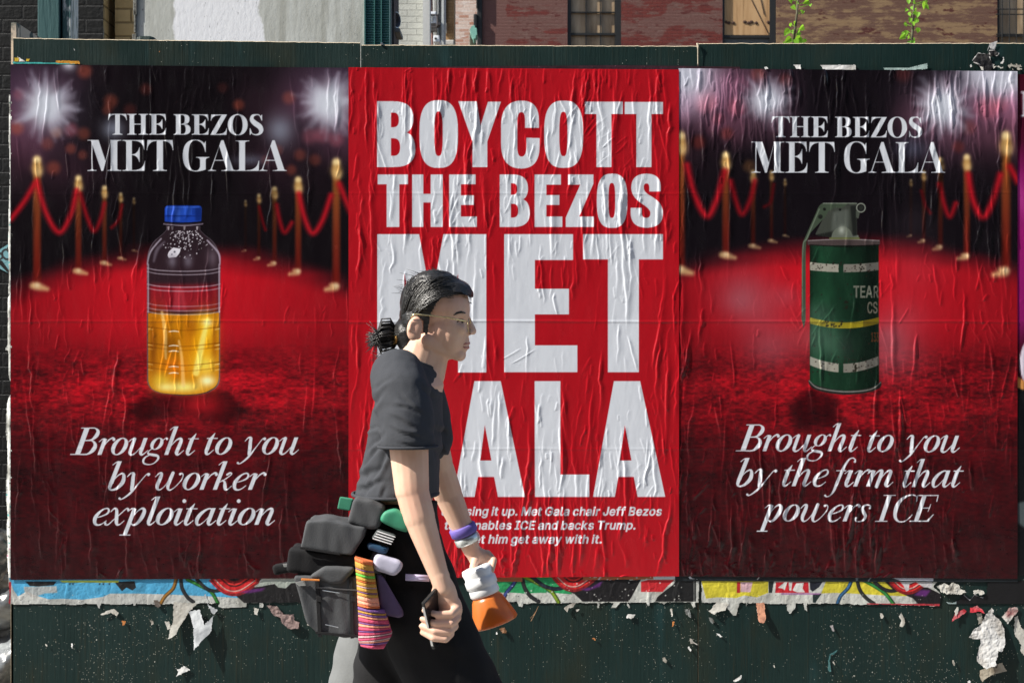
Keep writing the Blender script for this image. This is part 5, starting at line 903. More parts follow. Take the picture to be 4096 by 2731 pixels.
    for v in (982, 1072, 1106, 1203, 1243):
        cv.line([f(1060, v)+(3,), f(1090, v-4)+(5,), f(1120, v)+(3,)], (240, 226, 200), .9, 3)
    for v, a in ((590, .9), (612, .8), (690, .9), (715, .8), (810, .6), (838, .7), (862, .8)):
        cv.line([f(924, v-6)+(3,), f(1000, v+8)+(4,), f(1150, v+14)+(4,), f(1300, v+8)+(4,), f(1380, v-6)+(3,)], (206, 196, 210), a*.7, 4)
    for u in (930, 1374): cv.line([f(u, 560)+(5,), f(u, 860)+(5,)], (190, 180, 196), .7, 5, False)
    cv.line([f(924, 560)+(4,), f(945, 480)+(7,), f(1010, 400)+(6,)], (176, 166, 182), .8, 6); cv.line([f(1379, 560)+(4,), f(1370, 490)+(8,), f(1300, 410)+(6,)], (186, 176, 194), .8, 6)
    cv.line([f(965, 540)+(8,), f(985, 470)+(14,), f(1030, 420)+(6,)], (120, 110, 124), .6, 12); cv.glow(*f(1330, 520), 22, 40, (120, 104, 116), .6)
    for i in range(150):
        u = rr.normal(1160, 70); v = 350+abs(rr.normal(0, 70)); u = min(max(u, 1090-(v-350)*.9), 1225+(v-350)*.9); cv.disc(*f(u, v), rr.choice([1.3, 1.8, 2.6]), (220, 214, 224), .85, 2)
    cv.fill([f(*q) for q in bez([(1060, 480), (1085, 455), (1130, 462), (1138, 480, 1105, 515), (1060, 520), (1045, 505, 1060, 480)])], (226, 224, 234), .95)
    cv.disc(*f(1095, 482), 4, (60, 60, 70), .8, 3); cv.disc(*f(1078, 498), 3, (60, 60, 70), .8, 3)
    for u in (1080, 1180): cv.glow(*f(u, 540), 18, 26, (120, 112, 126), .7)
    for u, b in ((1050, 200), (1075, 120), (1150, 170), (1230, 210)): cv.fill([f(u, 322), f(u+14, 322), f(u+10, 345), f(u+2, 345)], (b, b-8, b), .7)
    cap = [f(*q) for q in bez([(1033, 215), (1033, 192, 1060, 192), (1240, 192), (1265, 192, 1265, 215), (1262, 290), (1150, 305, 1033, 292)])]
    cv.fill(cap, (26, 62, 160))
    cv.fill([f(1045, 200), f(1250, 200), f(1250, 205), f(1045, 205)], (70, 110, 205), .8, 3)
    for i in range(40):
        u = 1040+i*5.6; cv.line([f(u, 208)+(1.6,), f(u, 248)+(1.6,)], (60, 104, 205) if i < 30 else (14, 34, 96), .6, 2, False)
    cv.fill([f(1100, 215), f(1130, 215), f(1130, 290), f(1100, 290)], (70, 110, 210), .45, 6); cv.fill([f(1225, 205), f(1264, 205), f(1262, 288), f(1225, 288)], (10, 28, 84), .6, 8)
    cv.fill([f(1035, 255), f(1262, 255), f(1262, 262), f(1035, 262)], (14, 34, 100), .7, 3)
    cv.fill([f(*q) for q in bez([(1024, 300), (1150, 314, 1275, 300), (1275, 310), (1150, 326, 1024, 312)])], (60, 50, 62)); cv.line([f(1026, 308)+(2,), f(1150, 318)+(3,), f(1272, 308)+(2,)], (170, 160, 176), .8, 2)
    g = lambda u, v: (300+u*.38265, 420+v*.38265)
    title(cv, g, g, WHITE)
    h = lambda u: 250+.42517*u
    for w, a, b, v in (('Brought', 70, 1285, 372), ('to', 1335, 1597, 368), ('you', 1650, 2220, 366), ('by', 435, 812, 700), ('worker', 878, 1905, 700), ('exploitation', 305, 1995, 1030)):
        italic(cv, w, h(a), h(b), 1660+.42517*v, 67, WHITE)

def paint_grenade(cv):
    k = .6377; f = lambda u, v: (2700+k*u, 700+k*v)
    cv.c[:] = (17, 13, 18)
    X, Y = np.meshgrid(cv.X, cv.Y)
    haze = fbm(cv.W, cv.H, 150, 120, 14, 3)
    hz = np.exp(-((Y-440)/150)**2)*np.clip((np.abs(X-3385)-150)/300, 0, 1)*np.clip((haze-.22)*2.4, 0, 1)
    cv.c[:] += hz[..., None]*np.array((150, 84, 104))
    hz = np.exp(-((Y-350)/120)**2)*np.clip((np.abs(X-3385)-330)/300, 0, 1)*.7
    cv.c[:] += hz[..., None]*np.array((86, 68, 92))
    carpet(cv, [(2716, 1115), (2900, 1058), (3100, 1018), (3300, 1005), (3500, 1005), (3700, 1022), (3900, 1062), (4070, 1110)], 23, 2318)
    q = .5935; b = lambda u, v: (2700+q*u, q*v)
    OR = (190, 82, 56); PK = (214, 104, 122); DK = (110, 40, 34)
    bokeh(cv, [b(210, 690)+(40, PK, .7), b(420, 720)+(34, PK, .6), b(290, 800)+(22, PK, .5), b(160, 960)+(26, DK, .9), b(350, 900)+(24, DK, .8), b(1910, 990)+(22, DK, .9), b(2110, 720)+(44, PK, .75), b(2200, 700)+(30, PK, .6),
               b(1980, 860)+(26, DK, .7), b(560, 500)+(26, OR, .5), b(740, 540)+(24, DK, .7), b(1540, 500)+(30, DK, .6), b(500, 1120)+(24, (150, 100, 50), .5)])
    burst(cv, *b(620, 680), 80, 5, .85); burst(cv, *b(1800, 720), 95, 6, 1)
    cv.glow(*b(70, 520), 120, 120, (196, 200, 214), .97, 1.2); cv.glow(*b(20, 700), 60, 60, (150, 140, 160), .6)
    cv.glow(*b(2200, 520), 150, 85, (200, 204, 216), .97, 1.5); cv.glow(*b(2100, 480), 90, 40, (196, 196, 212), .8)
    cv.glow(*b(1600, 1000), 70, 45, (70, 74, 92), .7)
    posts(cv, [(f(690, 0)[0], 720, 940, 11, .35), (f(605, 0)[0], 690, 960, 15, .5), (f(490, 0)[0], 690, 980, 19, .6), (f(318, 0)[0], 622, 1015, 26, .9), (f(32, 0)[0], 545, 1072, 33, 1)], 1)
    posts(cv, [(f(1480, 0)[0], 722, 940, 11, .3), (f(1560, 0)[0], 690, 960, 15, .5), (f(1665, 0)[0], 640, 985, 20, .6), (f(1830, 0)[0], 630, 1020, 24, .9), (f(2075, 0)[0], 545, 1078, 34, 1)], -1)
    rope(cv, [f(75, -60), f(120, 120), f(200, 258), f(262, 150), f(310, -20)], 25); rope(cv, [f(350, 40), f(390, 190), f(425, 245), f(475, 150), f(500, 40)], 21, .75)
    rope(cv, [f(560, 200), f(600, 170), f(620, 60)], 14, .4); rope(cv, [f(1840, 0), f(1870, 160), f(1930, 265), f(1990, 170), f(2040, 0)], 25)
    rope(cv, [f(1660, 60), f(1690, 190), f(1725, 260), f(1760, 180)], 20, .8); rope(cv, [f(1545, 100), f(1570, 190), f(1600, 240)], 14, .4); rope(cv, [f(2100, -50), f(2150, 40)], 25)
    cv.fill([f(850, 1330), f(700, 1450), f(760, 1600), f(1010, 1560), f(1040, 1400)], (22, 5, 9), .7, 34)
    for u, v, r, a in ((430, 720, 110, .3), (400, 800, 60, .2), (520, 860, 120, .24), (700, 760, 60, .2), (1360, 1120, 120, .38), (1330, 1000, 60, .25), (600, 1080, 110, .32), (1420, 900, 110, .22), (1500, 600, 120, .12), (1500, 300, 90, .1)):
        cv.glow(*f(u, v), r, r*.8, (150, 130, 140), a)
    rr = np.random.RandomState(3)
    # body of the can
    body = [f(*p) for p in bez([(845, 420), (1278, 420), (1280, 1290), (1285, 1345, 1180, 1362), (1060, 1378, 930, 1350), (845, 1335, 845, 1290)])]
    w, m = cv.poly([body])
    gx = np.interp((cv.X[w[0]:w[2]]-2700)/k, [845, 870, 900, 960, 1040, 1100, 1180, 1250, 1280], [.55, .9, 1.0, .95, .75, .62, .4, .25, .45])
    grn = np.array((20, 50, 32))[None, None]*gx[None, :, None]*(.45+1.1*fbm(w[2]-w[0], w[3]-w[1], 26, 70, 9, 5))[..., None]+np.array((6, 10, 9))
    if m is not None:
        v = cv.c[w[1]:w[3], w[0]:w[2]]; v[:] = v*(1-m[..., None])+grn*m[..., None]
    def band(v0, v1, sag, u0, u1, col, a=.95):
        n = 12; P = []
        cy = lambda u, v: v+sag*(1-((u-1061)/217)**2)
        P = [f(u, cy(u, v0)) for u in np.linspace(u0, u1, n)]+[f(u, cy(u, v1)) for u in np.linspace(u1, u0, n)]
        cv.fill(P, col, a)
    for v0, v1, sg in ((546, 596, 14), (1135, 1190, 48)):
        band(v0, v1, sg, 847, 1026, (158, 154, 142)); band(v0, v1, sg, 1056, 1276, (124, 120, 112)); band(v0, v1, sg, 1200, 1278, (70, 70, 68), .6)
    band(892, 930, 32, 847, 1278, (150, 134, 30)); band(892, 930, 32, 1180, 1278, (80, 66, 20), .7)
    for i in range(170):
        u = rr.uniform(860, 1270); v = rr.choice([rr.uniform(545, 610), rr.uniform(1140, 1240), rr.uniform(450, 1300)]); cv.disc(*f(u, v), rr.choice([1.3, 2, 3]), (36, 26, 22), .85, 2)
    for u, v in ((1160, 565), (1168, 585), (1130, 1195), (1128, 1220), (1080, 800), (1075, 830), (955, 935), (1000, 940), (1040, 935)):
        for j in range(5): cv.disc(f(u, v)[0]+rr.normal(0, 5), f(u, v)[1]+rr.normal(0, 6), rr.uniform(2, 5), (30, 28, 22), .9, 3)
    sans(cv, 'TEA', *f(1118, 768), 46, (104, 106, 96), f(1238, 0)[0], 0, 2.5); sans(cv, 'R', *f(1243, 768), 46, (92, 92, 84), f(1276, 0)[0], 0, 2)
    sans(cv, 'CS', *f(1205, 866), 44, (96, 92, 82), f(1270, 0)[0], 0, 2); sans(cv, '133', *f(1228, 1044), 36, (76, 44, 28), f(1278, 0)[0], 0, 1)
    # rims, top, fuze and lever
    cv.fill([f(*p) for p in bez([(830, 408), (1060, 396, 1284, 408), (1284, 438), (1060, 446, 832, 438)])], (70, 60, 60)); cv.line([f(836, 412)+(3,), f(1060, 403)+(4,), f(1280, 412)+(3,)], (150, 142, 144), .8, 3)
    cv.line([f(845, 438)+(4,), f(1060, 448)+(5,), f(1280, 438)+(4,)], (18, 14, 14), .8, 4)
    cv.fill([f(*p) for p in bez([(838, 1275), (850, 1330, 1060, 1352), (1270, 1345, 1292, 1290), (1296, 1318), (1270, 1372, 1060, 1378), (850, 1362, 838, 1305)])], (38, 38, 36))
    cv.line([f(842, 1290)+(4,), f(900, 1335)+(5,), f(1060, 1358)+(5,), f(1220, 1345)+(4,), f(1290, 1300)+(3,)], (150, 150, 144), .75, 4)
    cv.fill([f(880, 372), f(958, 215), f(1010, 195), f(1140, 178), f(1142, 385), f(980, 392), (f(900, 380))], (60, 64, 58)); cv.fill([f(990, 230), f(1090, 215), f(1090, 330), f(980, 350)], (88, 94, 88), .7, 10)
    cv.fill([f(885, 375), f(985, 355), f(985, 392), f(900, 385)], (24, 26, 24), .8, 6)
    cv.fill([f(*p) for p in bez([(980, 400), (985, 330, 1055, 322), (1100, 330, 1110, 375), (1150, 378), (1155, 402)])], (96, 102, 92)); cv.glow(*f(1045, 345), 12, 16, (180, 186, 176), .7)
    cv.fill([f(968, 392), f(1158, 392), f(1158, 404), f(968, 404)], (92, 96, 60))
    cv.fill([f(*p) for p in bez([(1145, 182), (1130, 176), (935, 176), (905, 180, 890, 225), (812, 400), (796, 430, 796, 480), (793, 905), (808, 962), (820, 905), (820, 480), (824, 420), (852, 360), (945, 260), (960, 228), (1000, 206), (1050, 205), (1085, 182)])], (62, 74, 60))
    cv.line([f(905, 215)+(4,), f(830, 390)+(5,), f(802, 470)+(4,), f(800, 880)+(3,)], (120, 132, 116), .7, 4); cv.line([f(930, 178)+(3,), f(1140, 178)+(3,)], (150, 158, 146), .8, 3, False)
    cv.disc(*f(912, 262), 9, (26, 28, 26), .9, 4); cv.disc(*f(938, 215), 6, (20, 22, 20), .9, 3); cv.disc(*f(1035, 218), 5, (20, 22, 20), .9, 3)
    cv.fill([f(1100, 195), f(1140, 190), f(1140, 380), f(1115, 385)], (20, 22, 22), .75, 6)
    c = f(1166, 206)
    cv.line([(c[0]+17*math.cos(t), c[1]+17*math.sin(t), 5) for t in np.linspace(0, 6.283, 20)], (120, 126, 116), 1, 3); cv.disc(c[0], c[1], 11, (40, 44, 40), .9, 4)
    cv.fill([f(1135, 225), f(1160, 235), f(1150, 275), f(1135, 265)], (70, 76, 68))
    for u, v, r, a in ((870, 1000, 90, .22), (980, 1080, 100, .18), (900, 860, 60, .18)): cv.glow(*f(u, v), r, r*.7, (140, 150, 145), a)
    g = lambda u, v: (300+u*.38265, 420+v*.38265)
    g1 = lambda u, v: (3086+(g(u, v)[0]-432)*(604/623.), g(u, v)[1]+10); g2 = lambda u, v: (3006+(g(u, v)[0]-350)*(771/794.), 567+(g(u, v)[1]-560)*1.0)
    title(cv, g1, g2, WHITE)
    h = lambda u: 2880+.44218*u
    for w_, a, b_, v in (('Brought', 140, 1280, 348), ('to', 1328, 1572, 352), ('you', 1628, 2165, 356), ('by', 152, 506, 662), ('the', 560, 976, 662), ('f', 950, 1222, 666), ('jrm', 1125, 1563, 666), ('that', 1648, 2206, 670), ('powers', 330, 1358, 980), ('ICE', 1400, 1980, 984)):
        italic(cv, w_, h(a), h(b_), 1650+.44218*v, 66, WHITE)

def paint_boycott(cv):
    n = fbm(cv.W, cv.H, 200, 200, 71, 3)
    cv.c[:] = np.array((166, 20, 31))*(.96+.08*n)[..., None]
    block_letters(cv, WHITE)
    z = lambda u, v: (1480+u*.5102, 1480+v*.5102)
    for txt, a, b, v in (('dressing it up. Met Gala chair Jeff Bezos', 555, 2282, 1137), ('tax, enables ICE and backs Trump.', 580, 2080, 1246), ('let him get away with it.', 780, 1815, 1355)):
        sans(cv, txt, *z(a, v), 33, WHITE, z(b, 0)[0], .2, 3.2)

def paint_magenta(cv):
    X, Y = np.meshgrid(cv.X, cv.Y); n = fbm(cv.W, cv.H, 160, 220, 31, 4)
    t = np.interp(Y, [300, 560, 700, 1280, 1400], [0, .15, 1, 1, 0])
    cv.c[:] = np.array((58, 12, 26))*(1-t[..., None])+np.array((150, 26, 108))*t[..., None]*(.5+n[..., None])
    s_ = np.sin((X-Y*.55)/38.)*.5+.5
    cv.c[:] += (t*s_**3)[..., None]*np.array((60, 50, 60))*np.clip((1000-Y)/400, 0, 1)[..., None]
    cv.fill([(4096+60+78*math.cos(a), 1450+118*math.sin(a)) for a in np.linspace(0, 6.283, 30)], (214, 206, 220), .95, 8)
    cv.fill([(4060, 1540), (4110, 1520), (4420, 1560), (5420, 1560), (5420, 2330), (4060, 2330)], (14, 15, 18), 1, 6); cv.fill([(4060, 1500), (4100, 1525), (4096, 1560), (4060, 1545)], (190, 130, 70), .9, 6)
    cv.fill([(4070, 2010), (4120, 2000), (4150, 2080), (4100, 2110), (4070, 2090)], (96, 108, 110), .7, 14)
    cv.fill(bez([(4083, 368), (4125, 368), (4125, 372), (4117, 374), (4117, 460), (4125, 463), (4125, 467), (4083, 467), (4083, 463), (4092, 460), (4092, 374), (4083, 372)]), WHITE)

# ---------------------------------------------------------------- paste wrinkles: real relief, in metres
def wrinkles(cv, seed, n, amp, fold=(1285, 1795, 775), top=270, bot=2312):
    r = np.random.RandomState(seed)
    H = np.zeros((cv.H, cv.W)); st = cv.st
    dens = fbm(cv.W, cv.H, 260, 500, seed+1, 2)
    off = np.arange(-9, 22)
    def ridge(x, y, L, a, sg, drift, wob):
        rows = np.arange(max(0, int((y-cv.Y0)/st)), min(cv.H, int((y+L-cv.Y0)/st)))
        if len(rows) < 4: return
        t = np.linspace(0, 1, len(rows))
        wk = np.cumsum(r.normal(0, wob, max(3, int(L/26)+2))); wk = np.interp(t, np.linspace(0, 1, len(wk)), wk-wk[0])
        xc = (x-cv.X0+drift*t*L+wk)/st
        env = np.clip(np.minimum(t, 1-t)*6, 0, 1)*(.55+.45*np.sin(t*L/70.+r.rand()*6)); sgr = sg*(.7+.5*np.sin(t*3.1))/st
        c0 = np.round(xc).astype(int)
        for i, o in enumerate(off):
            col = c0+o; ok = (col >= 0) & (col < cv.W)
            d = (col-xc)/sgr
            d = np.where(d < 0, d*1.7, d*.42)
            v = a*env*np.exp(-d*d*.5)
            H[rows[ok], col[ok]] += v[ok]
    k = 0; tries = 0
    while k < n and tries < n*8:
        tries += 1
        x = r.uniform(cv.X0, cv.X[-1]); y = r.uniform(cv.Y0-60, cv.Y[-1])
        d = dens[min(cv.H-1, max(0, int((y-cv.Y0)/st))), min(cv.W-1, int((x-cv.X0)/st))]
        if r.rand() > np.clip((d-.3)*3, .08, 1): continue
        big = r.rand()
        if big < .14: L, a, sg = r.uniform(180, 520), r.uniform(.0012, .0027)*amp, r.uniform(3.0, 4.8)
        elif big < .55: L, a, sg = r.uniform(60, 220), r.uniform(.0006, .0015)*amp, r.uniform(2.2, 3.3)
        else: L, a, sg = r.uniform(24, 80), r.uniform(.0004, .0010)*amp, r.uniform(1.7, 2.6)
        ridge(x, y, L, a, sg, r.normal(0, .1) if big > .1 else r.normal(0, .04), r.uniform(1.5, 4.5))
        k += 1
    for i in range(int(n*.05)):                                           # ridges running down from the pasted top edge
        ridge(r.uniform(cv.X0, cv.X[-1]), top-4, r.uniform(60, 420), r.uniform(.0009, .0019)*amp, r.uniform(2.6, 4.2), r.normal(0, .05), 3)
    for i in range(int(n*.045)):                                          # fans of small diagonal ripples
        x = r.uniform(cv.X0+60, cv.X[-1]-60); y = r.uniform(top+40, bot-200); dr = r.normal(0, .5)
        for j in range(r.randint(4, 9)):
            ridge(x+r.normal(0, 42), y+r.normal(0, 60), r.uniform(26, 90), r.uniform(.0003, .0008)*amp, r.uniform(2.2, 3.2), dr+r.normal(0, .15), 2.5)
    for yf in fold:
        yw = yf+(fbm(cv.W, 3, 180, 4, seed+int(yf), 2)[0]-.5)*8
        s_ = (.6+.6*fbm(cv.W, 3, 70, 4, seed+int(yf)+3, 2)[0])*(1 if yf == fold[0] else .45)
        d = (cv.Y[:, None]-yw[None])/3.4
        H += .0007*amp*s_[None]*np.exp(-d*d*.5)
    H += (fbm(cv.W, cv.H, 90, 260, seed+31, 3)-.5)*.0012*amp             # slow cockling of the damp paper
    H += (fbm(cv.W, cv.H, 16, 46, seed+41, 3)-.5)*.0005*amp
    return np.clip(H, -.004, .025)
# ---------------------------------------------------------------- pasted paper: posters, older layers, scraps
def sheet(name, cv, H, d, mat, mask=None, top=None, bot=None, gain=.98, thick=False):
    """a paper sheet on the boards: one vertex per texel, colour = the printed ink, relief = the paste wrinkles"""
    h, w = cv.H, cv.W
    X, Y = np.meshgrid(cv.X, cv.Y)
    if top is not None:
        tp = np.interp(cv.X, [q[0] for q in top], [q[1] for q in top])[None]; bt = np.interp(cv.X, [q[0] for q in bot], [q[1] for q in bot])[None]
        keep = (Y > tp-cv.st) & (Y < bt+cv.st); Y = np.clip(Y, tp, bt)
        mask = keep if mask is None else mask & keep
    yy = d-H
    k = S_*(DCAM+yy*0+d)/DCAM
    co = np.stack([(X-XC)*k, yy, HCAM-(Y-YC)*k], 2).reshape(-1, 3).astype(np.float32)
    idx = np.arange(h*w).reshape(h, w)
    q = np.stack([idx[1:, :-1], idx[1:, 1:], idx[:-1, 1:], idx[:-1, :-1]], 2)
    if mask is not None:
        m4 = mask[1:, :-1] & mask[1:, 1:] & mask[:-1, 1:] & mask[:-1, :-1]
        q = q[m4]
    q = q.reshape(-1, 4)
    used = np.unique(q); rem = np.full(h*w, -1, np.int64); rem[used] = np.arange(len(used)); q = rem[q]; co = co[used]
    ink = np.minimum(lin(np.clip(cv.c, 0, 255)).reshape(-1, 3)[used]*gain, .84)
    me = bpy.data.meshes.new(name); nq = len(q)
    me.vertices.add(len(co)); me.vertices.foreach_set('co', co.ravel())
    me.loops.add(nq*4); me.loops.foreach_set('vertex_index', q.ravel().astype(np.int32))
    me.polygons.add(nq); me.polygons.foreach_set('loop_start', (np.arange(nq)*4).astype(np.int32))
    me.update(calc_edges=True)
    at = me.color_attributes.new('ink', 'FLOAT_COLOR', 'POINT')
    at.data.foreach_set('color', np.concatenate([ink, np.ones((len(ink), 1))], 1).astype(np.float32).ravel())
    me.polygons.foreach_set('use_smooth', np.ones(nq, bool))
    return link(name, me, mat)

ST = 2
cv = Cv(42, 256, 1396, 2318, ST); paint_bottle(cv)
o = sheet('poster', cv, wrinkles(cv, 11, 480, 1.3), -.0070, MAT_PAPER, None, [(42, 258), (700, 264), (1396, 272)], [(42, 2318), (1396, 2311)])
tag(o, 'glossy black and red poster showing a half-filled plastic bottle with a blue cap', 'poster', 'gala posters pasted on the hoarding')
cv = Cv(1394, 268, 2716, 2312, ST); paint_boycott(cv)
o = sheet('poster', cv, wrinkles(cv, 22, 820, 1.65), -.0095, MAT_PAPER, None, [(1394, 270), (2716, 279)], [(1394, 2312), (2716, 2304)])
tag(o, 'red poster with huge white block capitals starting with BOYCOTT, between two picture posters', 'poster', 'gala posters pasted on the hoarding')
cv = Cv(2714, 270, 4070, 2314, ST); paint_grenade(cv)
o = sheet('poster', cv, wrinkles(cv, 35, 850, 1.65), -.0075, MAT_PAPER, None, [(2714, 274), (4070, 286)], [(2714, 2304), (4070, 2314)])
tag(o, 'glossy black and red poster showing a green tear gas canister with white bands', 'poster', 'gala posters pasted on the hoarding')
cv = Cv(4062, 298, 5400, 2326, 5); paint_magenta(cv)
o = sheet('poster', cv, wrinkles(cv, 51, 300, 1.0), -.0045, MAT_PAPER, None, [(4062, 298), (5400, 302)], [(4062, 2300), (5400, 2325)])
tag(o, 'maroon and magenta poster of which only a narrow strip shows at the right edge', 'poster', 'gala posters pasted on the hoarding')

def ragged(cv, polys, seed, amp=7, cell=14):
    """mask of torn paper: union of outlines with frayed edges"""
    n = (fbm(cv.W, cv.H, cell, cell, seed, 4)-.5)*amp; n2 = (fbm(cv.W, cv.H, cell, cell, seed+7, 4)-.5)*amp
    m = np.zeros((cv.H, cv.W))
    for p in polys:
        w, k = cv.poly([p])
        if k is not None: m[w[1]:w[3], w[0]:w[2]] = np.maximum(m[w[1]:w[3], w[0]:w[2]], k)
    iy, ix = np.mgrid[0:cv.H, 0:cv.W]
    sy = np.clip(iy+np.round(n/cv.st*2).astype(int), 0, cv.H-1); sx = np.clip(ix+np.round(n2/cv.st*2).astype(int), 0, cv.W-1)
    return m[sy, sx] > .5
def crumple(cv, seed, amp=.003, cell=30):
    return (np.abs(fbm(cv.W, cv.H, cell, cell, seed, 4)-.5)*2)*amp+fbm(cv.W, cv.H, cell*.3, cell*.6, seed+3, 2)*amp*.25
W1 = (196, 198, 194); W2 = (168, 166, 156); DIRT = (110, 104, 94)
def dirty(cv, seed, c0=W1, c1=DIRT, cell=40, amt=.6):
    n = fbm(cv.W, cv.H, cell, cell, seed, 5); t = np.clip((n-.45)*3, 0, 1)[..., None]*amt
    cv.c[:] = np.array(c0)*(1-t)+np.array(c1)*t
def fleck(cv, seed, n, cols, rmin=1.5, rmax=5, ymin=None, ymax=None):
    r = np.random.RandomState(seed)
    for i in range(n):
        cv.line([(r.uniform(cv.X[0], cv.X[-1]), r.uniform(ymin or cv.Y[0], ymax or cv.Y[-1]), r.uniform(rmin, rmax)) for _ in (0,)]*2, cols[r.randint(len(cols))], .8, None, False)
BK = (16, 17, 19)
def cables(cv, f, L):
    for c, w, pts in L:
        cv.line([f(*p)+(w,) for p in pts], [q*.45 for q in c]); cv.line([f(p[0]-4, p[1])+(w*.55,) for p in pts], c, .95)
def swirl(cv, f, x, y, s):
    for k, (c, w) in enumerate((((150, 18, 22), 30), (24, 12, 16), ) if False else (((120, 14, 20), 60), ((205, 40, 36), 38), ((60, 8, 12), 26), ((190, 26, 30), 14))):
        cv.line([f(x-130*s, y)+(w,), f(x-60*s, y+60*s)+(w,), f(x+20*s, y+62*s)+(w,), f(x+110*s, y+4)+(w,)], c, 1, 4)
    cv.line([f(x-150*s, y+6)+(5,), f(x-70*s, y+76*s)+(5,), f(x+20*s, y+80*s)+(6,), f(x+130*s, y+10)+(4,)], (214, 160, 150), .9)
    cv.line([f(x-190*s, y+10)+(6,), f(x-110*s, y+84*s)+(6,), f(x-20*s, y+100*s)+(5,)], (170, 24, 34), .9)

# older layers left showing under the posters
cv = Cv(34, 2306, 1236, 2434, ST); dirty(cv, 3, (178, 180, 176), (120, 118, 108), 50, .5)
f = lambda u, v: (u*.5952, 2250+v*.5952)
cv.fill([f(*q) for q in bez([(60, 100), (1720, 100), (1600, 235), (1420, 225), (1150, 212), (900, 205), (740, 206), (690, 228), (560, 246), (420, 240), (330, 244), (230, 215), (180, 190), (120, 225), (90, 180)])], (70, 152, 192))
n = fbm(cv.W, cv.H, 26, 60, 5, 4); cv.c *= (.86+.28*n)[..., None]
cv.fill([f(160, 160), f(380, 155), f(385, 200), f(300, 205), f(215, 235), f(165, 195)], (168, 166, 162), .9, 4); cv.fill([f(60, 128), f(76, 128), f(70, 280), f(56, 280)], (150, 24, 34))
for P_ in ([(170, 125), (380, 125), (360, 150), (260, 158), (200, 155)], [(770, 128), (905, 122), (915, 165), (890, 185), (850, 165), (820, 190), (800, 165)]): cv.fill([f(*q) for q in P_], BK)
cv.fill([f(400, 118), (f(800, 118)), f(795, 133), f(420, 131)], (190, 196, 60), .9)
for u in (465, 485, 665, 690, 730): cv.fill([f(u, 135), f(u+12, 135), f(u+8, 150), f(u, 146)], (24, 40, 60), .8)
cables(cv, f, [((150, 104, 36), 15, [(1185, 105), (1165, 170), (1110, 225), (1080, 275)]), ((36, 38, 42), 15, [(1215, 105), (1225, 170), (1260, 230), (1300, 262)]), ((40, 120, 44), 15, [(1260, 112), (1340, 150), (1420, 195), (1465, 270)]), ((30, 34, 38), 14, [(1325, 112), (1380, 165), (1440, 188), (1540, 172)])])
cv.fill([f(*q) for q in [(1420, 105), (1760, 105), (1700, 165), (1850, 140), (2060, 130), (2070, 272), (1640, 268), (1580, 215), (1490, 180)]], (13, 12, 15), 1, 3)
swirl(cv, f, 1590, 108, .95); cv.fill([f(1600, 195), f(1700, 175), f(1790, 165), f(1760, 190), f(1660, 205)], (112, 34, 130), .7, 8)
cv.fill([f(*q) for q in [(1705, 160), (1770, 115), (2040, 112), (2010, 130), (1960, 135), (1920, 170), (1870, 165), (1840, 135), (1760, 158)]], (150, 158, 150)); fleck(cv, 6, 140, [(214, 214, 208), (40, 44, 44), (60, 60, 58)], 1, 4, 2370)
mk = ragged(cv, [[f(56, 90), f(2064, 90), f(2064, 268), f(1650, 272), f(1460, 274), f(1050, 276), f(60, 282)], [f(1465, 255), f(1660, 255), f(1660, 300), f(1470, 300)], [f(1745, 262), f(1775, 262), f(1770, 300), f(1745, 300)], [f(2030, 262), f(2064, 262), f(2064, 296), f(2030, 290)], [f(640, 262), f(680, 262), f(672, 310), f(655, 300)], [f(890, 262), f(920, 262), f(912, 290), f(895, 285)]], 4, 5)
o = sheet('torn_poster_strip', cv, crumple(cv, 8, .0022, 22)+wrinkles(cv, 9, 60, .7, (), 2300, 2420), -.0020, MAT_TORN, mk)
tag(o, 'strip of old sky blue poster with printed cables, below the bottle poster', 'poster remnant', 'older poster layers below the posters')

cv = Cv(1930, 2300, 2808, 2430, ST); dirty(cv, 13, (186, 188, 182), (130, 128, 118), 40, .5)
f = lambda u, v: (1900+u*.4677, 2250+v*.4677)
cv.fill([f(*q) for q in bez([(60, 100), (760, 100), (830, 268), (700, 258), (560, 255), (420, 262), (300, 252), (60, 256)])], (34, 140, 84)); n = fbm(cv.W, cv.H, 26, 60, 15, 4); cv.c *= (.84+.32*n)[..., None]
cables(cv, f, [((52, 70, 130), 16, [(360, 110), (335, 175), (270, 255), (240, 320)]), ((34, 36, 40), 16, [(405, 110), (420, 200), (470, 280), (545, 330)]), ((120, 150, 34), 17, [(420, 118), (560, 185), (650, 240), (715, 335)]), ((24, 34, 50), 16, [(480, 110), (580, 190), (680, 222), (760, 210)])])
cv.fill([f(*q) for q in [(640, 105), (1320, 105), (1320, 150), (1420, 140), (1340, 290), (1310, 332), (920, 330), (850, 265), (760, 225), (690, 160)]], (14, 12, 16), 1, 3)
swirl(cv, f, 860, 112, 1.05); cv.fill([f(890, 225), f(1000, 205), f(1095, 150), f(1070, 200), f(960, 240)], (108, 36, 130), .75, 8)
cv.fill([f(*q) for q in [(1420, 160), (1480, 145), (1705, 145), (1640, 205), (1605, 248), (1420, 248)]], (182, 32, 40)); cv.fill([f(*q) for q in [(1560, 290), (1700, 180), (1720, 140), (1872, 140), (1872, 332), (1540, 332)]], BK)
cv.fill([f(1875, 150), f(1890, 150), f(1890, 330), f(1875, 330)], (20, 24, 24)); fleck(cv, 16, 160, [(214, 214, 208), (36, 40, 42), (70, 68, 60)], 1, 4, 2380); fleck(cv, 18, 70, [(206, 206, 200)], 2, 7, 2310, 2400)
cv.fill([f(60, 118), f(405, 118), f(405, 160), f(60, 160)], (150, 84, 54)); cv.fill([f(250, 118), f(400, 120), f(400, 132), f(250, 130)], (176, 112, 78), .7, 3)
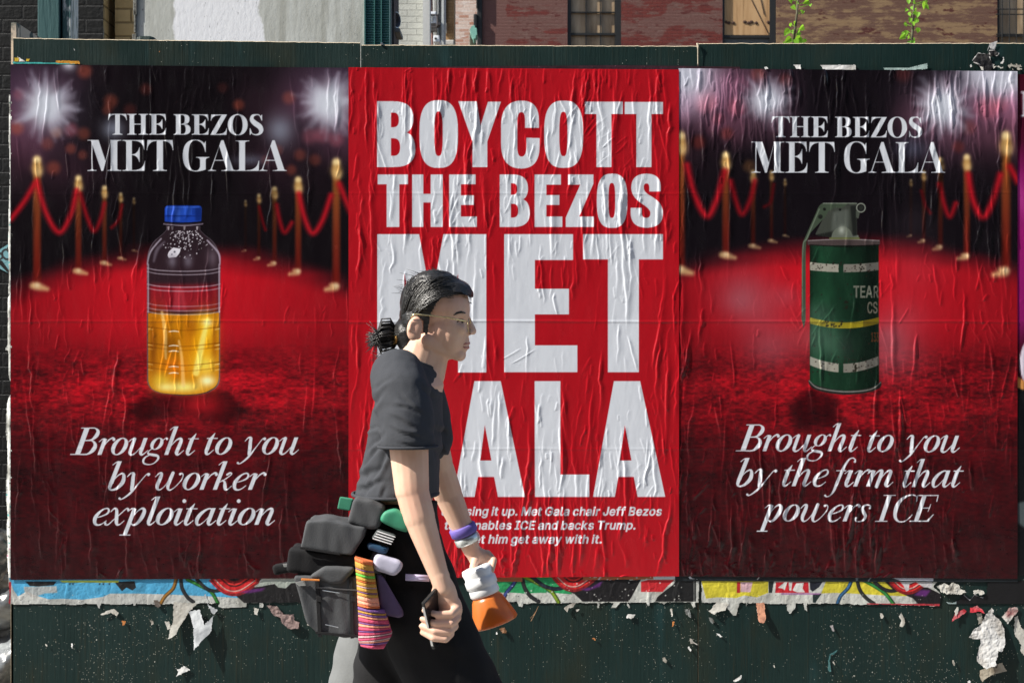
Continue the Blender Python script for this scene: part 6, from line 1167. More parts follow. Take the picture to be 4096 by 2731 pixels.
mk = ragged(cv, [[f(60, 100), f(1920, 100), f(1915, 335), f(1040, 346), f(540, 345), f(410, 350), f(405, 380), f(370, 372), f(350, 335), f(60, 335)], [f(1040, 330), f(1075, 340), f(1050, 430), f(1040, 436)], [f(1190, 335), f(1260, 335), f(1200, 390), f(1165, 415), f(1145, 405)], [f(1300, 335), f(1325, 370), f(1330, 405), f(1312, 402), f(1297, 360)], [f(1460, 335), f(1505, 335), f(1490, 372), f(1465, 360)], [f(1560, 335), f(1650, 335), f(1620, 362), f(1580, 352)], [f(1845, 335), f(1890, 335), f(1890, 375), f(1865, 384)]], 14, 5)
o = sheet('torn_poster_strip', cv, crumple(cv, 18, .0022, 22)+wrinkles(cv, 19, 60, .7, (), 2300, 2420), -.0020, MAT_TORN, mk)
tag(o, 'strip of old green and black poster below the block capital poster', 'poster remnant', 'older poster layers below the posters')

cv = Cv(2800, 2304, 3980, 2460, ST); dirty(cv, 23, (186, 188, 182), (132, 130, 120), 40, .5)
f = lambda u, v: (2900+u*.5085, 2250+v*.5085)
YL = (196, 184, 52)
cv.fill([f(*q) for q in bez([(-190, 130), (340, 130), (340, 235), (250, 270), (150, 255), (90, 275), (-60, 270), (-150, 280)])], YL); cv.fill([f(*q) for q in bez([(800, 130), (1390, 130), (1430, 262), (1250, 255), (1000, 240), (860, 235), (755, 240)])], YL)
n = fbm(cv.W, cv.H, 26, 60, 25, 4); cv.c *= (.84+.32*n)[..., None]
cv.fill([f(95, 150), f(120, 150), f(118, 235), f(92, 235)], (170, 30, 40)); cv.fill([f(122, 150), f(218, 150), f(200, 230), f(122, 228)], (196, 160, 168)); cv.fill([f(342, 145), f(385, 145), f(370, 235), f(345, 235)], (26, 34, 36))
cv.fill([f(400, 150), f(655, 150), f(660, 235), f(395, 235)], (178, 26, 38)); 
for P_ in ([(415, 195), (470, 150), (490, 150), (470, 215), (450, 200)], [(500, 150), (530, 150), (520, 220), (505, 215)], [(530, 215), (560, 160), (620, 155), (610, 200), (630, 232), (570, 232)]): cv.fill([f(*q) for q in P_], (206, 206, 202))
cv.fill([f(665, 145), f(770, 145), f(740, 190), f(690, 225), f(670, 210)], (22, 26, 38)); cv.fill([f(690, 245), f(760, 240), f(710, 315), f(690, 310)], (24, 40, 40)); cv.fill([f(440, 236), f(760, 236), f(740, 250), f(440, 250)], (150, 90, 150), .7, 3)
cables(cv, f, [((46, 96, 140), 15, [(995, 135), (970, 195), (910, 260), (885, 320)]), ((40, 42, 42), 15, [(1040, 135), (1060, 210), (1110, 275), (1170, 318)]), ((44, 132, 60), 15, [(1095, 138), (1180, 185), (1260, 240), (1325, 320)]), ((30, 30, 34), 15, [(1165, 135), (1230, 195), (1300, 220), (1370, 210)])])
cv.fill([f(*q) for q in [(1240, 130), (1660, 130), (1590, 190), (1700, 245), (1780, 330), (1520, 326), (1480, 280), (1400, 245), (1310, 200)]], (17, 13, 18), 1, 3); swirl(cv, f, 1450, 135, .8); cv.fill([f(1480, 255), f(1540, 210), f(1620, 215), f(1580, 265)], (112, 40, 130), .75, 8)
cv.fill([f(*q) for q in [(1365, 135), (1520, 135), (1630, 150), (1630, 195), (1560, 190), (1500, 150), (1450, 165), (1445, 215), (1425, 225), (1405, 180)]], (188, 186, 188)); cv.fill([f(1115, 318), f(1690, 322), f(1690, 340), f(1115, 326)], (164, 44, 54))
fleck(cv, 26, 150, [(214, 214, 208), (36, 40, 42), (70, 68, 60)], 1, 4, 2370)
mk = ragged(cv, [[f(-185, 120), f(1700, 120), f(1640, 190), f(1700, 245), f(1690, 340), f(1120, 328), f(700, 318), f(640, 320), f(0, 318), f(-185, 318)], [f(-30, 300), f(120, 300), f(110, 340), f(78, 430), f(66, 420)], [f(160, 300), f(185, 300), f(168, 355)], [f(480, 305), f(555, 305), f(550, 360), f(518, 402), f(488, 378)], [f(612, 305), f(650, 305), f(645, 385), f(625, 375)], [f(240, 305), f(260, 305), f(262, 400), f(250, 400)]], 24, 5)
o = sheet('torn_poster_strip', cv, crumple(cv, 28, .0022, 22)+wrinkles(cv, 29, 60, .7, (), 2300, 2420), -.0020, MAT_TORN, mk)
tag(o, 'strip of old yellow and white poster below the canister poster', 'poster remnant', 'older poster layers below the posters')

cv = Cv(3760, 2310, 4300, 2424, ST); cv.c[:] = (11, 11, 14)
f = lambda u, v: (2900+u*.5085, 2250+v*.5085)
mk = ragged(cv, [[f(2064, 150), f(2100, 142), f(2760, 140), f(2760, 326), f(1760, 326), f(1720, 300), f(1800, 315), (f(1880, 250)), f(1925, 292), f(1960, 248), f(2030, 275), f(2058, 230)]], 34, 4)
cv.fill([f(1740, 240), f(1880, 240), f(1820, 300), f(1820, 330), f(1740, 330)], (140, 156, 156)); cv.line([f(1880, 250)+(4,), f(1925, 292)+(4,), f(1960, 248)+(4,), f(2030, 272)+(4,), f(2060, 150)+(4,)], (180, 180, 184), .9, None, False)
o = sheet('torn_poster_strip', cv, crumple(cv, 38, .0015, 30), -.0024, MAT_TORN, mk); tag(o, 'jagged black strip of an old poster at the lower right corner of the canister poster', 'poster remnant', 'older poster layers below the posters')
# dark lower border of a buried poster and pasted tape below the canister poster
cv = Cv(2700, 2296, 4070, 2332, ST); cv.c[:] = (20, 28, 32)
f = lambda u, v: (2900+u*.5085, 2250+v*.5085)
cv.fill([f(1025, 112), f(1050, 112), f(1045, 140), f(1030, 140)], (90, 100, 108)); cv.fill([f(1300, 112), f(1640, 118), f(1638, 142), f(1380, 140)], (168, 172, 184)); cv.line([f(255, 130)+(4,), f(270, 112)+(3,)], (190, 190, 190)); cv.line([f(1128, 140)+(5,), f(1150, 112)+(4,)], (120, 130, 136)); cv.fill([f(1840, 116), f(2050, 122), f(2050, 126), f(1840, 122)], (130, 30, 90))
o = sheet('poster_border', cv, crumple(cv, 41, .001, 40), -.0044, MAT_TORN, None, [(2700, 2298), (4070, 2298)], [(2700, 2322), (3500, 2326), (4070, 2326)]); tag(o, 'near-black border of a buried poster showing as a thin band under the canister poster', 'poster remnant', 'older poster layers below the posters')
cv = Cv(2326, 2296, 2866, 2322, ST); cv.c[:] = (160, 92, 62); f = lambda u, v: (1900+u*.4677, 2250+v*.4677)
cv.fill([f(1525, 100), f(2060, 100), f(2060, 150), f(1525, 150)], (196, 202, 210)); fleck(cv, 44, 40, [(170, 180, 200), (214, 214, 220)], 3, 9)
o = sheet('poster_border', cv, crumple(cv, 42, .001, 40), -.0042, MAT_TORN, ragged(cv, [[f(920, 90), f(2052, 90), f(2052, 136), f(1525, 142), f(1525, 140), f(920, 150)]], 43, 2)); tag(o, 'tan and white paper edge peeping out below the block capital poster, right of centre', 'poster remnant', 'older poster layers below the posters')
# remnants along the top edge
cv = Cv(1500, 258, 2960, 288, ST); cv.c[:] = (46, 16, 28); n = fbm(cv.W, cv.H, 60, 20, 46, 3); cv.c *= (.6+.9*n)[..., None]; fleck(cv, 46, 40, [(150, 140, 144), (90, 60, 70)], 1.5, 4)
o = sheet('poster_border', cv, crumple(cv, 47, .0012, 40), -.0030, MAT_TORN, None, [(1500, 270), (1900, 266), (2500, 262), (2960, 268)], [(1500, 286), (2960, 288)]); tag(o, 'dark maroon upper edge of a buried poster above the block capital poster', 'poster remnant', 'older poster layers below the posters')

def scrap(name, label, polys, cols, seed, curl=.006, d=-.0036, dots=0, amp=4, cell=9, cr=.002, cat='paper scrap', paint=None, group='torn paper scraps on the hoarding'):
    """a torn scrap; its lower end lifts off the boards"""
    allp = np.array([q for p in polys for q in p]); x0, y0 = allp.min(0)-6; x1, y1 = allp.max(0)+6
    c = Cv(x0, y0, x1, y1, 1.5 if max(x1-x0, y1-y0) < 130 else 2)
    dirty(c, seed, cols[0], cols[1], 22, .75)
    if dots: fleck(c, seed, dots, [(60, 52, 46), (120, 90, 60)], 1, 3)
    if paint: paint(c)
    mk = ragged(c, polys, seed, amp, cell)
    if not mk.any(): return
    t = np.clip((c.Y-c.Y[0])/(c.Y[-1]-c.Y[0]), 0, 1)[:, None]
    h = crumple(c, seed, cr, 18)+curl*t**2+np.zeros((c.H, c.W))
    o = sheet(name, c, h, d, MAT_TORN, mk); tag(o, label, cat, group)
A = lambda L: [(u*.5952, 2250+v*.5952) for u, v in L]
B = lambda L: [(1900+u*.4677, 2250+v*.4677) for u, v in L]
C = lambda L: [(2900+u*.5085, 2250+v*.5085) for u, v in L]
D = lambda L: [(2700+u*.5935, v*.5935) for u, v in L]
E_ = lambda L: [(3700+u*.16837, 120+v*.16837) for u, v in L]
F_ = lambda L: [(u*.29762, v*.29762) for u, v in L]
w1 = ((184, 182, 174), (128, 122, 112)); w2 = ((208, 208, 206), (160, 158, 152)); w3 = ((150, 146, 136), (92, 88, 80)); tan_ = ((176, 112, 58), (120, 80, 50)); rd = ((176, 44, 54), (190, 170, 166)); gl = ((120, 124, 122), (58, 56, 52))
scrap('paper_scrap', 'large two-tailed white tatter hanging below the blue strip, left tail', [A([(1165, 262), (1335, 272), (1275, 325), (1225, 400), (1192, 470), (1203, 532), (1186, 480), (1130, 512), (1160, 390)])], w1, 61, .022, -.004, 12)
scrap('paper_scrap', 'large pointed white tatter with a torn hole, hanging below the green printed cable', [A([(1270, 320), (1345, 310), (1370, 380), (1376, 415), (1440, 345), (1420, 465), (1310, 580), (1300, 430)]), A([(1372, 215), (1385, 205), (1400, 275), (1465, 315), (1440, 350), (1415, 330)])], ((200, 204, 206), (130, 134, 138)), 62, .03, -.004, 10)
scrap('paper_scrap', 'white star-shaped scrap alone on the lower boards left of the walker', [A([(1176, 702), (1200, 712), (1235, 688), (1284, 722), (1240, 738), (1205, 750), (1184, 768), (1196, 728)])], w2, 63, .012)
scrap('paper_scrap', 'crinkled brown and silver foil scrap under the black part of the blue strip', [A([(1785, 282), (1865, 288), (1905, 345), (1978, 342), (1982, 385), (2012, 395), (2008, 442), (1935, 440), (1900, 405), (1885, 370), (1838, 350)])], ((132, 112, 108), (74, 66, 62)), 64, .008, -.0036, 14, 4, 9, .006)
scrap('paper_scrap', 'pale knotted scrap below the left half of the blue strip', [A([(666, 350), (712, 322), (762, 304), (800, 332), (790, 358), (745, 336), (690, 352)])], w1, 65)
scrap('paper_scrap', 'orange-brown scrap below the left half of the blue strip', [A([(812, 385), (850, 390), (842, 415), (828, 424)])], tan_, 66)
scrap('paper_scrap', 'small square white scrap touching the left of the two-tailed tatter', [A([(1104, 390), (1140, 395), (1146, 440), (1126, 446)])], w1, 67)
scrap('paper_scrap', 'pale chips clinging below the right end of the blue strip', [A([(1706, 300), (1745, 305), (1730, 355), (1706, 345)])], w1, 68)
scrap('paper_scrap', 'narrow upright white scrap just left of the grey bag', [A([(2068, 385), (2090, 380), (2080, 425), (2064, 420)])], w1, 69)
scrap('paper_scrap', 'small white scrap between the two-tailed tatter and the orange scrap', [A([(1012, 390), (1030, 388), (1034, 410), (1018, 420)])], w1, 70)
scrap('paper_scrap', 'dark curled flake at the edge of the blue strip beside the gold printed cable', [A([(1030, 250), (1060, 250), (1085, 290), (1060, 302), (1036, 285)])], ((96, 86, 78), (40, 38, 36)), 71)
scrap('paper_scrap', 'tiny white flake high on the lower boards at far left', [A([(476, 540), (490, 540), (488, 575), (480, 572)])], w2, 72)
scrap('paper_scrap', 'twin white flake near the left corner of the lower boards', [A([(304, 540), (318, 545), (322, 560), (308, 556)])], w1, 73)
scrap('paper_scrap', 'ragged white tuft below the black swirl of the green strip', [B([(755, 380), (800, 352), (868, 338), (840, 375), (800, 388), (795, 425), (772, 412)])], w1, 74, .012)
scrap('paper_scrap', 'small white chip below the green strip, under the tuft', [B([(864, 392), (902, 395), (890, 410), (868, 418)])], w1, 75)
scrap('paper_scrap', 'oblong white scrap alone under the black part of the green strip', [B([(1292, 446), (1305, 434), (1376, 440), (1360, 472), (1288, 474)])], w2, 76)
scrap('paper_scrap', 'long thin hanging white scrap under the right of the green strip', [B([(1668, 388), (1684, 390), (1690, 464), (1676, 455)])], w1, 77, .014)
scrap('paper_scrap', 'silvery crumpled scrap left of the board joint', [B([(1785, 392), (1840, 395), (1850, 470), (1828, 462), (1800, 430)])], gl, 78, .008, -.0036, 8, 4, 9, .005)
scrap('paper_scrap', 'brown chip between the oblong scrap and the board joint', [B([(1686, 500), (1708, 496), (1704, 530), (1684, 542)])], tan_, 79)
scrap('paper_scrap', 'white butterfly-shaped scrap left of the board joint', [B([(1834, 645), (1862, 648), (1875, 680), (1910, 690), (1900, 705), (1870, 692), (1838, 690)])], w1, 80)
scrap('paper_scrap', 'white teardrop scrap beneath the butterfly-shaped one', [B([(1820, 712), (1838, 708), (1850, 748), (1838, 760), (1822, 735)])], w2, 81)
scrap('paper_scrap', 'rounded dull scrap low on the boards left of the board joint', [B([(1596, 812), (1620, 806), (1642, 835), (1630, 860), (1602, 838)])], w3, 82)
scrap('paper_scrap', 'brown fuzzy clump right of the walker', [B([(205, 560), (235, 545), (268, 555), (265, 600), (228, 596)])], ((128, 88, 56), (50, 40, 34)), 83, .008, -.0036, 10, 8, 6, .005)
scrap('paper_scrap', 'white teardrop scrap touching the brown fuzzy clump', [B([(176, 595), (190, 585), (196, 605), (180, 616)])], w2, 84)
scrap('paper_scrap', 'tan flake in the middle of the lower boards', [B([(998, 640), (1020, 636), (1038, 655), (1020, 665)])], tan_, 85)
scrap('paper_scrap', 'slanted white sliver right of the board joint', [B([(2056, 596), (2090, 605), (2118, 632), (2100, 640), (2075, 620)])], w2, 86)
scrap('paper_scrap', 'grey glinting scrap right of the board joint, under the yellow strip', [B([(1996, 466), (2030, 470), (2052, 505), (2030, 520), (2005, 495)])], gl, 87)
scrap('paper_scrap', 'broad white tatter at the lower left of the yellow strip', [B([(2010, 390), (2060, 338), (2200, 338), (2150, 380), (2140, 405), (2095, 412), (2040, 440), (1990, 408)])], w1, 88, .014, -.002, 14)
scrap('paper_scrap', 'white fish-shaped scrap at the bottom right of the board joint', [B([(2198, 1010), (2235, 990), (2275, 952), (2278, 985), (2250, 1005), (2225, 1018)])], w2, 89)
scrap('paper_scrap', 'flesh-coloured curled tatter under the yellow strip', [C([(245, 315), (312, 315), (318, 440), (300, 470), (262, 465), (252, 400)])], ((196, 140, 112), (90, 60, 50)), 90, .02, -.003, 6)
scrap('paper_scrap', 'crumpled white triangle beneath the blue printed cable', [C([(1212, 390), (1235, 392), (1250, 420), (1232, 440), (1218, 418)])], w1, 91)
scrap('paper_scrap', 'arrow-shaped white scrap below the red edge of the yellow strip', [C([(1362, 420), (1388, 386), (1412, 430), (1415, 470), (1400, 505), (1366, 504), (1385, 455)])], w1, 92)
scrap('paper_scrap', 'red and white crumpled scrap left of the big white tatter', [C([(1772, 470), (1800, 400), (1870, 362), (1898, 378), (1885, 405), (1830, 430)])], rd, 93, .01, -.002, 0, 6, 10, .004)
def we(c): sans(c, 'we', *C([(2092, 824)])[0], 20, (40, 36, 36), C([(2140, 812)])[0][0], .1, 1.2)
scrap('paper_scrap', 'yellowed scrap bearing a scrawled word beneath the biggest white tatter', [C([(2005, 840), (2090, 800), (2180, 780), (2218, 850), (2100, 880), (2060, 905), (2020, 936), (1998, 890)])], ((166, 158, 142), (120, 108, 92)), 94, .01, -.0015, 14, paint=we)
scrap('paper_scrap', 'biggest white tatter, long and drooping, at the lower right of the hoarding', [C([(1915, 585), (1950, 520), (2000, 490), (2040, 420), (2100, 352), (2116, 372), (2105, 400), (2150, 435), (2196, 520), (2200, 640), (2165, 705), (2140, 690), (2138, 730), (2118, 760), (2122, 795), (2040, 828), (1968, 770), (1968, 730), (1998, 640), (2000, 600), (1960, 595)])], ((198, 198, 196), (146, 140, 132)), 95, .030, -.004, 30, 5, 14, .006)
scrap('paper_scrap', 'rolled red and white scrap above the biggest white tatter', [C([(1920, 350), (1985, 335), (2030, 365), (2040, 398), (1990, 385), (1922, 388)])], rd, 96, .012, -.003, 0, 5, 10, .004)
scrap('paper_scrap', 'folded grey-white scrap with a red patch right of the biggest white tatter', [C([(2176, 430), (2235, 345), (2300, 350), (2312, 380), (2262, 418), (2215, 478)])], ((180, 178, 172), (120, 60, 60)), 97, .012, -.003, 0, 5, 10, .004)
scrap('paper_scrap', 'streaky white scrap running off the right edge of the picture', [C([(2265, 420), (2300, 412), (2330, 500), (2370, 560), (2370, 720), (2335, 720), (2310, 620), (2275, 560)])], w1, 98, .008, -.002, 8, 8)
scrap('paper_scrap', 'pale tatter row along the black strip above the red and white scrap', [C([(1665, 185), (1700, 165), (1760, 165), (1800, 150), (1830, 165), (1850, 205), (1895, 215), (1892, 240), (1770, 248), (1700, 240)])], w1, 99, .006, -.0042, 12, 8, 8, .005)
scrap('paper_scrap', 'small pale tatter between the notches of the black strip', [C([(1952, 215), (2030, 208), (2045, 235), (2020, 252), (1955, 244)])], w1, 100, .006, -.0042, 6, 8, 8)
scrap('paper_scrap', 'fish-shaped white scrap low under the yellow strip', [C([(58, 935), (90, 905), (130, 876), (128, 905), (100, 930)])], w2, 101)
scrap('paper_scrap', 'thin teal paint curl on the lower right boards', [C([(806, 840), (812, 760), (825, 715), (880, 680), (885, 690), (860, 718), (835, 725), (826, 770), (836, 850), (826, 860)])], ((70, 112, 112), (40, 80, 84)), 102, .002, -.002, 0, 3)
scrap('paper_scrap', 'small pale flake beside the teal paint curl', [C([(842, 780), (856, 770), (870, 800), (860, 808)])], w1, 103)
scrap('paper_scrap', 'dark-centred white flake above the teal paint curl', [C([(815, 492), (850, 484), (858, 535), (845, 540), (832, 515)])], ((150, 146, 146), (50, 40, 44)), 104)
scrap('paper_scrap', 'small white flake left of the teal paint curl, low', [C([(372, 802), (384, 800), (398, 825), (388, 828)])], w1, 105)
scrap('paper_scrap', 'grey flake left of the biggest white tatter', [C([(1785, 770), (1800, 760), (1812, 800), (1795, 808)])], w3, 106)
scrap('paper_scrap', 'pale wisp hanging under the black strip', [C([(1800, 375), (1825, 340), (1842, 345), (1830, 400), (1808, 425)])], w1, 107, .008)
scrap('paper_scrap', 'white upright scrap under the rolled red and white scrap', [C([(1975, 395), (2020, 395), (2025, 470), (1990, 480)])], w3, 108)
scrap('paper_scrap', 'white flake at the bottom edge below the biggest white tatter', [C([(1898, 930), (1925, 922), (1940, 940), (1915, 950)])], w2, 109)
scrap('twig', 'bent pale splinter hanging under the green strip right of the orange bottle', [B([(540, 366), (545, 370), (520, 430), (480, 500), (472, 498), (505, 440)]), B([(535, 385), (538, 390), (500, 450), (458, 490), (456, 485), (495, 445)])], ((170, 134, 100), (120, 90, 64)), 110, .006, -.003, 0, 1, 9, .001, 'splinter')
# scraps along the top
scrap('paper_scrap', 'white triangular flag of paper sticking up above the top edge at right', [E_([(1475, 500), (1530, 320), (1722, 258), (1712, 340), (1660, 480), (1560, 450), (1535, 400), (1500, 490)])], ((206, 206, 206), (180, 180, 180)), 111, -.004, -.004, 0, 2, 12)
scrap('paper_scrap', 'black torn patch with a white frayed rim near the top right', [E_([(1110, 735), (1200, 620), (1250, 545), (1400, 555), (1520, 545), (1480, 500), (1530, 450), (1660, 480), (1760, 540), (1735, 620), (1600, 640), (1560, 680), (1610, 860), (1590, 990), (1380, 990), (1290, 850), (1250, 840), (1140, 780)])], ((18, 18, 20), (70, 68, 66)), 112, .003, -.003, 0, 6, 12, .004,
      paint=lambda c: [c.line([E_([q])[0]+(4,) for q in L], (206, 204, 202), .9, None, False) for L in ([(1115, 735), (1205, 620), (1250, 550), (1400, 560), (1520, 550), (1540, 600)], [(1480, 500), (1660, 480), (1755, 540), (1735, 615), (1690, 620)], [(1530, 645), (1580, 740), (1610, 840), (1640, 900)], [(1130, 770), (1200, 790), (1300, 830)])])
scrap('paper_scrap', 'small white paper chip left of the black torn patch', [E_([(1060, 860), (1085, 812), (1128, 830), (1120, 900), (1075, 905)])], w2, 113)
scrap('paper_scrap', 'white wedge of paper hanging from the black torn patch', [E_([(1160, 770), (1320, 780), (1310, 850), (1400, 880), (1390, 990), (1330, 960), (1285, 860)])], w1, 114)
scrap('paper_scrap', 'hook-shaped white scrap right of the black torn patch', [E_([(1830, 630), (1880, 660), (1870, 750), (1850, 800), (1775, 810), (1790, 770), (1835, 740), (1850, 690)])], w2, 115, .004)
scrap('paper_scrap', 'row of pale shreds at the top right corner above the canister poster', [E_([(1560, 830), (1640, 810), (1650, 880), (1760, 850), (1870, 880), (1840, 910), (1700, 900), (1620, 950), (1600, 900)])], w1, 116, .004, -.003, 0, 8, 6)
scrap('paper_scrap', 'pale shreds at the right edge of the picture above the magenta strip', [E_([(1930, 840), (2030, 830), (2090, 828), (2295, 828), (2300, 940), (2200, 950), (2050, 920), (1950, 870)])], w3, 117, .004, -.003, 0, 14, 6)
scrap('paper_scrap', 'long strip of white tape above the canister poster', [D([(975, 440), (1220, 440), (1218, 476), (1000, 470)])], w2, 118, .003, -.003, 0, 2)
scrap('paper_scrap', 'short white tape piece above the canister poster, left of the long strip', [D([(795, 438), (848, 438), (846, 470), (815, 466)])], w2, 119, .003, -.003, 0, 3)
scrap('paper_scrap', 'translucent tape sticking up at a slant above the canister poster', [D([(1400, 458), (1570, 458), (1700, 425), (1702, 468), (1560, 476), (1410, 474)])], ((150, 170, 166), (120, 140, 136)), 120, .003, -.003, 0, 2)
scrap('paper_scrap', 'small white paper crumb on the top edge of the canister poster, left', [D([(602, 452), (622, 448), (630, 466), (606, 470)])], w2, 121, .003, -.0095)
scrap('paper_scrap', 'thin turquoise strip along the top left corner of the bottle poster', [F_([(160, 826), (900, 850), (1080, 866), (900, 868), (170, 860)])], ((52, 160, 156), (40, 140, 138)), 122, .001, -.003, 0, 1)
scrap('paper_scrap', 'orange-yellow paper tab above the bottle poster', [F_([(750, 812), (1070, 820), (1078, 868), (745, 852)])], ((190, 132, 30), (150, 100, 20)), 123, .001, -.0025, 0, 2)
scrap('paper_scrap', 'yellow square of tape at the top left corner of the hoarding', [F_([(188, 774), (252, 776), (250, 832), (188, 832)])], ((196, 164, 30), (170, 140, 24)), 124, .001, -.0035, 0, 2)
scrap('paper_scrap', 'white wedge of paper between two bits of yellow tape', [F_([(222, 750), (260, 770), (350, 832), (250, 834), (245, 790)])], w2, 125, .001, -.003, 0, 2)
scrap('paper_scrap', 'tilted yellow bit of tape right of the white wedge', [F_([(350, 790), (400, 795), (392, 830), (345, 828)])], ((196, 164, 30), (170, 140, 24)), 126, .001, -.0035, 0, 2)
scrap('paper_scrap', 'small white fleck in the middle of the top left board', [F_([(992, 650), (1006, 652), (1016, 682), (1004, 684)])], w2, 127, .002)
scrap('paper_scrap', 'small tan fleck right of the white one on the top left board', [F_([(2128, 700), (2140, 678), (2150, 705), (2130, 712)])], tan_, 128, .002)
# frayed paper edge curling round the left end of the boards
cv = Cv(14, 380, 48, 2310, 2); dirty(cv, 131, (200, 202, 198), (96, 96, 90), 30, .9)
Xe, Ye = np.meshgrid(cv.X, cv.Y); ed = 30+10*(fbm(cv.W, cv.H, 40, 60, 132, 4)-.5)*2-np.interp(Ye, [380, 700, 1000, 1380, 1390, 2200, 2310], [0, -4, -2, 0, 8, 8, 0])
fleck(cv, 133, 60, [(40, 60, 60), (160, 60, 110), (40, 150, 150), (30, 34, 34)], 3, 10)
hh = np.clip((40-Xe)/14, 0, 1)**2*-.016+crumple(cv, 134, .004, 16)
o = sheet('frayed_paper_edge', cv, hh, -.004, MAT_TORN, (Xe > ed) & (fbm(cv.W, cv.H, 30, 90, 135, 3) > .34)); tag(o, 'white frayed paper edge curling around the left end of the hoarding', 'poster remnant')
# sticker on the black brick, half hidden by the hoarding
d = 2.47; cv = Cv(-70, 930, 90, 1150, 1.5); cv.c[:] = (118, 168, 176); R_ = -.54
mk = ragged(cv, [[(-70, 1040), (60, 958), (88, 1040), (42, 1098), (-20, 1066), (-30, 1100), (-66, 1120)]], 141, 1)
cv.line([(-60, 1030, 2), (60, 960, 2)], (70, 110, 118), 1, None, False); cv.line([(-40, 1090, 2), (70, 1020, 2)], (70, 110, 118), 1, None, False)
for ch, u in (('P', 0), ('O', 26), ('S', 54), ('T', 80)):
    sans(cv, ch, 0+u*math.cos(R_)-4, 1062+u*math.sin(R_), 44, (42, 46, 48), None, 0, 3, R_)
cv.line([(4, 1050, 16), (16, 1066, 14), (40, 1094, 8)], (14, 16, 16), 1, None, True)
o = sheet('sticker', cv, np.zeros((cv.H, cv.W)), 2.494, MAT_TORN, mk); tag(o, 'tilted pale blue sticker with dark capitals on the black brick, left of the hoarding', 'sticker')
# heap of plastic sheeting at the left end
m = MT('grey_plastic', .28, .5); m.col(m.ramp(m.noise((2, 2, 6), 3, 4), [(.35, (.02, .022, .025)), (.55, (.11, .12, .13)), (.7, (.24, .26, .27))])); PLAS = m.m
bm = bmesh.new(); rs = random.Random(9)
for k in range(26):
    c = P(-70+rs.uniform(-150, 80), 2080+k*62, .75+rs.uniform(-.1, .25)); ell(bm, c, (rs.uniform(.1, .2), rs.uniform(.1, .2), rs.uniform(.05, .1)), (0, rs.uniform(-1.0, -.5), rs.uniform(-.4, .4)), 18)
def fold(c): return .014*noise.noise(Vector((c.x*6, c.y*6, c.z*22+c.x*24)))+.006*noise.noise(c*50)
o = remeshed('plastic_sheeting', bm, .012, PLAS, None, 2, fold); tag(o, 'crumpled grey plastic sheeting heaped at the left end of the hoarding', 'sheeting')
# ---------------------------------------------------------------- the walker, 5.25 m from the camera
PD = -1.75
PK = S_*(DCAM+PD)/DCAM                      # metres per pixel there
def QP(X, Y, dy=0.):
    return P(X, Y, PD+dy)
def Q(X, Y, dy=0.):
    """pixel X,Y on the walker's mid-plane, then moved dy metres straight away from the camera"""
    v = P(X, Y, PD); v.y += dy; return v
SKIN = MT('skin', .5, .4); SKIN.col(SKIN.mix(SKIN.noise(scale=22, det=4), (.66, .42, .30), (.74, .51, .38))); SKIN.b.inputs['Subsurface Weight'].default_value = .12
SKIN.b.inputs['Subsurface Radius'].default_value = (.012, .005, .003); SKIN.col(SKIN.mix(SKIN.ramp(SKIN.noise(scale=9, det=5), [(.42, 0), (.66, .55)]), SKIN.b.inputs['Base Color'].links[0].from_socket, (.64, .34, .25))); SKIN.bump(SKIN.noise(scale=260, det=2), .08, .002); SKIN = SKIN.m
def cloth(name, c, rough=.9, var=.2, sc=260):
    m = MT(name, rough, .25); f = m.noise(scale=sc, det=3); g = m.noise(scale=7, det=4)
    m.col(m.mix(m.math('MULTIPLY', m.math('ADD', f, g), .5), [q*(1-var) for q in c], [q*(1+var) for q in c])); m.bump(f, .35, .002); return m.m
TEE = cloth('charcoal_jersey', (.043, .046, .053)); BLKC = cloth('black_cotton', (.011, .011, .012), .95); SUNLITC = cloth('sunlit_trouser_cloth', (.15, .157, .158), .92); BAGC = cloth('grey_canvas', (.066, .069, .073), .85)  # the lighter trouser cloth has sunlight painted into its colour
HAIRM = MT('dark_hair', .34, .5); st = HAIRM.noise((30, 30, 260), 1.6, 4, .6); HAIRM.col(HAIRM.mix(st, (.006, .006, .006), (.022, .020, .018))).bump(st, .5, .004); HAIRM = HAIRM.m

pbase = Q(1620, 2200); pbase.z = 0
per = empty('person', pbase, 'person in charcoal tee and black trousers striding right past the posters, hair tied back', 'person')
# -- body: one continuous skin from head to feet
bm = bmesh.new()
hw = .078
ell(bm, Q(1742, 1222), (.082, .073, .086)); ell(bm, Q(1795, 1235), (.058, .067, .078))            # skull
ell(bm, Q(1798, 1320), (.049, .064, .080)); capsule(bm, Q(1712, 1362, -.042), Q(1832, 1418, -.013), .026, .017); capsule(bm, Q(1712, 1362, .042), Q(1832, 1418, .013), .026, .017); ell(bm, Q(1760, 1320), (.05, .066, .06))
ell(bm, Q(1780, 1380), (.052, .046, .038)); ell(bm, Q(1838, 1420), (.018, .021, .017)); ell(bm, Q(1840, 1368), (.026, .030, .034))
ell(bm, Q(1852, 1258, 0), (.016, .050, .013)); ell(bm, Q(1834, 1314, -.036), (.022, .022, .020)); ell(bm, Q(1834, 1314, .036), (.022, .022, .020))   # brow, cheekbones
capsule(bm, Q(1866, 1266), Q(1889, 1322), .0085, .0115); ell(bm, Q(1891, 1325), (.0105, .0105, .0095)); ell(bm, Q(1876, 1331, -.012), (.010, .007, .007)); ell(bm, Q(1876, 1331, .012), (.010, .007, .007))
capsule(bm, Q(1860, 1374, -.018), Q(1867, 1372, 0), .0055, .0075); capsule(bm, Q(1867, 1372, 0), Q(1860, 1374, .018), .0075, .0055)
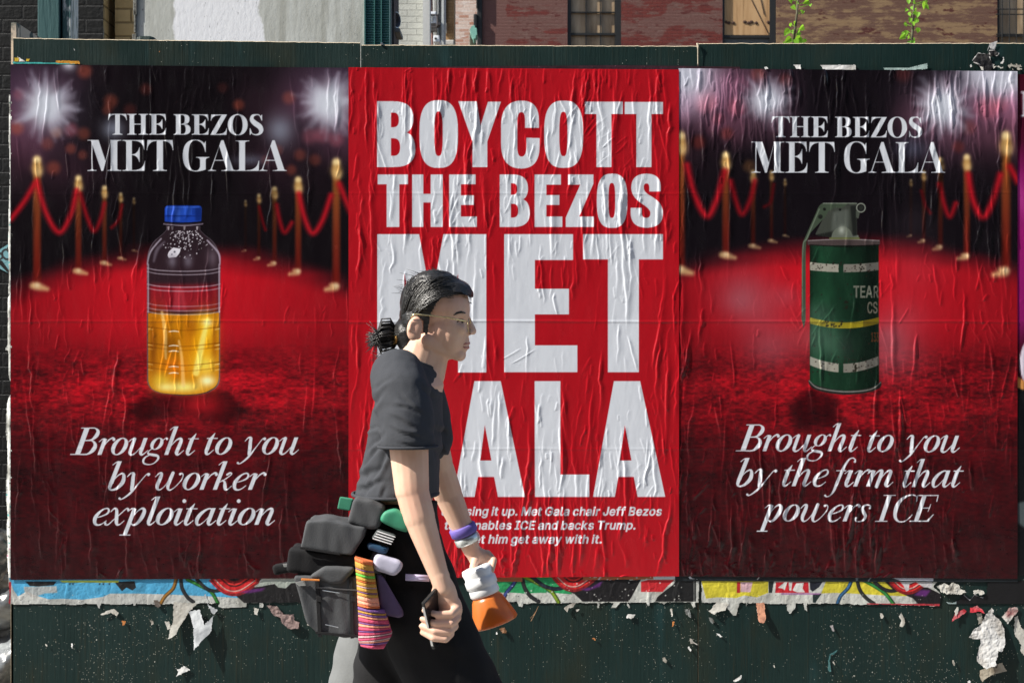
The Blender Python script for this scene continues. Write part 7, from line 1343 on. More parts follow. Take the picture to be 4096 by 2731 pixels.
capsule(bm, Q(1858, 1389, -.016), Q(1864, 1389, 0), .0055, .008); capsule(bm, Q(1864, 1389, 0), Q(1858, 1389, .016), .008, .0055)
for s in (-1, 1):                                                                                   # ears
    ell(bm, Q(1664, 1314, s*hw), (.021, .008, .034), (0, .2, 0)); ell(bm, Q(1676, 1342, s*(hw-.002)), (.010, .007, .012))
    capsule(bm, Q(1652, 1290, s*(hw+.005)), Q(1646, 1318, s*(hw+.006)), .006, .006); capsule(bm, Q(1652, 1290, s*(hw+.005)), Q(1676, 1284, s*(hw+.004)), .006, .005)
capsule(bm, Q(1706, 1360), Q(1662, 1500), .056, .062); capsule(bm, Q(1740, 1400), Q(1712, 1500), .040, .046)                                # neck
loft(bm, [(Q(1665, 1480), (.06, 0, 0), (0, .09, 0)), (Q(1650, 1540), (.085, 0, 0), (0, .155, 0)), (Q(1630, 1640), (.084, 0, 0), (0, .165, 0)), (Q(1610, 1850), (.086, 0, 0), (0, .15, 0)), (Q(1590, 2050), (.094, 0, 0), (0, .15, 0)), (Q(1600, 2260), (.10, 0, 0), (0, .16, 0))], 28)
capsule(bm, Q(1625, 1545, -.16), Q(1650, 1760, -.20), .058, .052); capsule(bm, Q(1650, 1760, -.20), Q(1664, 1935, -.215), .052, .045)      # near arm
capsule(bm, Q(1664, 1935, -.215), Q(1692, 2040, -.22), .0435, .042); capsule(bm, Q(1692, 2040, -.22), Q(1771, 2266, -.23), .041, .0255)
capsule(bm, Q(1655, 1545, .16), QP(1748, 1850, .28), .056, .045); capsule(bm, QP(1748, 1850, .28), QP(1790, 1970, .32), .043, .042); capsule(bm, QP(1790, 1970, .32), QP(1886, 2196, .34), .041, .026)   # far arm
# near hand: palm and five fingers curled round the phone
ell(bm, Q(1797, 2340, -.232), (.030, .017, .058), (0, -.18, 0)); ell(bm, Q(1812, 2385, -.232), (.032, .016, .040), (0, -.1, 0)); capsule(bm, Q(1771, 2262, -.23), Q(1786, 2310, -.232), .0265, .024)
for i, (kx, ky, L) in enumerate(((1838, 2384, 1.0), (1838, 2420, 1.06), (1828, 2452, 1.0), (1812, 2480, .84))):
    k0 = Q(kx, ky, -.238); k1 = Q(kx-20*L, ky+14, -.268); k2 = Q(kx-74*L, ky+16-i*2, -.272); k3 = Q(kx-124*L, ky+4-i*4, -.256)
    capsule(bm, Q(1800, 2350+i*16, -.232), k0, .0125, .0115); capsule(bm, k0, k1, .0112, .0102); capsule(bm, k1, k2, .0098, .0090); capsule(bm, k2, k3, .0088, .0074)
capsule(bm, Q(1768, 2300, -.232), Q(1748, 2350, -.222), .0145, .0125); capsule(bm, Q(1748, 2350, -.222), Q(1742, 2398, -.232), .012, .0095)
# far hand closed over a bottle cap
fy = .34
ell(bm, QP(1918, 2232, fy), (.036, .019, .030), (0, .7, 0)); capsule(bm, QP(1886, 2196, .34), QP(1905, 2222, fy), .0255, .024)
for i in range(4):
    b0 = QP(1950-i*6, 2212+i*17, fy-.004*i); b1 = QP(1976-i*7, 2240+i*15, fy-.020); b2 = QP(1966-i*6, 2280+i*8, fy-.036); b3 = QP(1930-i*5, 2290+i*8, fy-.040)
    capsule(bm, QP(1918, 2232, fy), b0, .012, .0108); capsule(bm, b0, b1, .0105, .0096); capsule(bm, b1, b2, .0092, .0086); capsule(bm, b2, b3, .0084, .0072)
capsule(bm, QP(1905, 2232, fy-.012), QP(1892, 2268, fy-.034), .0130, .011); capsule(bm, QP(1892, 2268, fy-.034), QP(1906, 2292, fy-.046), .0105, .0088)
# legs and feet
GZ = lambda x, dy, z: Vector((x, PD+dy, z))
hipN, hipF = Q(1605, 2230, -.09), Q(1590, 2230, .09)
kneeN, kneeF = Q(1890, 2880, -.10), Q(1470, 2860, .10); ankN = GZ(Q(2080, 0).x, -.10, .10); ankF = GZ(Q(1130, 0).x, .10, .20)
for h, k, a in ((hipN, kneeN, ankN), (hipF, kneeF, ankF)): capsule(bm, h, k, .082, .055); capsule(bm, k, a, .052, .034)
capsule(bm, ankN, ankN+Vector((.0, 0, -.06)), .034, .036); capsule(bm, ankN+Vector((-.03, 0, -.06)), ankN+Vector((.16, 0, -.065)), .036, .030)
capsule(bm, ankF, ankF+Vector((.05, 0, -.12)), .034, .032); capsule(bm, ankF+Vector((-.02, 0, -.05)), ankF+Vector((.12, 0, -.165)), .034, .030)
SOCK = [Q(1848, 1284, s*.046) for s in (-1, 1)]
def socket(c):
    h = 0.
    for q in SOCK:
        d = ((c.x-q.x)/.017)**2+((c.y-q.y)/.022)**2+((c.z-q.z)/.0105)**2
        if d < 9: h -= .0085*math.exp(-d)
    return h
body = remeshed('body', bm, .0030, SKIN, per, 4, socket)
from mathutils.bvhtree import BVHTree
_b = bmesh.new(); _b.from_mesh(body.data); BV = BVHTree.FromBMesh(_b); _b.free()
def on_face(X, Y, s=-1, out=0.):
    q = Q(X, Y); h = BV.ray_cast(Vector((q.x, PD+s*.5, q.z)), Vector((0, -s, 0)))
    return (h[0] if h[0] else q)+Vector((0, s*out, 0))
# -- face details
def blob(name, mat, c, r, rot=None, parent=per, seg=16): bm = bmesh.new(); ell(bm, c, r, rot, seg); return bm_obj(name, bm, mat, parent, True)
EYEW = plain('eye_white', (.62, .58, .55), .2); LIPS = plain('lips', (.42, .17, .14), .5); DKH = plain('brow_hair', (.015, .012, .010), .6)
LID = plain('eyelid', (.40, .22, .16), .5)
for s in (-1, 1):
    c = on_face(1846, 1285, s); c = c+Vector((-.004, -s*.0085, 0))
    e_ = blob('eye', EYEW, c, (.0115, .0115, .0095)); blob('iris', plain('iris', (.015, .010, .007), .12), c+Vector((.0068, s*.0066, 0)), (.0045, .0045, .0052), None, e_)
    bm = bmesh.new(); L = [(1830, 1288), (1838, 1279), (1849, 1277), (1860, 1283)]
    tube(bm, [on_face(x, y, s, -.0005) for x, y in L], [.0012, .0024, .0026, .0014], 8); bm_obj('eyelid', bm, LID, per, True)
    bm = bmesh.new(); tube(bm, [on_face(x, y+3, s, .0012) for x, y in L]+[on_face(1864, 1286, s, .002)], [.0006, .0012, .0013, .0010, .0005], 6); bm_obj('eyelash', bm, DKH, per, True)
    bm = bmesh.new(); tube(bm, [on_face(x, y, s, -.0004) for x, y in ((1816, 1262), (1830, 1253), (1846, 1249), (1862, 1253))], [.0012, .0030, .0034, .0020], 8); bm_obj('eyebrow', bm, DKH, per, True)
    bm = bmesh.new(); ell(bm, on_face(1879, 1334, s, -.0012), (.0038, .0022, .0018), None, 10); bm_obj('nostril', bm, plain('nostril_shade', (.10, .04, .03), .8), per, True)
bm = bmesh.new()
tube(bm, [on_face(1854, 1377, -1, -.0012), on_face(1862, 1374, -1, -.0016), Q(1874, 1372, -.004), Q(1874, 1372, .004), on_face(1862, 1374, 1, -.0016), on_face(1854, 1377, 1, -.0012)], [.0016, .0036, .0048, .0048, .0036, .0016], 10)
tube(bm, [on_face(1853, 1386, -1, -.0012), on_face(1860, 1389, -1, -.0016), Q(1871, 1389, -.004), Q(1871, 1389, .004), on_face(1860, 1389, 1, -.0016), on_face(1853, 1386, 1, -.0012)], [.0016, .0038, .0052, .0052, .0038, .0016], 10)
bm_obj('lips', bm, LIPS, per, True)
# -- hair: cap with a hairline, gathered into a ponytail
bm = bmesh.new(); ell(bm, Q(1738, 1214), (.094, .080, .092), None, 72); ell(bm, Q(1690, 1270), (.062, .076, .080), None, 56); ell(bm, Q(1808, 1180), (.058, .068, .046), None, 48); capsule(bm, Q(1640, 1330), Q(1650, 1385), .046, .036, 24); capsule(bm, Q(1630, 1340), Q(1592, 1348), .036, .022, 20)
hair_me = remeshed('hair', bm, .0042, HAIRM, per, 6, lambda c: .0022*noise.noise(Vector((c.x*18, c.y*90, c.z*70)))+.0012*noise.noise(c*160))
FACE = [(1884, 1194), (1850, 1176), (1808, 1170), (1772, 1190), (1748, 1225), (1730, 1262), (1722, 1300), (1716, 1345), (1706, 1352), (1696, 1330), (1696, 1290), (1680, 1274), (1650, 1276), (1640, 1300), (1642, 1340), (1660, 1376), (1690, 1420), (1990, 1520), (1990, 1150)]
def inside(x, y, poly):
    c = False; j = len(poly)-1
    for i in range(len(poly)):
        (xi, yi), (xj, yj) = poly[i], poly[j]
        if (yi > y) != (yj > y) and x < (xj-xi)*(y-yi)/(yj-yi)+xi: c = not c
        j = i
    return c
bm = bmesh.new(); bm.from_mesh(hair_me.data)
kill = [v for v in bm.verts if inside(XC+v.co.x/PK, YC-(v.co.z-HCAM)/PK, FACE)]
bmesh.ops.delete(bm, geom=kill, context='VERTS'); bm.to_mesh(hair_me.data); bm.free()
bm = bmesh.new(); rs = random.Random(5)
pts = [Q(1600, 1348), Q(1575, 1340), Q(1545, 1342), Q(1515, 1350), Q(1490, 1362)]
ell(bm, Q(1560, 1343), (.024, .021, .022), (0, .2, 0)); ell(bm, Q(1532, 1346), (.026, .022, .022), (0, -.1, 0)); ell(bm, Q(1508, 1354), (.020, .017, .016), (0, -.3, 0))
for k in range(150):
    t0 = rs.gauss(0, .0095); y0 = rs.gauss(0, .0095); e = rs.uniform(1462, 1500); yy = 1362+rs.gauss(0, 22)
    tube(bm, [Q(1592, 1344, y0*.6)+Vector((0, 0, t0*.6)), Q(1562, 1341, y0*1.9)+Vector((0, 0, t0*1.9)), Q(1528, 1346, y0*2.0)+Vector((0, 0, t0*2.0)), Q((e+1528)/2, (yy+1348)/2+rs.uniform(-6, 6), y0*1.6), Q(e, yy, y0*1.8)], [.0016, .0019, .0018, .0012, .0004], 4)
for k in range(14):
    a = rs.uniform(1590, 1640); tube(bm, [Q(a+30, 1400, rs.uniform(-.03, .03)), Q(a, 1400+rs.uniform(0, 20), -.03), Q(a-50, 1400+rs.uniform(-10, 40), -.03), Q(a-110, 1405+rs.uniform(-20, 60), -.02)], [.002, .0018, .001, .0004], 4)
bm_obj('ponytail', bm, HAIRM, per, True)
bm = bmesh.new(); c0 = Q(1592, 1343); ax = (Q(1570, 1334)-Q(1600, 1347)).normalized(); a_ = ax.cross(Vector((0, 1, 0))).normalized()
tube(bm, [c0+(a_*math.cos(t)+Vector((0, 1, 0))*math.sin(t))*.022 for t in np.linspace(0, 6.283, 25)], .0052, 8, False); bm_obj('hair_tie', bm, plain('mustard_elastic', (.42, .24, .06), .7), per, True)
bm = bmesh.new(); rs = random.Random(12)
for k in range(420):
    a = rs.uniform(.0, 1.0); s_ = rs.choice((-1, 1)) if k % 3 else -1
    X0, Y0 = (1872-a*150, 1186-22*math.sin(a*3.1)+max(0, a-.45)*130) if rs.random() < .55 else (rs.uniform(1640, 1840), rs.uniform(1110, 1200))
    P0 = Vector(((X0-1735)/120., 0, (1218-Y0)/128.)); ph = rs.uniform(.05, 1.35)
    pts = []
    for t in np.linspace(0, 1, 7):
        X = X0+(1600-X0)*t; Y = Y0+(1340-Y0)*t**1.5-math.sin(t*math.pi)*(26+20*rs.random()*.3)
        u = (X-1735)/138.; v = (Y-1222)/140.; q = max(0., 1-u*u*.86-v*v*.80); yy = .086*math.sqrt(q)*math.cos(ph*.55)
        pts.append(Q(X, Y, s_*yy)+Vector((0, 0, .003)))
    tube(bm, pts, [.0007, .0011, .0013, .0013, .0012, .0010, .0006], 3)
for k in range(40):
    a = rs.uniform(0, 3.1); X, Y = 1735+132*math.cos(a), 1215-128*math.sin(a); dx = rs.uniform(-40, 10); 
    tube(bm, [Q(X+20, Y, rs.uniform(-.05, .05)), Q(X-6, Y-8, rs.uniform(-.05, .05)), Q(X+dx-20, Y+rs.uniform(-26, 6), rs.uniform(-.06, .06))], [.0009, .0007, .0003], 3)
bm_obj('hair_strands', bm, HAIRM, per, True)
# -- spectacles
GOLD = plain('gold_wire', (.75, .62, .32), .25, .5, 1)
gl_ = empty('spectacles', Q(1860, 1285), 'thin gold wire spectacles worn by the walking person', 'glasses')
for s in (-1, 1):
    bm = bmesh.new(); tube(bm, [Q(1650, 1272, s*.088), Q(1664, 1258, s*.089), Q(1720, 1263, s*.086), Q(1800, 1272, s*.076), Q(1868, 1286, s*.066)], .0021, 8); bm_obj('temple', bm, GOLD, gl_, True)
    bm = bmesh.new(); c = Q(1878, 1302, s*.034)
    tube(bm, [c+Vector((.003*math.cos(t), .027*math.cos(t), .020*math.sin(t))) for t in np.linspace(0, 6.283, 29)], .0012, 6, False); bm_obj('rim', bm, GOLD, gl_, True)
bm = bmesh.new(); tube(bm, [Q(1880, 1296, -.008), Q(1886, 1292, 0), Q(1880, 1296, .008)], .0013, 6); bm_obj('bridge', bm, GOLD, gl_, True)
# -- tee
bm = bmesh.new()
E3 = lambda X, Y, rx, ry, sk=0.: (Q(X, Y), (rx*PK, 0, -sk*rx*PK), (0, ry, 0))
loft(bm, [E3(1672, 1442, 62, .070, .30), E3(1668, 1466, 92, .098, .25), E3(1652, 1500, 112, .150, .22), E3(1646, 1550, 126, .184, .15), E3(1634, 1610, 138, .196, .05), E3(1624, 1700, 148, .198), E3(1612, 1800, 152, .190), E3(1596, 1900, 158, .188), E3(1582, 1978, 168, .194)], 48)
slN = [(1600, 1500, -.105, .072), (1622, 1570, -.160, .078), (1640, 1660, -.190, .078), (1648, 1772, -.205, .074)]
for a, b in zip(slN, slN[1:]): capsule(bm, Q(*a[:3]), Q(*b[:3]), a[3], b[3], 24) if b[1] < 1700 else tube(bm, [Q(*a[:3]), Q(*b[:3])+Vector((0, 0, .03)), Q(*b[:3])], [a[3], b[3]+.001, b[3]+.002], 28)
for a, b in zip([(1640, 1510, .105, .07), (1660, 1580, .160, .074), (1690, 1680, .188, .072)], [(1660, 1580, .160, .074), (1690, 1680, .188, .072), (1715, 1770, .200, .068)]): capsule(bm, Q(*a[:3]), Q(*b[:3]), a[3], b[3]*(.9 if b[1] > 1700 else 1), 24)
CREASE = []
for (x0, y0, x1, y1, w_, a_) in ((1560, 1720, 1470, 1800, 11, 7), (1556, 1745, 1450, 1880, 13, 8), (1575, 1770, 1500, 1930, 11, 6), (1545, 1700, 1455, 1720, 9, 5), (1745, 1690, 1790, 1760, 10, 6), (1740, 1760, 1782, 1870, 11, 6),
        (1420, 1950, 1560, 1900, 12, 7), (1410, 1915, 1540, 1850, 12, 6), (1600, 1975, 1640, 1880, 10, 5), (1690, 1975, 1720, 1880, 10, 6), (1470, 1975, 1480, 1890, 9, 5), (1540, 1978, 1560, 1915, 9, 4),
        (1560, 1560, 1480, 1650, 13, 5), (1590, 1500, 1500, 1560, 12, 4), (1690, 1520, 1760, 1600, 11, 5), (1572, 1640, 1700, 1700, 9, 4), (1570, 1690, 1720, 1735, 8, 5), (1580, 1600, 1690, 1630, 10, 4), (1600, 1740, 1700, 1768, 7, 3), (1610, 1560, 1720, 1650, 9, 4)):
    CREASE.append((np.array(((x0-XC)*PK, HCAM-(y0-YC)*PK)), np.array(((x1-XC)*PK, HCAM-(y1-YC)*PK)), w_*PK, a_*.001))
def folds(c):
    h = .0060*noise.noise(Vector(((c.x*.9+c.z*.35)*13, c.y*7, c.z*4.0)))+.0012*noise.noise(c*45)
    p = np.array((c.x+.004*noise.noise(c*30), c.z+.006*noise.noise(c*22)))
    for a, b, w, am in CREASE:
        d = b-a; t = float(np.clip(np.dot(p-a, d)/np.dot(d, d), 0, 1)); q = p-a-d*t
        r = math.copysign(math.hypot(*q), d[0]*q[1]-d[1]*q[0])/w
        if abs(r) < 4: h += am*math.sin(math.pi*min(max(t, .04), .96))*(.9*math.exp(-(r-1.1)**2)-math.exp(-(r+.2)**2*1.6))
    return h
remeshed('tee_shirt', bm, .0055, TEE, per, 5, folds)
bm = bmesh.new(); tube(bm, [Q(1672, 1447)+Vector((math.cos(t)*.046, math.sin(t)*.072, -math.cos(t)*.046*.42)) for t in np.linspace(0, 6.283, 33)], .0065, 8, False); bm_obj('neckband', bm, TEE, per, True)
bm = bmesh.new(); tube(bm, [Q(1582, 1973)+Vector((math.cos(t)*.1152, math.sin(t)*.1955, 0)) for t in np.linspace(0, 6.283, 49)], .0048, 8, False); bm_obj('hem', bm, TEE, per, True)
bm = bmesh.new(); tube(bm, [Q(1648, 1770, -.205)+Vector((math.cos(t)*.0768, math.sin(t)*.0768, 0)) for t in np.linspace(0, 6.283, 37)], .0040, 8, False); bm_obj('sleeve_hem', bm, TEE, per, True)
# -- trousers
def leg(bm, pts):
    for a, b in zip(pts, pts[1:]): capsule(bm, a[0], b[0], a[1], b[1], 28)
def tfold(c): return .012*noise.noise(Vector((c.x*11, c.y*8, c.z*3.5)))+.008*noise.noise(Vector((c.x*20+c.z*9, c.y*10, c.z*16)))
bm = bmesh.new(); leg(bm, [(Q(1600, 2200, -.06), .125), (Q(1690, 2420, -.09), .125), (Q(1800, 2680, -.10), .122), (kneeN, .118), (GZ(Q(2060, 0).x, -.10, .30), .110), (GZ(Q(2075, 0).x, -.10, .17), .112)])
loft(bm, [(Q(1580, 2000), (.118, 0, 0), (0, .165, 0)), (Q(1585, 2100), (.122, 0, 0), (0, .178, 0)), (Q(1590, 2230), (.126, 0, 0), (0, .185, 0)), (Q(1590, 2330), (.112, 0, 0), (0, .17, 0))], 32)
capsule(bm, Q(1570, 2260, .03), Q(1600, 2540, .0), .13, .112, 28); capsule(bm, Q(1600, 2540, .0), Q(1560, 2760, .02), .112, .108, 28); capsule(bm, Q(1560, 2760, .02), Q(1500, 2900, .06), .108, .09, 28)  # black piece in front trims the painted sunlit grey to a patch
remeshed('trousers', bm, .007, BLKC, per, 5, tfold)
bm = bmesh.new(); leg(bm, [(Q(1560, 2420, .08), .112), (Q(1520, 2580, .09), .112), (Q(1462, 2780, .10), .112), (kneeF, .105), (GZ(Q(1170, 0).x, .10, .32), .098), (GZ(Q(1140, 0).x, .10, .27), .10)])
o = remeshed('trouser_leg', bm, .007, SUNLITC, per, 5, tfold); tag(o, 'rear trouser leg with sunlight painted in as lighter grey')  # same trousers, sunlight on the rear leg painted as a paler cloth
SHOE = plain('black_leather', (.012, .012, .013), .5)
for a, tilt in ((ankN+Vector((.055, 0, -.062)), 0), (ankF+Vector((.055, 0, -.115)), .72)):
    bm = bmesh.new(); R = Euler((0, tilt, 0)).to_matrix()
    ell(bm, a+R @ Vector((.02, 0, 0)), (.14, .048, .042), (0, tilt, 0)); ell(bm, a+R @ Vector((-.06, 0, .03)), (.06, .042, .05), (0, tilt, 0)); sh = remeshed('shoe', bm, .006, SHOE, per, 3)
    bm = bmesh.new(); tube(bm, [a+R @ Vector((x, 0, -.030)) for x in (-.12, -.1, 0, .1, .155)], [.02, .04, .042, .046, .02], 16); bm_obj('sole', bm, plain('rubber', (.03, .03, .03), .8), sh, True)
# -- wrist straps on the far arm
def bangle(name, mat, c, ax, r, h, lab, cat):
    ax = ax.normalized(); a = ax.cross(Vector((0, 1, 0))).normalized(); b = ax.cross(a); bm = bmesh.new(); n = 36
    L = [[bm.verts.new(c+ax*z+(a*math.cos(t)+b*math.sin(t))*q) for t in [2*math.pi*k/n for k in range(n)]] for z, q in ((-h, r), (-h*.7, r+.004), (h*.7, r+.004), (h, r), (h, r-.004), (-h, r-.004))]
    for i in range(6):
        for k in range(n): bm.faces.new((L[i][k], L[i][(k+1) % n], L[(i+1) % 6][(k+1) % n], L[(i+1) % 6][k]))
    o = bm_obj(name, bm, mat, None, True); return tag(o, lab, cat)
fa = QP(1886, 2196, .34)-QP(1790, 1970, .32)
bangle('wristband', plain('violet_cloth', (.14, .10, .40), .7), QP(1790, 1970, .32)+fa*.66, fa, .036, .014, 'violet cloth wristband on the far forearm', 'wristband')
wb = bangle('bracelet', plain('silver', (.72, .76, .74), .3, .5, .6), QP(1790, 1970, .32)+fa*.82, fa, .033, .012, 'silvery white watch bracelet on the far wrist, below the violet band', 'bracelet')
# -- phone in the near hand
ph = empty('phone', Q(1752, 2422, -.246), 'dark phone gripped in the near hand', 'phone')
bm = bmesh.new(); box(bm, -.0355, .0355, -.0042, .0042, -.072, .072, .0035); o = bm_obj('case', bm, plain('graphite', (.02, .021, .02), .35), None); o.parent = ph; o.rotation_euler = (.05, -.46, 1.05); o.location = (0, .0, 0)
bm = bmesh.new(); box(bm, -.033, .033, -.0052, -.0045, -.069, .069, .0002); s2 = bm_obj('screen', bm, plain('glass_black', (.01, .01, .012), .06), None); s2.parent = ph; s2.rotation_euler = o.rotation_euler
bm = bmesh.new(); box(bm, -.0362, -.0356, -.003, .003, -.06, .06); s3 = bm_obj('edge_band', bm, plain('bright_edge', (.75, .76, .76), .2, .5, 1), None); s3.parent = ph; s3.rotation_euler = o.rotation_euler
# -- orange bottle hanging by its white ribbed cap from the far hand
bo = empty('orange_bottle', QP(1905, 2330, .32), 'translucent orange bottle with a white ribbed cap hanging upside down from the far hand', 'bottle')
def lathe(prof, c, up, n=40):
    bm = bmesh.new(); up = Vector(up).normalized(); a = up.cross(Vector((0, 1, 0))).normalized(); b = up.cross(a)
    R = [[bm.verts.new(c+up*z+(a*math.cos(t)+b*math.sin(t))*r) for t in [2*math.pi*k/n for k in range(n)]] for r, z in prof]
    for r0, r1 in zip(R, R[1:]):
        for k in range(n): bm.faces.new((r0[k], r0[(k+1) % n], r1[(k+1) % n], r1[k]))
    bm.faces.new(R[0][::-1]); bm.faces.new(R[-1]); return bm
c = QP(1908, 2282, .31); dn = Vector((.36, 0, -1))
bm_obj('cap', lathe([(.034, -.012), (.042, -.010), (.045, .000), (.042, .014), (.0425, .020), (.046, .024), (.046, .044), (.042, .048), (.043, .052), (.044, .068), (.040, .074)], c, dn), plain('white_plastic', (.82, .83, .84), .4, .5, 0, .02), bo, True)
m = MT('orange_plastic', .3, .5, (.74, .20, .03)); m.b.inputs['Transmission Weight'].default_value = .35
bm_obj('flask', lathe([(.034, .074), (.040, .077), (.046, .086), (.060, .128), (.066, .150), (.0665, .156), (.064, .160), (.058, .162)], c, dn), m.m, bo, True)
# ---------------------------------------------------------------- the bag on the hip and what hangs from it
bag = empty('shoulder_bag', Q(1380, 2500, -.12), 'grey canvas roll-top bag with black straps on the hip of the walker', 'bag')
def prism(pts, y0, y1, bev=.008, seg=2):
    bm = bmesh.new(); f = [bm.verts.new(Q(x, y, y0)) for x, y in pts]; b = [bm.verts.new(Q(x, y, y1)) for x, y in pts]
    bm.faces.new(f); bm.faces.new(b[::-1])
    for k in range(len(pts)): bm.faces.new((f[k], f[k-1], b[k-1], b[k]))
    if bev: bmesh.ops.bevel(bm, geom=list(bm.edges), offset=bev, segments=seg, affect='EDGES', profile=.6)
    return bm
def soft(name, pts, y0, y1, mat, parent, amp=.006, bev=.006, vox=.004):
    bm = prism(pts, y0, y1, bev, 3)
    return remeshed(name, bm, vox, mat, parent, 2, lambda c: .5*amp*noise.noise(c*13)+amp*.6*noise.noise(Vector((c.x*40, c.y*20, c.z*14))))
soft('pouch', [(1215, 2262), (1470, 2262), (1478, 2300), (1478, 2490), (1440, 2500), (1300, 2482), (1262, 2440)], -.24, -.07, BAGC, bag)
soft('flap', [(1262, 2052), (1340, 2046), (1490, 2078), (1478, 2120), (1440, 2182), (1390, 2180), (1236, 2156)], -.235, -.06, BAGC, bag, .004)
soft('collar', [(1190, 2158), (1450, 2180), (1475, 2200), (1440, 2290), (1300, 2262), (1180, 2250)], -.225, -.06, BLKC, bag, .004, .012)
soft('front_fold', [(1270, 2264), (1330, 2222), (1440, 2224), (1448, 2240), (1402, 2292), (1360, 2288)], -.25, -.20, BAGC, bag, .003, .012)
soft('side_strap', [(1122, 2228), (1230, 2206), (1290, 2216), (1290, 2234), (1232, 2248), (1132, 2266)], -.20, -.16, BLKC, bag, .002, .008, .004)
SIL = plain('buckle_steel', (.66, .68, .66), .3, .5, .8)
bm = prism([(1168, 2219), (1232, 2214), (1230, 2228), (1172, 2230)], -.212, -.205, .001); bm_obj('buckle', bm, SIL, bag)
bm = prism([(1222, 2282), (1258, 2276), (1262, 2294), (1236, 2296)], -.250, -.243, .001); bm_obj('clasp', bm, SIL, bag)
bm = prism([(1246, 2266), (1316, 2270), (1316, 2276), (1246, 2274)], -.2562, -.2505, .001); bm_obj('orange_tab', bm, plain('orange_web', (.65, .22, .04), .7), bag)
for y0, y1, x0, x1 in ((2313, 2323, 1326, 1390), (2443, 2454, 1336, 1386)):
    bm = bmesh.new(); tube(bm, [Q(x0, y0, -.247), Q(x1, y1, -.247)], .0009, 5); bm_obj('seam_piping', bm, SIL, bag)
WEB = cloth('black_webbing', (.014, .014, .015), .8)
for nm, pl in (('webbing_strap', [(1296, 2262), (1312, 2262), (1322, 2492), (1308, 2492)]), ('webbing_strap', [(1425, 2262), (1440, 2262), (1446, 2496), (1432, 2498)])):
    bm_obj(nm, prism(pl, -.2435, -.2405, .0008), WEB, bag)
bm_obj('zip', prism([(1300, 2300), (1474, 2312), (1474, 2317), (1300, 2305)], -.2442, -.2408, .0006), plain('zip_teeth', (.16, .16, .165), .35, .5, .6), bag)
bm_obj('hem_tape', prism([(1296, 2470), (1474, 2486), (1474, 2496), (1300, 2480)], -.2442, -.2405, .0008), WEB, bag)
bm_obj('flap_edge', prism([(1238, 2148), (1392, 2172), (1392, 2181), (1238, 2157)], -.2385, -.2345, .0008), WEB, bag)
for X in (1303, 1435): bm_obj('ladder_buckle', prism([(X-2, 2336), (X+18, 2337), (X+19, 2356), (X-1, 2355)], -.2475, -.2437, .0012), plain('black_plastic', (.02, .02, .021), .35), bag)
soft('harness_pad', [(1440, 1966), (1510, 1972), (1560, 1998), (1540, 2082), (1500, 2086), (1416, 2060)], -.225, -.13, BAGC, bag, .004, .010)
soft('back_panel', [(1478, 2268), (1500, 2200), (1545, 2090), (1570, 2100), (1560, 2300), (1500, 2500), (1480, 2500)], -.22, -.08, BLKC, bag, .003, .012)
bm = prism([(1380, 1968), (1432, 1976), (1420, 2022), (1370, 2014)], -.16, -.14, .003); bm_obj('green_tab', bm, plain('green_web', (.035, .22, .13), .7), bag)
gp = soft('green_pouch', [(1556, 2016), (1600, 2004), (1660, 2040), (1650, 2100), (1600, 2084), (1540, 2050)], -.235, -.19, plain('green_nylon', (.03, .22, .125), .65), None, .002, .010, .004); tag(gp, 'small green pouch clipped at the waist, beside the near forearm', 'pouch')
hip = prism([(1534, 2082), (1604, 2106), (1586, 2142), (1510, 2118)], -.235, -.20, .006); o = bm_obj('belt_case', hip, plain('smoke_plastic', (.10, .11, .11), .25), None); tag(o, 'small smoky clear case on the belt under the green pouch', 'case')
bm = bmesh.new()
for k in range(4): tube(bm, [Q(1534-k*6, 2090+k*9, -.2375), Q(1602-k*5, 2112+k*9, -.2375)], .0014, 5)
p = bm_obj('white_ribbing', bm, plain('white_stripe', (.8, .8, .8), .4), o)
o = soft('blue_pouch', [(1496, 2132), (1580, 2156), (1566, 2182), (1490, 2160)], -.230, -.20, plain('navy_nylon', (.01, .05, .11), .6), None, .002, .008, .004); tag(o, 'small navy pouch on the belt below the smoky clear case', 'pouch')
o = soft('white_roll', [(1520, 2184), (1540, 2176), (1630, 2206), (1630, 2232), (1600, 2262), (1520, 2232)], -.255, -.205, plain('lilac_cloth', (.46, .45, .56), .85), None, .003, .012, .004); tag(o, 'lilac-white rolled cloth tucked at the belt above the hanging lanyard', 'cloth')
o = soft('purple_paddle', [(1530, 2250), (1556, 2262), (1630, 2390), (1636, 2412), (1616, 2420), (1546, 2406)], -.245, -.225, plain('purple_plastic', (.085, .055, .13), .5), None, .001, .006, .003); tag(o, 'dark purple flat paddle hanging beside the striped lanyard', 'paddle')
bm = bmesh.new(); tube(bm, [Q(1640, 2263, -.225), Q(1732, 2268, -.225)], .0062, 10); tube(bm, [Q(1640, 2273, -.228), Q(1732, 2277, -.228)], .0045, 10); o = bm_obj('lilac_stick', bm, plain('lilac_plastic', (.50, .44, .62), .4), None, True); tag(o, 'thin lilac stick poking out behind the near wrist', 'stick')
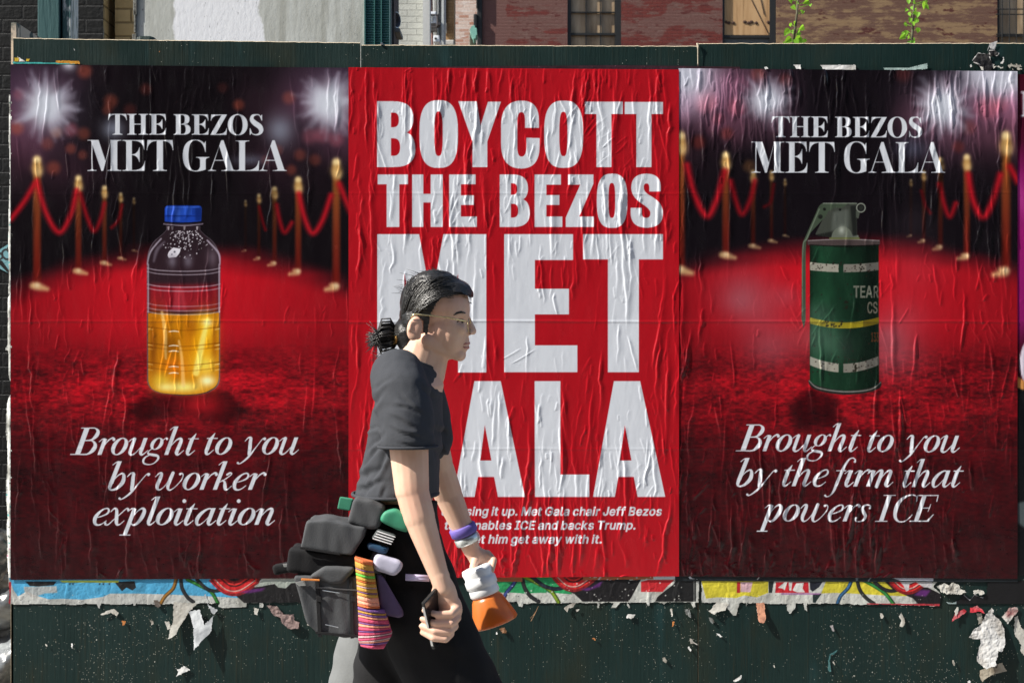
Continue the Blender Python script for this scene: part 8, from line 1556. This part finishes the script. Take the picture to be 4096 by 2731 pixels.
# striped woven lanyard
ly = empty('woven_lanyard', Q(1490, 2520, -.26), 'striped woven lanyard of orange, yellow and pink bands hanging from the belt', 'lanyard')
OR_, YE, PI_, PU, GN, WH = (.58, .15, .05), (.48, .26, .05), (.50, .07, .14), (.17, .08, .24), (.12, .45, .06), (.48, .34, .34)
PEA = (.72, .30, .20)
def band(pts_l, pts_r, seq, name):
    bm = bmesh.new(); n = len(seq); cols = {}
    mats = []
    def at(p, t): i = min(int(t*(len(p)-1)), len(p)-2); f = t*(len(p)-1)-i; return (p[i][0]*(1-f)+p[i+1][0]*f, p[i][1]*(1-f)+p[i+1][1]*f)
    r = random.Random(n); t0 = 0; W = [h for _, h in seq]; T = sum(W); acc = 0
    for c, h in seq:
        if c not in mats: mats.append(c)
        a, b = acc/T, (acc+h)/T; acc += h
        la, ra, lb, rb = at(pts_l, a), at(pts_r, a), at(pts_l, b), at(pts_r, b)
        K = 6; g = []
        for j in range(4):
            s = j/3; L, R = (la[0]+(lb[0]-la[0])*s, la[1]+(lb[1]-la[1])*s), (ra[0]+(rb[0]-ra[0])*s, ra[1]+(rb[1]-ra[1])*s)
            bul = (0, .004, .004, 0)[j]
            row = [bm.verts.new(Q(L[0]+(R[0]-L[0])*k/K, L[1]+(R[1]-L[1])*k/K, -.262-.020*math.sin(math.pi*k/K)-bul)) for k in range(K+1)]
            row += [bm.verts.new(Q(L[0]+(R[0]-L[0])*k/K, L[1]+(R[1]-L[1])*k/K, -.235)) for k in range(K, -1, -1)]
            g.append(row)
        m_ = len(g[0])
        for r0, r1 in zip(g, g[1:]):
            for k in range(m_): f = bm.faces.new((r0[k], r0[(k+1) % m_], r1[(k+1) % m_], r1[k])); f.material_index = mats.index(c)
        for q in (g[0], g[-1][::-1]): f = bm.faces.new(q); f.material_index = mats.index(c)
    o = bm_obj(name, bm, plain('thread', mats[0], .85, .3, 0, .3, 300), ly)
    for c in mats[1:]: o.data.materials.append(plain('thread', c, .85, .3, 0, .3, 300))
band([(1450, 2184), (1458, 2280), (1462, 2370)], [(1516, 2202), (1530, 2290), (1545, 2380)], [(OR_, 1.2), (YE, 2), (PU, .3), (YE, 1.2), (GN, .9), (YE, 1.2), (OR_, .3), (YE, 1.4), (WH, .4), (YE, 1.4), (PU, .3), (YE, 1.2), (PEA, 1.6), (PEA, 1.2), (OR_, .7)], 'upper_braid')
band([(1462, 2372), (1466, 2430), (1464, 2500), (1475, 2524)], [(1562, 2386), (1580, 2440), (1592, 2480), (1560, 2532)], [(PU, .9), (YE, .5), (PU, .6), (PEA, .6), (PI_, 1.2), (PU, .3), (PEA, .7), (PI_, .8), (PU, .3), (PI_, .8), (WH, .5), (PI_, .9), (WH, .6), (PEA, .5), (PU, .8), (PI_, 1.4)], 'lower_tassel')
